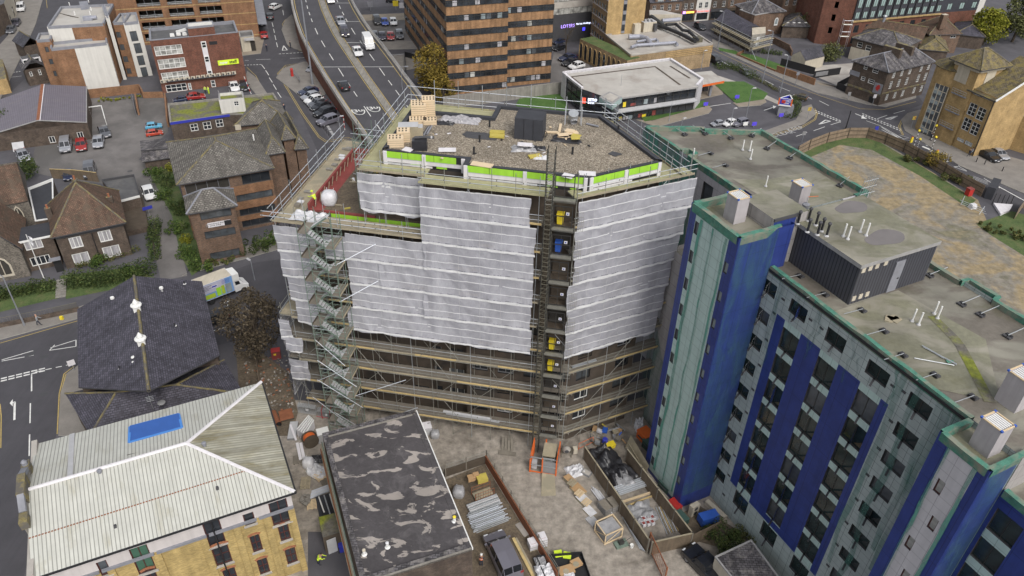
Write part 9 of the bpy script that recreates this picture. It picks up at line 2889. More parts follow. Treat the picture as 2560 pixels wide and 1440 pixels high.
bulk_bag(g(1147,1238),1.25,'pgrey','grey plastic covered bulk bag by patched roof edge in sunken yard')
x=MB().beam(g(1283,1345,.15),g(1338,1450,.15),.3,.12,'toe_board');x.beam(g(1290,1345,.2),g(1347,1452,.2),.2,.1,'tboard');one(x,'planks','long yellowed planks along yard wall beside people carrier',0)
crum(g(1168,1368),.35,.3,.25,'hi_vis_orange','orange_jacket','orange jacket dropped beside patched roof corner',0,seed=4,n=10)
t=T('gangway','timber gangway boards leading from scaffold foot into yard',0,g(1270,1110))
x=MB()
for k in RG(4):x.beam(g(1258+k*7,1092,.5),g(1256+k*8,1128,.06),.28,.05,'tgrey')
x.mk('boards',t);x=MB().beam(g(1246,1130,.1),g(1290,1136,.1),.55,.08,'tgrey');x.mk('threshold',t)
p=g(1415,1137);t=T('concrete_mixer','small grey concrete mixer beside hoist base',0,p)
x=MB();R_=[(p+V3((r_*cos(q),-.0+yy-.35*r_*sin(q),.75+r_*sin(q))))for r_,yy in((0,0),)for q in(0,)]
rr_=[[p+V3((r_*cos(q),y_,.8+.4*(-y_)+r_*sin(q)))for q in CI(14)]for r_,y_ in((.2,.45),(.45,.25),(.48,0),(.3,-.38),(.24,-.42))]
x.grid(rr_,'cpale',True);x.poly(rr_[-1],'char');x.mk('drum',t)
x=MB()
for sx in(-.55,.55):x.tube([p+V3((sx,.3,0)),p+V3((sx*.9,0,.9)),p+V3((sx,-.4,0))],.04,'steel_olive',5)
x.tube([p+V3((-.6,0,.8)),p+V3((.6,0,.8))],.04,'steel_olive',5);x.mk('stand',t)
x=MB().box(p+V3((.95,.1,.3)),.45,.5,.75,.2,'rcream');x.mk('engine_box',t)
crum(g(1438,1178),1.0,.8,.55,'pwhite','plastic_sheeting','white plastic sheeting heaped near concrete mixer','sheeting',.4,2)
x=MB();p=g(1466,1185);x.box(p,1.0,.7,.3,-.6,'grey');x.box(p+ZV(.24),.85,.55,.07,-.6,'cpale');one(x,'mortar_tray','grey mortar tray beside heap of plastic sheeting',0)
fA=-1.02
for px_,py_,dx_,dy_,z,m,lab in((1424,1205,1.3,.8,.5,'cardboard','brown cardboard sheet on top of boards near hoist ramp'),(1445,1228,1.6,1.1,.35,'cardboard','large brown cardboard sheet in row of boards'),(1458,1252,1.5,1.0,.32,'pwhite','white board in middle of row of boards'),(1474,1280,1.3,.9,.2,'pwhite','pale grey board at near end of row of boards'),(1480,1302,1.1,.9,.12,'gpale','last grey sheet of row, flat on ground')):
 p=g(px_,py_);x=MB().box(p,dx_,dy_,z,fA+.1,m if z<.2 else 'tboard',m);one(x,'board_stack',lab,'boards','row of boards in main yard')
for k,(px_,py_,z)in enumerate(((1430,1208,.55),(1448,1234,.42),(1466,1256,.36))):
 p=g(px_,py_,z);pallet(p,fA+.3,['slatted pallet nearest hoist on row of boards','yellow slatted pallet in middle of row of boards','yellow slatted pallet at near end of row of boards'][k],'tnew' if k else 'tboard',k=.75)
for k in RG(9):
 o=g(1478+(k%5)*5,1215+(k%5)*3+k//5*8,.1+.08*(k//5));e_=ON(g(1512,1262)-g(1480,1218));x=MB().tube([o,o+e_*2.9],.06,'pwhite' if k%3 else 'gpale',6,True);one(x,'pipe','pale pipe in bundle beside timber fence',0,'bundle of pale pipes beside timber fence')
for px_,py_,lab in((1512,1275,'grey ribbed crate by fence, left of pair'),(1530,1268,'grey ribbed crate by fence, right of pair')):
 p=g(px_,py_);x=MB().box(p,.95,1.3,.9,fA+1.57,'tgrey')
 for i in RG(6):x.box(p+ZV(.15*i+.03),1.0,1.34,.05,fA+1.57,'grey')
 one(x,'crate',lab,'crate','grey crates by timber fence')
p=g(1520,1335);t=T('timber_crate','open timber crate frame with grey sheet lid in main yard',0,p)
ca,sa=cos(.5),sin(.5);cs_=[p+V3((ca*sx-sa*sy,sa*sx+ca*sy,0))for sx,sy in((-1,-.9),(1,-.9),(1,.9),(-1,.9))]
x=MB()
for i in RG(4):
 a_,b_=cs_[i],cs_[(i+1)%4];x.beam(a_,a_+ZV(1.5),.1,.1,'tnew')
 for z in(.08,1.45):x.beam(a_+ZV(z),b_+ZV(z),.1,.1,'tnew')
 x.beam(a_+ZV(.1),b_+ZV(1.4),.06,.06,'tnew')
x.mk('frame',t);x=MB();i_=ins_(ccw(cs_),.12);x.prism(i_,.1,1.3,'grey','pgrey');x.mk('contents',t)
x=MB();p=g(1552,1362);x.box(p,1.3,.8,.25,.4,'tgreen');x.box(p+ZV(.25),.5,.4,.35,.4,'sdark');x.tube([p+V3((.3,0,.5)),p+V3((1.0,.3,.9))],.03,'sdark',4);one(x,'plate_compactor','green plate compactor beside timber crate frame',0)
x=MB();p=g(1579,1368);x.lathe(p,[(.16,0),(.2,.38),(.17,.38),(.16,.3)],'wgloss',10);one(x,'paint_bucket','white paint bucket near green compactor',0)
for k in RG(7):
 x=MB().tube([g(1556+k*3,1292+k*5,.1+.05*k),g(1600+k*2,1372+k,.1+.04*k)],.04,'galv' if k%2 else 'gbright',5);one(x,'scaffold_pole','scaffold pole leaning along outside of timber fence',0,'scaffold poles along timber fence')
x=MB().box(g(1305,1325),1.7,.55,.1,-1.0,'cpale');one(x,'paving_board','pale board lying by yard wall',0)
for px_,py_,h,lab in((1331,1368,.95,'white wrapped pack on pallet by yard wall, shorter of two'),(1354,1362,1.35,'white wrapped pack on pallet by yard wall, taller of two')):
 p=g(px_,py_);t=pallet(p,.35,lab,'tboard','white packs on pallets in main yard',.85)
 x=MB();nlay=int(h/.16)
 for k in RG(nlay):x.box(p+V3((rnd(-.02,.02),0,.14+.16*k)),.78,.95,.14,.35,'wboard' if k%2 or k==nlay-1 else 'gpale')
 x.box(p+ZV(.14+.16*nlay-.01),.5,.6,.03,.35,'sred','wboard');x.mk('packs',t)
for px_,py_,r_,lab in((1395,1394,.2,'yellow builders tub, left of two by rubbish trailer'),(1417,1398,-.15,'yellow builders tub, right of two by rubbish trailer')):
 p=g(px_,py_);x=MB().box(p,.62,.62,.62,r_,'hivis','yellow',1.12);x.box(p+ZV(.6),.76,.76,.06,r_,'hivis');one(x,'builders_tub',lab,'tub','yellow tubs by rubbish trailer')
for px_,py_,s_,lab in((1373,1400,.22,'small black bucket behind rubbish trailer'),(1395,1408,.32,'larger black bucket beside yellow tubs')):
 p=g(px_,py_);x=MB().lathe(p,[(s_*.75,0),(s_,s_*1.6),(s_*.85,s_*1.6),(s_*.7,s_*.8)],'black',12);one(x,'bucket',lab,'bucket')
p=g(1405,1440);t=T('rubbish_trailer','open black trailer heaped with cardboard and white bags',0,p)
q=[g(1340,1405),g(1452,1395),g(1475,1460),g(1370,1475)]
x=MB().prism(q,.4,.55,'black');
for i in RG(4):x.bar(q[i],q[(i+1)%4],.06,.4,1.0,'black')
x.mk('bed',t);x=MB().tube([q[0]+ZV(.35),q[0]+V3((-.1,-.1,.35))],.33,'tyre',10,True);x.mk('wheel',t)
for px_,py_,dx_,dy_,r_,lab in((1415,1428,1.5,.9,.35,'long flattened cardboard box on trailer'),(1440,1410,1.0,.8,.5,'square cardboard box with round mark on trailer')):
 x=MB().box(g(px_,py_,.75),dx_,dy_,.3,r_,'cardboard');x.lathe(g(px_,py_,1.05),[(.3,0),(.28,.02)],'tboard',12);one(x,'cardboard_box',lab,'box','cardboard on rubbish trailer')
crum(g(1362,1430,.6),.8,.7,.6,'pwhite','rubbish_bag','burst white rubbish bag at left end of trailer',0,.2,7)
crum(g(1350,1405,.6),.5,.5,.5,'pgrey','rubbish_bag','grey rubbish bag at head of trailer',0,.2,9)
crum(g(1423,1442,.9),.5,.4,.3,'pwhite','rubbish_bag','small white bag at near edge of trailer',0,.2,11)
CF=[g(1462,1116,2.0),g(1623,1350,2.0),g(1732,1333,2.0),g(1568,1122,2.0)]
CF=[V3((*q.xy,0))for q in CF]
t=T('compound_fence','weathered close-boarded timber fence round storage compound',0,(CF[0]+CF[2])/2)
for a_,b_ in((CF[0],CF[1]),(CF[1]+V3((.25,-.25,0)),CF[2]),(CF[2],CF[3])):
 x=MB().bar(a_,b_,.06,0,2.0,'fence_wood');x.mk('boards',t)
 x=MB();k_=int((b_-a_).length/2.4);e=ON(b_-a_)
 for k in RG(k_+1):x.box(a_+e*((b_-a_).length*k/k_),.13,.13,2.15,AN(e),'tgrey')
 x.beam(a_+ZV(2.02),b_+ZV(2.02),.14,.06,'tboard');x.mk('posts',t)
x=MB().bar(CF[2],g(1795,1330,0),.06,0,1.7,'fence_wood');one(x,'side_fence','short timber fence linking compound to dark bush',0)
crum(g(1525,1165),2.9,1.5,1.5,'pblack','tarpaulin_heap','big black tarpaulin draped over stored goods in compound','tarpaulin',fA+.05,21,22)
crum(g(1557,1200,.5),1.1,.9,.4,'pgrey','grey_sheet','smooth grey sheet at near end of black tarpaulin',0,fA,23,12)
x=MB();a_,b_=g(1562,1122),g(1607,1200);x.poly([a_+ZV(.2),b_+ZV(.2),b_+V3((.5,.3,1.9)),a_+V3((.5,.3,1.9))],'tboard');x.beam(a_+V3((.25,.1,1.0)),b_+V3((.25,.1,1.0)),.1,.08,'tboard');one(x,'leaning_gate','old timber gate leaning inside compound fence',0)
e_=ON(g(1622,1213)-g(1545,1240));n_=LF(e_)
for k in RG(20):
 o=g(1545,1247)+n_*(.12*(k%10))+ZV(.5+.12*(k//10))+e_*rnd(-.2,.2);x=MB().tube([o,o+e_*rnd(3.0,3.5)],.05,'gbright' if k%2 else 'galv',5,True);one(x,'galvanised_tube','galvanised tube in bundle laid across compound',0,'tubes laid across compound')
x=MB().beam(g(1552,1256,.3),g(1625,1232,.3),.2,.2,'tnew');x.beam(g(1560,1268,.1),g(1630,1240,.1),.15,.15,'toe_board');one(x,'timber_bearers','orange timber bearers below tube bundle in compound','timber')
crum(g(1600,1285),1.6,1.3,.8,'pgrey','plastic_sheeting','clear grey plastic over stored goods in compound','sheeting',.4,31)
for k in RG(6):
 p=g(1608+(k%3)*11,1300+(k//3)*12-(k%3)*2,.05);x=MB().box(p,.4,.6,.3,.4,'wboard','pwhite',.95);x.box(p+ZV(.3),.3,.3,.015,.4,'sred');one(x,'cement_bag','white cement bag in small block on compound floor',0,'white cement bags in compound')
for k in RG(10):
 x=MB().tube([g(1640+k*3.5,1268-k*.5,.1+.03*k),g(1668+k*4,1335-k*1.2,.1+.02*k)],.05,['gbright','tboard','pwhite','toe_board'][k%4],5);one(x,'long_pipe','long pipe or batten lying lengthways in compound',0,'pipes lying lengthways in compound')
for(px_,py_),m,sx,sy,sz,lab,nm in(((1612,1098),'orange',1.5,1.3,1.2,'red-orange site cabinet against hotel wall','site_cabinet'),((1625,1120),'tent_green',1.4,1.3,1.1,'dark green cabinet below red-orange one','site_cabinet'),((1648,1192),'tent_green',1.6,.9,.9,'green box between fence and mint tower, farthest','wheeled_box'),((1664,1222),'tent_green',1.5,.9,.9,'green box between fence and tower, middle','wheeled_box'),((1685,1272),'red',1.3,.8,.9,'red lidded box beside compound fence corner','wheeled_box'),((1700,1300),'tent_green',1.5,.9,.8,'green box next to red lidded box','wheeled_box')):
 p=g(px_,py_);x=MB().box(p,sx,sy,sz*.85,HA+.1,m);x.box(p+ZV(sz*.85),sx*1.05,sy*1.05,sz*.15,HA+.1,m);x.box(p+HD1*-.1+ZV(sz*.5),sx*.6,sy*1.02,.08,HA+.1,'char');one(x,nm,lab,'box')
x=MB();p=g(1590,1138);x.box(p,1.6,1.2,.12,HA,'rust');one(x,'rusty_plate','rusty flat plate behind compound fence',0)
p=g(1732,1285);t=T('condenser_unit','tall cream condenser unit with two fans at foot of blue tower','air conditioner',p);x=MB().box(p,1.0,.5,1.5,.6,'rcream');x.mk('case',t)
for z in(.4,1.05):
 x=MB();c=p+V3((sin(.6)*.27,-cos(.6)*.27,z));e=V3((cos(.6),sin(.6),0));x.poly([c+e*(.26*cos(q))+ZV(.26*sin(q))for q in CI(12)],'char');x.mk('fan_grille',t)
p=g(1768,1305);t=T('generator','bright blue generator on mossy strip below hotel',0,p);x=MB().box(p+ZV(.25),2.0,1.0,.95,.35,'blue',None,.96);x.mk('canopy',t);x=MB().box(p,2.0,.8,.25,.35,'black');x.mk('skid',t)
x=MB()
for k in RG(5):x.box(p+V3((-.7+.12*k,-.62+.05*k,.6)),.06,.05,.4,.35,'tape_blue')
x.mk('louvre',t)
sheet('mossy_strip',gs([(1690,1290),(1745,1262),(1850,1330),(1800,1370),(1730,1350)]),.014,'bearth')
x=MB().bar(g(1765,1258),g(1812,1300),.5,0,.5,'rcream');one(x,'low_plinth','low cream plinth along hotel foot by generator',0)
p=g(1640,1395);t=T('mesh_gate','rust coloured mesh gate at near end of compound',0,p);q0_,q1_=g(1620,1368),g(1660,1455)
x=MB();
for c in(q0_,q1_):x.beam(c,c+ZV(2.3),.14,.14,'rust')
for z in(.2,2.2):x.beam(q0_+ZV(z),q1_+ZV(z),.08,.08,'rust')
x.mk('frame',t);x=MB()
for k in RG(12):c=q0_+(q1_-q0_)*(k/12);x.tube([c+ZV(.2),c+ZV(2.2)],.014,'rust',3)
for k in RG(8):x.tube([q0_+ZV(.3+.25*k),q1_+ZV(.3+.25*k)],.014,'rust',3)
x.mk('mesh',t)
sq_=FP(2.8,(1788,1392),(1850,1470),(1960,1460),(1878,1350))
ts,_=bldg('grey_store','small cream store with weathered grey felt roof below hotel',sq_,2.8,'rcream','slold',{},.12,'coping',cat='store',roofdrop=.05)
random.seed(91)
for k in RG(26):
 p=g(1470+rnd(0,110),1112-rnd(0,45),rnd(.05,.5));x=MB();m=random.choice(['pwhite','tboard','char','galv','insul','pgrey','blue','cardboard','tgrey'])
 if ran()<.5:d_=ON(V3((rnd(-1,1),rnd(-1,1),rnd(0,.3))))*rnd(.5,1.6);x.beam(p,p+d_,rnd(.05,.2),rnd(.04,.12),m)
 else:x.box(p-ZV(.05),rnd(.3,.8),rnd(.3,.6),rnd(.1,.4),rnd(0,3),m)
 one(x,'scrap_piece','piece of mixed scrap in rubbish pile at scaffold corner','scrap','rubbish pile at scaffold corner')
p=g(1511,1112);x=MB().lathe(p,[(.3,0),(.34,.3),(.34,.6),(.3,.95),(.26,.97)],'sblue',12);one(x,'blue_barrel','blue barrel at edge of rubbish pile',0)
p=g(1525,1118);x=MB().box(p,.9,.6,.6,.4,'yellow',None,1.15);one(x,'yellow_skip','yellow tub beside blue barrel','tub')
crum(g(1597,1070,.0),.5,.6,1.6,'pwhite','torn_sheet','torn white sheet hanging near red-orange cabinet','sheeting',.2,41)
t=T('site_barrier','orange and white framed barrier by concrete mixer',0,g(1462,1110));x=MB();a_,b_=g(1446,1125),g(1482,1108);
for z in(.2,1.0):x.tube([a_+ZV(z),b_+ZV(z)],.03,'orange',5)
for c in(a_,b_):x.tube([c,c+ZV(1.0)],.03,'orange',5)
x.mk('frame',t)
x=MB();p0,p1=g(683,1030,.3),g(697,1060,.3);x.tube([p0,p1],.32,'rust',14);x.poly([p1+V3((.32*cos(q),-.02,.32*sin(q)))for q in CI(12)],'black');one(x,'rusty_pipe','fat rust coloured pipe beside steel roof edge',0)
x=MB();p=g(716,1040);x.box(p,1.5,1.7,.25,.4,'tdark','rust');one(x,'rusty_sheet','rust brown sheet lying flat beside fat pipe',0)
x=MB();p=g(733,1080);x.box(p,.9,2.6,.35,.12,'grey','gpale');x.beam(g(726,1062,.45),g(740,1100,.45),.22,.12,'wboard');one(x,'panel_stack','stack of pale panels tied beneath white plank','panels')
t=T('panel_rack','white insulation panels leaning in slanting row','panels',g(768,1080))
for k in RG(5):
 x=MB();a_,b_=g(746+k*5,1094+k*3),g(776+k*3,1058+k*3);x.poly([a_,b_,b_+ZV(1.3),a_+ZV(1.3)],'wboard');x.beam(a_+ZV(1.3),b_+ZV(1.3),.12,.06,'wgloss');x.mk('panel',t)
p=g(778,1112);t=T('cable_drum','brown timber cable drum wound with orange duct','cable drum',p)
ax_=ON(V3((.45,-.75,.1)))
def disc(c,r_,m,mb):
 u_=ON(ax_.cross(ZV(1)));v_=u_.cross(ax_);mb.tube([c-ax_*.04,c+ax_*.04],r_,m,20,True)
x=MB();disc(p+ZV(.85)-ax_*.45,.85,'tdark',x);disc(p+ZV(.85)+ax_*.45,.85,'tdark',x);x.mk('flanges',t)
x=MB().tube([p+ZV(.85)-ax_*.4,p+ZV(.85)+ax_*.4],.68,'orange',18);x.mk('duct_coil',t)
x=MB();p=g(810,1098);x.box(p,1.3,1.1,1.3,.4,'gpale','wgloss');one(x,'white_crate','tall white crate at corner of patched roof',0)
for(px_,py_),m,lab in(((768,1035),'galv','stack of galvanised crowd barriers at stair tower foot'),((817,1047),'galv','stack of barriers tied by red frame at stair tower foot')):
 p=g(px_,py_);t=T('barrier_stack',lab,'barriers',p);e_=V3((.98,-.17,0))
 for k in RG(5):
  o=p+V3((0,.14*k,0));x=MB()
  for z in(.1,1.05):x.tube([o-e_*1.1+ZV(z),o+e_*1.1+ZV(z)],.03,m,4)
  for j in RG(12):c=o+e_*(-1.1+.2*j);x.tube([c+ZV(.1),c+ZV(1.05)],.012,m,3)
  x.mk('barrier',t)
 if 'red' in lab:
  x=MB();
  for sx in(-.5,.5):x.tube([p+e_*sx+V3((0,-.1,0)),p+e_*sx+V3((0,-.1,1.3)),p+e_*sx+V3((0,.8,1.3))],.04,'red',4)
  x.tube([p-e_*1.2+V3((0,-.12,.3)),p+e_*1.2+V3((0,-.12,.3))],.04,'red',4);x.mk('red_frame',t)
 x=MB().box(p+e_*.1+V3((0,-.1,.6)),.35,.03,.3,BA,'pwhite');x.mk('notice',t)
for k in RG(2):
 x=MB().beam(g(743+k*9,1108,.2),g(752+k*9,1150,.2),.32,.2,'wboard');one(x,'white_plank',['left of two long white planks beside cable drum','right of two long white planks beside cable drum'][k],'plank','white planks beside cable drum')
bulk_bag(g(772,1165),1.2,'pwhite','whitish bulk bag on pallet below white planks')
bulk_bag(g(845,1000+62),.8,'cpale','small pale bag at stair tower foot by barriers')
bulk_bag(g(1088,1092),1.0,'pgrey','grey bulk bag against scaffold beyond patched roof')
x=MB();p=g(1068,1080);x.box(p,1.0,1.1,1.1,.3,'gpale','wboard');one(x,'wrapped_pallet','white wrapped pallet beside grey bulk bag behind patched roof',0)
crum(g(796,1150),.8,.6,.6,'pblack','black_sheet','black plastic bundle beside whitish bulk bag',0,.2,51)
crum(g(795,1180),1.3,.8,.6,'pwhite','plastic_sheeting','white plastic sheet trailing over pallets in left yard','sheeting',-.6,53)
for k,(px_,py_,z,r_,m)in enumerate(((764,1212,0,.1,'tboard'),(764,1212,.15,.12,'tboard'),(764,1205,.3,.1,'tboard'),(799,1192,.1,.8,'tnew'),(812,1200,0,.5,'tgrey'),(745,1150,.1,.3,'tgrey'),(780,1262,.1,.25,'tnew'))):
 pallet(g(px_,py_,z),r_,['bottom pallet of short stack in left yard','second pallet of short stack in left yard','top pallet of short stack in left yard','orange tilted pallet on plastic sheet','grey pallet under tilted one','old grey pallet beside steel roof edge','pallet with pale slats near mossy hut'][k],m)  # orange pallet simply has the new timber colour
for k in RG(14):
 o=g(775+(k%7)*.6,1246-(k%7)*3,.1+.12*(k//7));e_=ON(g(833,1222)-g(775,1244));x=MB().tube([o,o+e_*rnd(2.4,2.8)],.06,'gbright' if k%3 else 'pwhite',6,True);one(x,'steel_pipe','bright steel pipe in bundle beside hung pipes',0,'steel pipes in left yard')
x=MB();
for k in RG(24):x.box(g(762+rnd(-10,14),1250+rnd(-12,14),.1+rnd(0,.5)),.35,.25,.12,rnd(0,3),'concr')
one(x,'rubble_heap','heap of grey blocks under corner of steel roof','rubble')
for k,(a_,b_,m)in enumerate((((797,1242),(810,1280),'wgloss'),((810,1238),(826,1288),'galv'),((824,1235),(838,1280),'wgloss'))):
 x=MB().beam(g(*a_,1.0),g(*b_,1.6),.12,.1,m);one(x,'roof_rail',['left white rail leaning on mossy hut','grey rail leaning on mossy hut','right white rail leaning on mossy hut'][k],'rail')
x=MB();q=gs([(790,1250),(835,1238),(840,1290),(800,1300)]);x.prism(q,0,.5,'char','bfelt');one(x,'dark_container','dark flat container behind mossy hut',0)
hq=FP(2.5,(807,1344),(857,1329),(845,1280),(796,1293))
th_,_=bldg('mossy_hut','small hut with green mossy felt roof in alley',hq,2.5,'tdark','mfelt',{},.0,cat='hut')
x=MB().bar(hq[0]+V3((.3,-.1,0)),hq[0]+(hq[1]-hq[0])*.62+V3((0,-.1,0)),.1,.1,2.1,'gpale');x.mk('door',th_)
p=g(857,1375);t=T('wheeled_bin','blue wheeled bin at alley wall beside mossy hut',0,p);x=MB().box(p,.55,.6,.95,.3,'sblue',None,1.15);x.mk('tub',t);x=MB().box(p+ZV(.95),.68,.74,.08,.3,'sblue');x.mk('lid',t)
for sx in(-.25,.25):x=MB().tube([p+V3((sx-.04,-.35,.12)),p+V3((sx+.04,-.35,.12))],.12,'tyre',8,True);x.mk('wheel',t)
sheet('alley',gs([(770,1330),(850,1330),(930,1450),(770,1460)]),.013,'asphalt')
p=g(692,893);t=T('red_skip','red metal box with yellow label at left end of scaffold',0,p);x=MB().box(p,1.1,.9,1.2,.3,'sred','red');x.mk('box',t);x=MB().box(p+V3((.0,-.47,.7)),.3,.05,.25,.3,'yellow');x.mk('label_plate',t)
x=MB();a_,b_=g(640,890),g(655,990);x.bar(a_,b_,.1,0,1.5,'fence_wood');one(x,'panel_fence','old panel fence beside bare brown tree',0)
rb=MB();random.seed(14)
for k in RG(260):q=g(rnd(610,735),rnd(890,1040));rb.box(q,rnd(.08,.3),rnd(.08,.25),rnd(.04,.16),rnd(0,3),random.choice(['concr','bark','terra','tgrey','cpale']))
struct(rb.mk('rubble'),'stuff')
ZG=32.74
def gz(x_,y_,z=.0):return g(x_,y_,ZG+z)
bt=None
def batten_pack(p,rz,dx_,dy_,h,label):
 t=T('timber_pack',label,'timber pack',p,'packs of pale timber on gravel roof')
 n=max(2,int(h/.22));x=MB();ca,sa=cos(rz),sin(rz)
 for k in RG(n):x.box(p+V3((rnd(-.015,.015),rnd(-.015,.015),.22*k)),dx_,dy_,.19,rz,'ply')
 x.mk('timber',t)
 x=MB()
 for i in RG(int(dx_/.32)):
  for j in RG(int(dy_/.5)):
   u,v=-dx_/2+.22+i*.32,-dy_/2+.28+j*.5;x.box(p+V3((u*ca-v*sa,u*sa+v*ca,.22*n-.028)),.13,.30,.012,rz,'tdark')
 x.mk('slots',t)
 x=MB()
 for k in RG(n-1):x.box(p+ZV(.22*k+.192),dx_*.97,dy_*.97,.026,rz,'tdark')
 x.mk('gaps',t)
 return t
batten_pack(gz(1045,305),.12,1.7,1.1,.6,'low pack of pale timber at foot of tallest roof stack')
batten_pack(gz(1048,292),.12,1.5,1.5,1.7,'tallest pack of pale slotted timber at back left roof corner')
batten_pack(gz(1072,285),.12,1.3,1.3,1.95,'pale slotted timber pack touching tallest one on its right')
batten_pack(gz(1075,307),.12,1.3,1.0,.6,'low pack of pale timber in front of tallest roof stack')
batten_pack(gz(990,362),.12,1.5,1.2,.9,'pale slotted timber pack nearest left roof edge')
batten_pack(gz(1010,350),.12,1.2,1.1,1.2,'pale slotted timber pack between left edge and wrapped block')
x=MB();p=gz(1022,338);x.box(p,1.9,1.2,1.1,.1,'tboard','gpale');x.box(p+V3((1.1,.2,0)),.5,.9,.9,.1,'tboard','gpale');one(x,'wrapped_block','grey wrapped block of boards between timber packs','boards')
for k in RG(4):x=MB().tube([gz(1056+k*4,338-k,.1+.05*(k%2)),gz(1070+k*3,318-k,.1)],.09,'lead' if k%2 else 'char',7,True);one(x,'felt_roll','grey roll of roofing felt beside wrapped block',0,'rolls of felt by wrapped block')
t=T('black_crate','black wrapped crate with tubes on top at front left of roof',0,gz(1050,372));p=gz(1050,372);x=MB().box(p,1.4,.9,.95,.05,'pblack',None,.96);x.mk('crate',t);x=MB().tube([p+V3((-.5,.1,1.05)),p+V3((.4,.2,1.1)),p+V3((1.3,.35,1.0))],.13,'char',7,True);x.tube([p+V3((1.0,.3,1.03)),p+V3((1.15,.32,1.02))],.14,'gpale',7,True);x.mk('tubes',t)
crum(gz(1150,302),1.9,.75,.5,'curtain','dust_sheet','pale crumpled dust sheet on gravel roof',0,-.1,71)
crum(gz(1112,310),.9,.3,.35,'pblack','black_sheet','black plastic roll lying left of pale dust sheet',0,-.1,72)
crum(gz(1205,340),1.7,.7,.16,'char','felt_sheet','dark felt sheet spread under yellow insulation','felt',-.15,73)
x=MB()
for k in RG(2):x.box(gz(1243,342-k*8,.08),1.4,.62,.2+.04*k,-.1,'insul')
one(x,'insulation_slabs','yellow insulation slabs stacked left of black box','insul')
t=T('black_box','large black felted box standing on gravel roof','roof box',gz(1327,340));p=gz(1325,338);x=MB().box(p,2.75,2.2,2.1,BA,'bfelt',None,.985);x.mk('box',t);x=MB()
for u in(-.45,.45):c=p+BE*u-BI*1.11;x.box(c,.03,.03,2.05,BA,'black')
x.mk('seams',t)
x=MB();p=gz(1432,310);x.tube([p+V3((0,.2,.6)),p+V3((0,-.1,1.2))],.5,'galv',14,True);x.tube([p+V3((0,.2,.6)),p+V3((.1,-.3,.3))],.35,'pgrey',10)
t_=one(x,'steel_drum','shiny steel drum held in poles at back of roof',0)
x=MB()
for sx in(-.75,.75):p=gz(1432,310);x.tube([p+V3((sx,0,0)),p+V3((sx,.1,2.8))],.04,'gbright',5);x.tube([p+V3((sx*1.1,-.3,0)),p+V3((sx*1.1,-.2,1.9))],.04,'gbright',5)
one(x,'upright_poles','upright poles either side of steel drum',0)
random.seed(41)
for k in RG(9):
 p=gz(1425+rnd(-24,30),334+rnd(-10,12),.1+.07*k*(k<6));x=MB().box(p,rnd(.8,1.3),rnd(.5,.8),.06,rnd(-.5,.5),random.choice(['ply','insul','rcream','wboard']));one(x,'insulation_board','insulation offcut in heap below steel drum',0,'offcuts heaped below steel drum')
crum(gz(1415,350),1.4,.7,.25,'pblack','black_sheet','torn black sheet in front of heaped offcuts',0,-.2,75)
x=MB().beam(gz(1362,330,.1),gz(1398,331,.1),.3,.12,'ply');x.beam(gz(1398,331,.1),gz(1402,310,.1),.25,.12,'ply');one(x,'timber_angle','L of pale timber between black box and heap','timber')
x=MB().tube([gz(1360+8*cos(q*.7),335+8*sin(q*.7),.15+.02*q)for q in RG(20)],.035,'black',5);one(x,'cable_coil','black cable coil beside black box','cable')
x=MB();
for k in RG(3):x.box(gz(1312,362,.35+.08*k),1.4-.1*k,.75,.06,-.1,'wboard')
one(x,'white_boards','white boards stacked on grey plastic before black box',0)
crum(gz(1310,374),1.1,.6,.35,'pgrey','plastic_sheeting','grey plastic under stacked white boards','sheeting',0,76)
crum(gz(1345,372),.8,.4,.3,'pblack','black_sheet','black sheet beside stacked white boards near mast',0,0,77)
x=MB().box(gz(1337,392,.05),1.15,.6,.14,.35,'insul');one(x,'insulation_slab','single yellow insulation slab near hoist mast','insul')
crum(gz(1352,396),.6,.35,.3,'pwhite','rubbish_bag','white rubbish bag beside single yellow slab',0,0,78)
x=MB();q=[gz(1520,384,.03),gz(1538,391,.03),gz(1556,385,.03),gz(1532,378,.03)];x.prism([V3((*v.xy,0))for v in q],ZG,ZG+.05,'char');one(x,'felt_square','square of dark felt on open gravel at right','felt')
x=MB().tube([gz(1466,309,.12),gz(1496,316,.12)],.1,'lead',8,True);one(x,'grey_pipe','grey pipe lying near right back edge of roof',0)
for(px_,py_),w,lab in(((1118,375),1.6,'white board with notch at front edge of roof'),((1468,434),1.5,'white board on front corner upstand right of hoist'),((1205,412),2.0,'pale plywood sheet at step in front edge'),((1020,374),.9,'white triangle of board beside black crate'),((1420,440),1.0,'white board propped behind top landing gate')):
 x=MB();p=gz(px_,py_,.12);x.box(p,w,.8,.05,BA+rnd(-.3,.3),'ply' if 'ply' in lab else 'wboard');one(x,'loose_board',lab,'board')
for(px_,py_),lab in(((1224,317),'black roof outlet post by back step'),((1545,330),'black roof outlet post near right back edge'),((1431,385),'black roof outlet post right of hoist mast'),((1185,385),'black roof outlet post at front step'),((1199,355),'black roof outlet post beside felt sheet')):
 p=gz(px_,py_);x=MB().lathe(p,[(.12,0),(.09,.05),(.09,.55),(.11,.57),(.1,.7),(.02,.74)],'black',8);one(x,'roof_outlet',lab,'roof outlet','black outlet posts on gravel roof')
random.seed(55)
for k in RG(16):
 p=gz(rnd(1060,1560),rnd(315,400),.03)
 if not(-1<1):continue
 x=MB().box(p,rnd(.2,.5),rnd(.08,.25),.05,rnd(0,3),random.choice(['black','ply','wboard','char']));one(x,'offcut','small offcut dropped on gravel roof',0,'offcuts scattered on gravel roof')
bulk_bag(g(825,508,25.66),1.5,'pwhite','big white bulk bag on roof terrace beside crouching person')
random.seed(60)
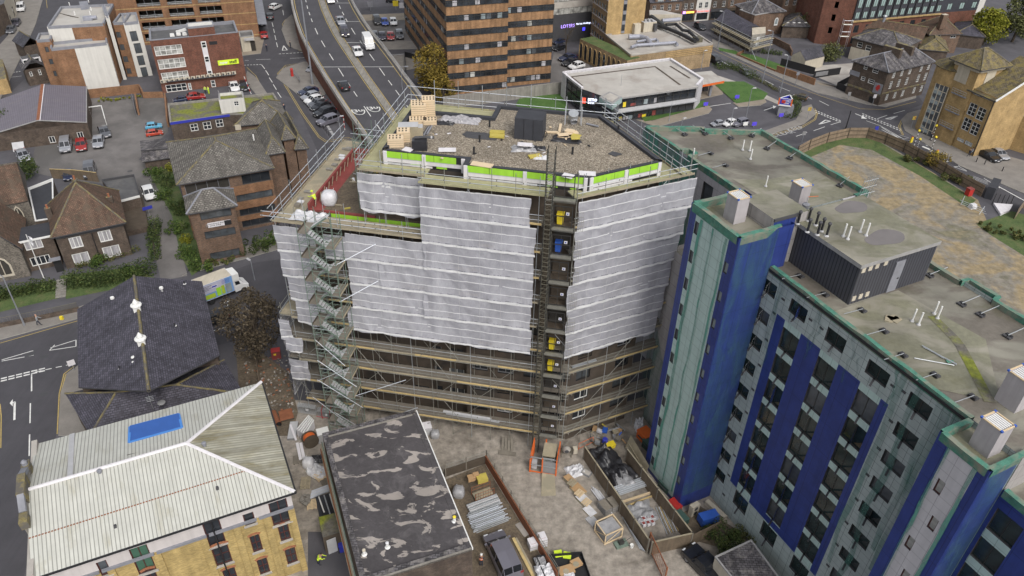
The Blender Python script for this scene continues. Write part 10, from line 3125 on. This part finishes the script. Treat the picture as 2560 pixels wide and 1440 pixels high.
for k in RG(22):
 p=bp(rnd(3.6,8.2),rnd(3.4,13.5),25.66);x=MB();d_=ON(V3((rnd(-1,1),rnd(-1,1),0)))*rnd(.3,1.5)
 x.beam(p,p+d_+ZV(.05),rnd(.05,.3),.07,random.choice(['tboard','pwhite','char','insul','galv','tnew']));one(x,'offcut','offcut or batten littering roof terrace floor',0,'offcuts on roof terrace')
random.seed(61)
for k in RG(12):
 p=bp(rnd(.9,1.9),rnd(3,18),25.66);x=MB().box(p,rnd(.4,.8),rnd(.3,.5),rnd(.08,.25),BA+rnd(-.2,.2),random.choice(['tgrey','concr','pwhite']));one(x,'board_offcut','board offcut left on side deck of terrace',0,'offcuts on terrace side deck')
crum(bp(3.2,1.3,25.7),1.6,.8,.5,'pwhite','wall_membrane','white membrane draped over terrace corner',0,BA,81)
t=T('access_ladder','green ladder tower at back of roof terrace','ladder tower',bp(8.2,4,25.6))
for u,d in((7.4,4.2),(8.6,4.2),(7.4,6.2),(8.6,6.2)):x=MB().tube([bp(u,d,25.6),bp(u,d,33.2)],.04,'tgreen',5);x.mk('standard',t)
for z in(26.6,27.6,28.6,29.6,30.6,31.6,32.6):
 x=MB()
 for a_,b_ in(((7.4,4.2),(8.6,4.2)),((8.6,4.2),(8.6,6.2)),((7.4,6.2),(8.6,6.2)),((7.4,4.2),(7.4,6.2))):x.tube([bp(*a_,z),bp(*b_,z)],.03,'tgreen',4)
 x.mk('rung_frame',t)
t=T('access_cage','green tube frame at back corner of terrace','scaffold',bp(4.2,17,25.6))
for u in(2.6,4.2,5.8,7.4):
 for d in(16.2,17.6):x=MB().tube([bp(u,d,22),bp(u,d,28.6+rnd(0,.8))],.036,'tgreen',5);x.mk('standard',t)
for z in(26.2,27.0,27.8):
 x=MB()
 for d in(16.2,17.6):x.tube([bp(2.2,d,z),bp(7.8,d,z)],.03,'tgreen' if z<27.5 else 'gbright',4)
 for u in(2.6,4.2,5.8,7.4):x.tube([bp(u,16.0,z),bp(u,17.8,z)],.03,'tgreen',4)
 x.mk('ledger',t)
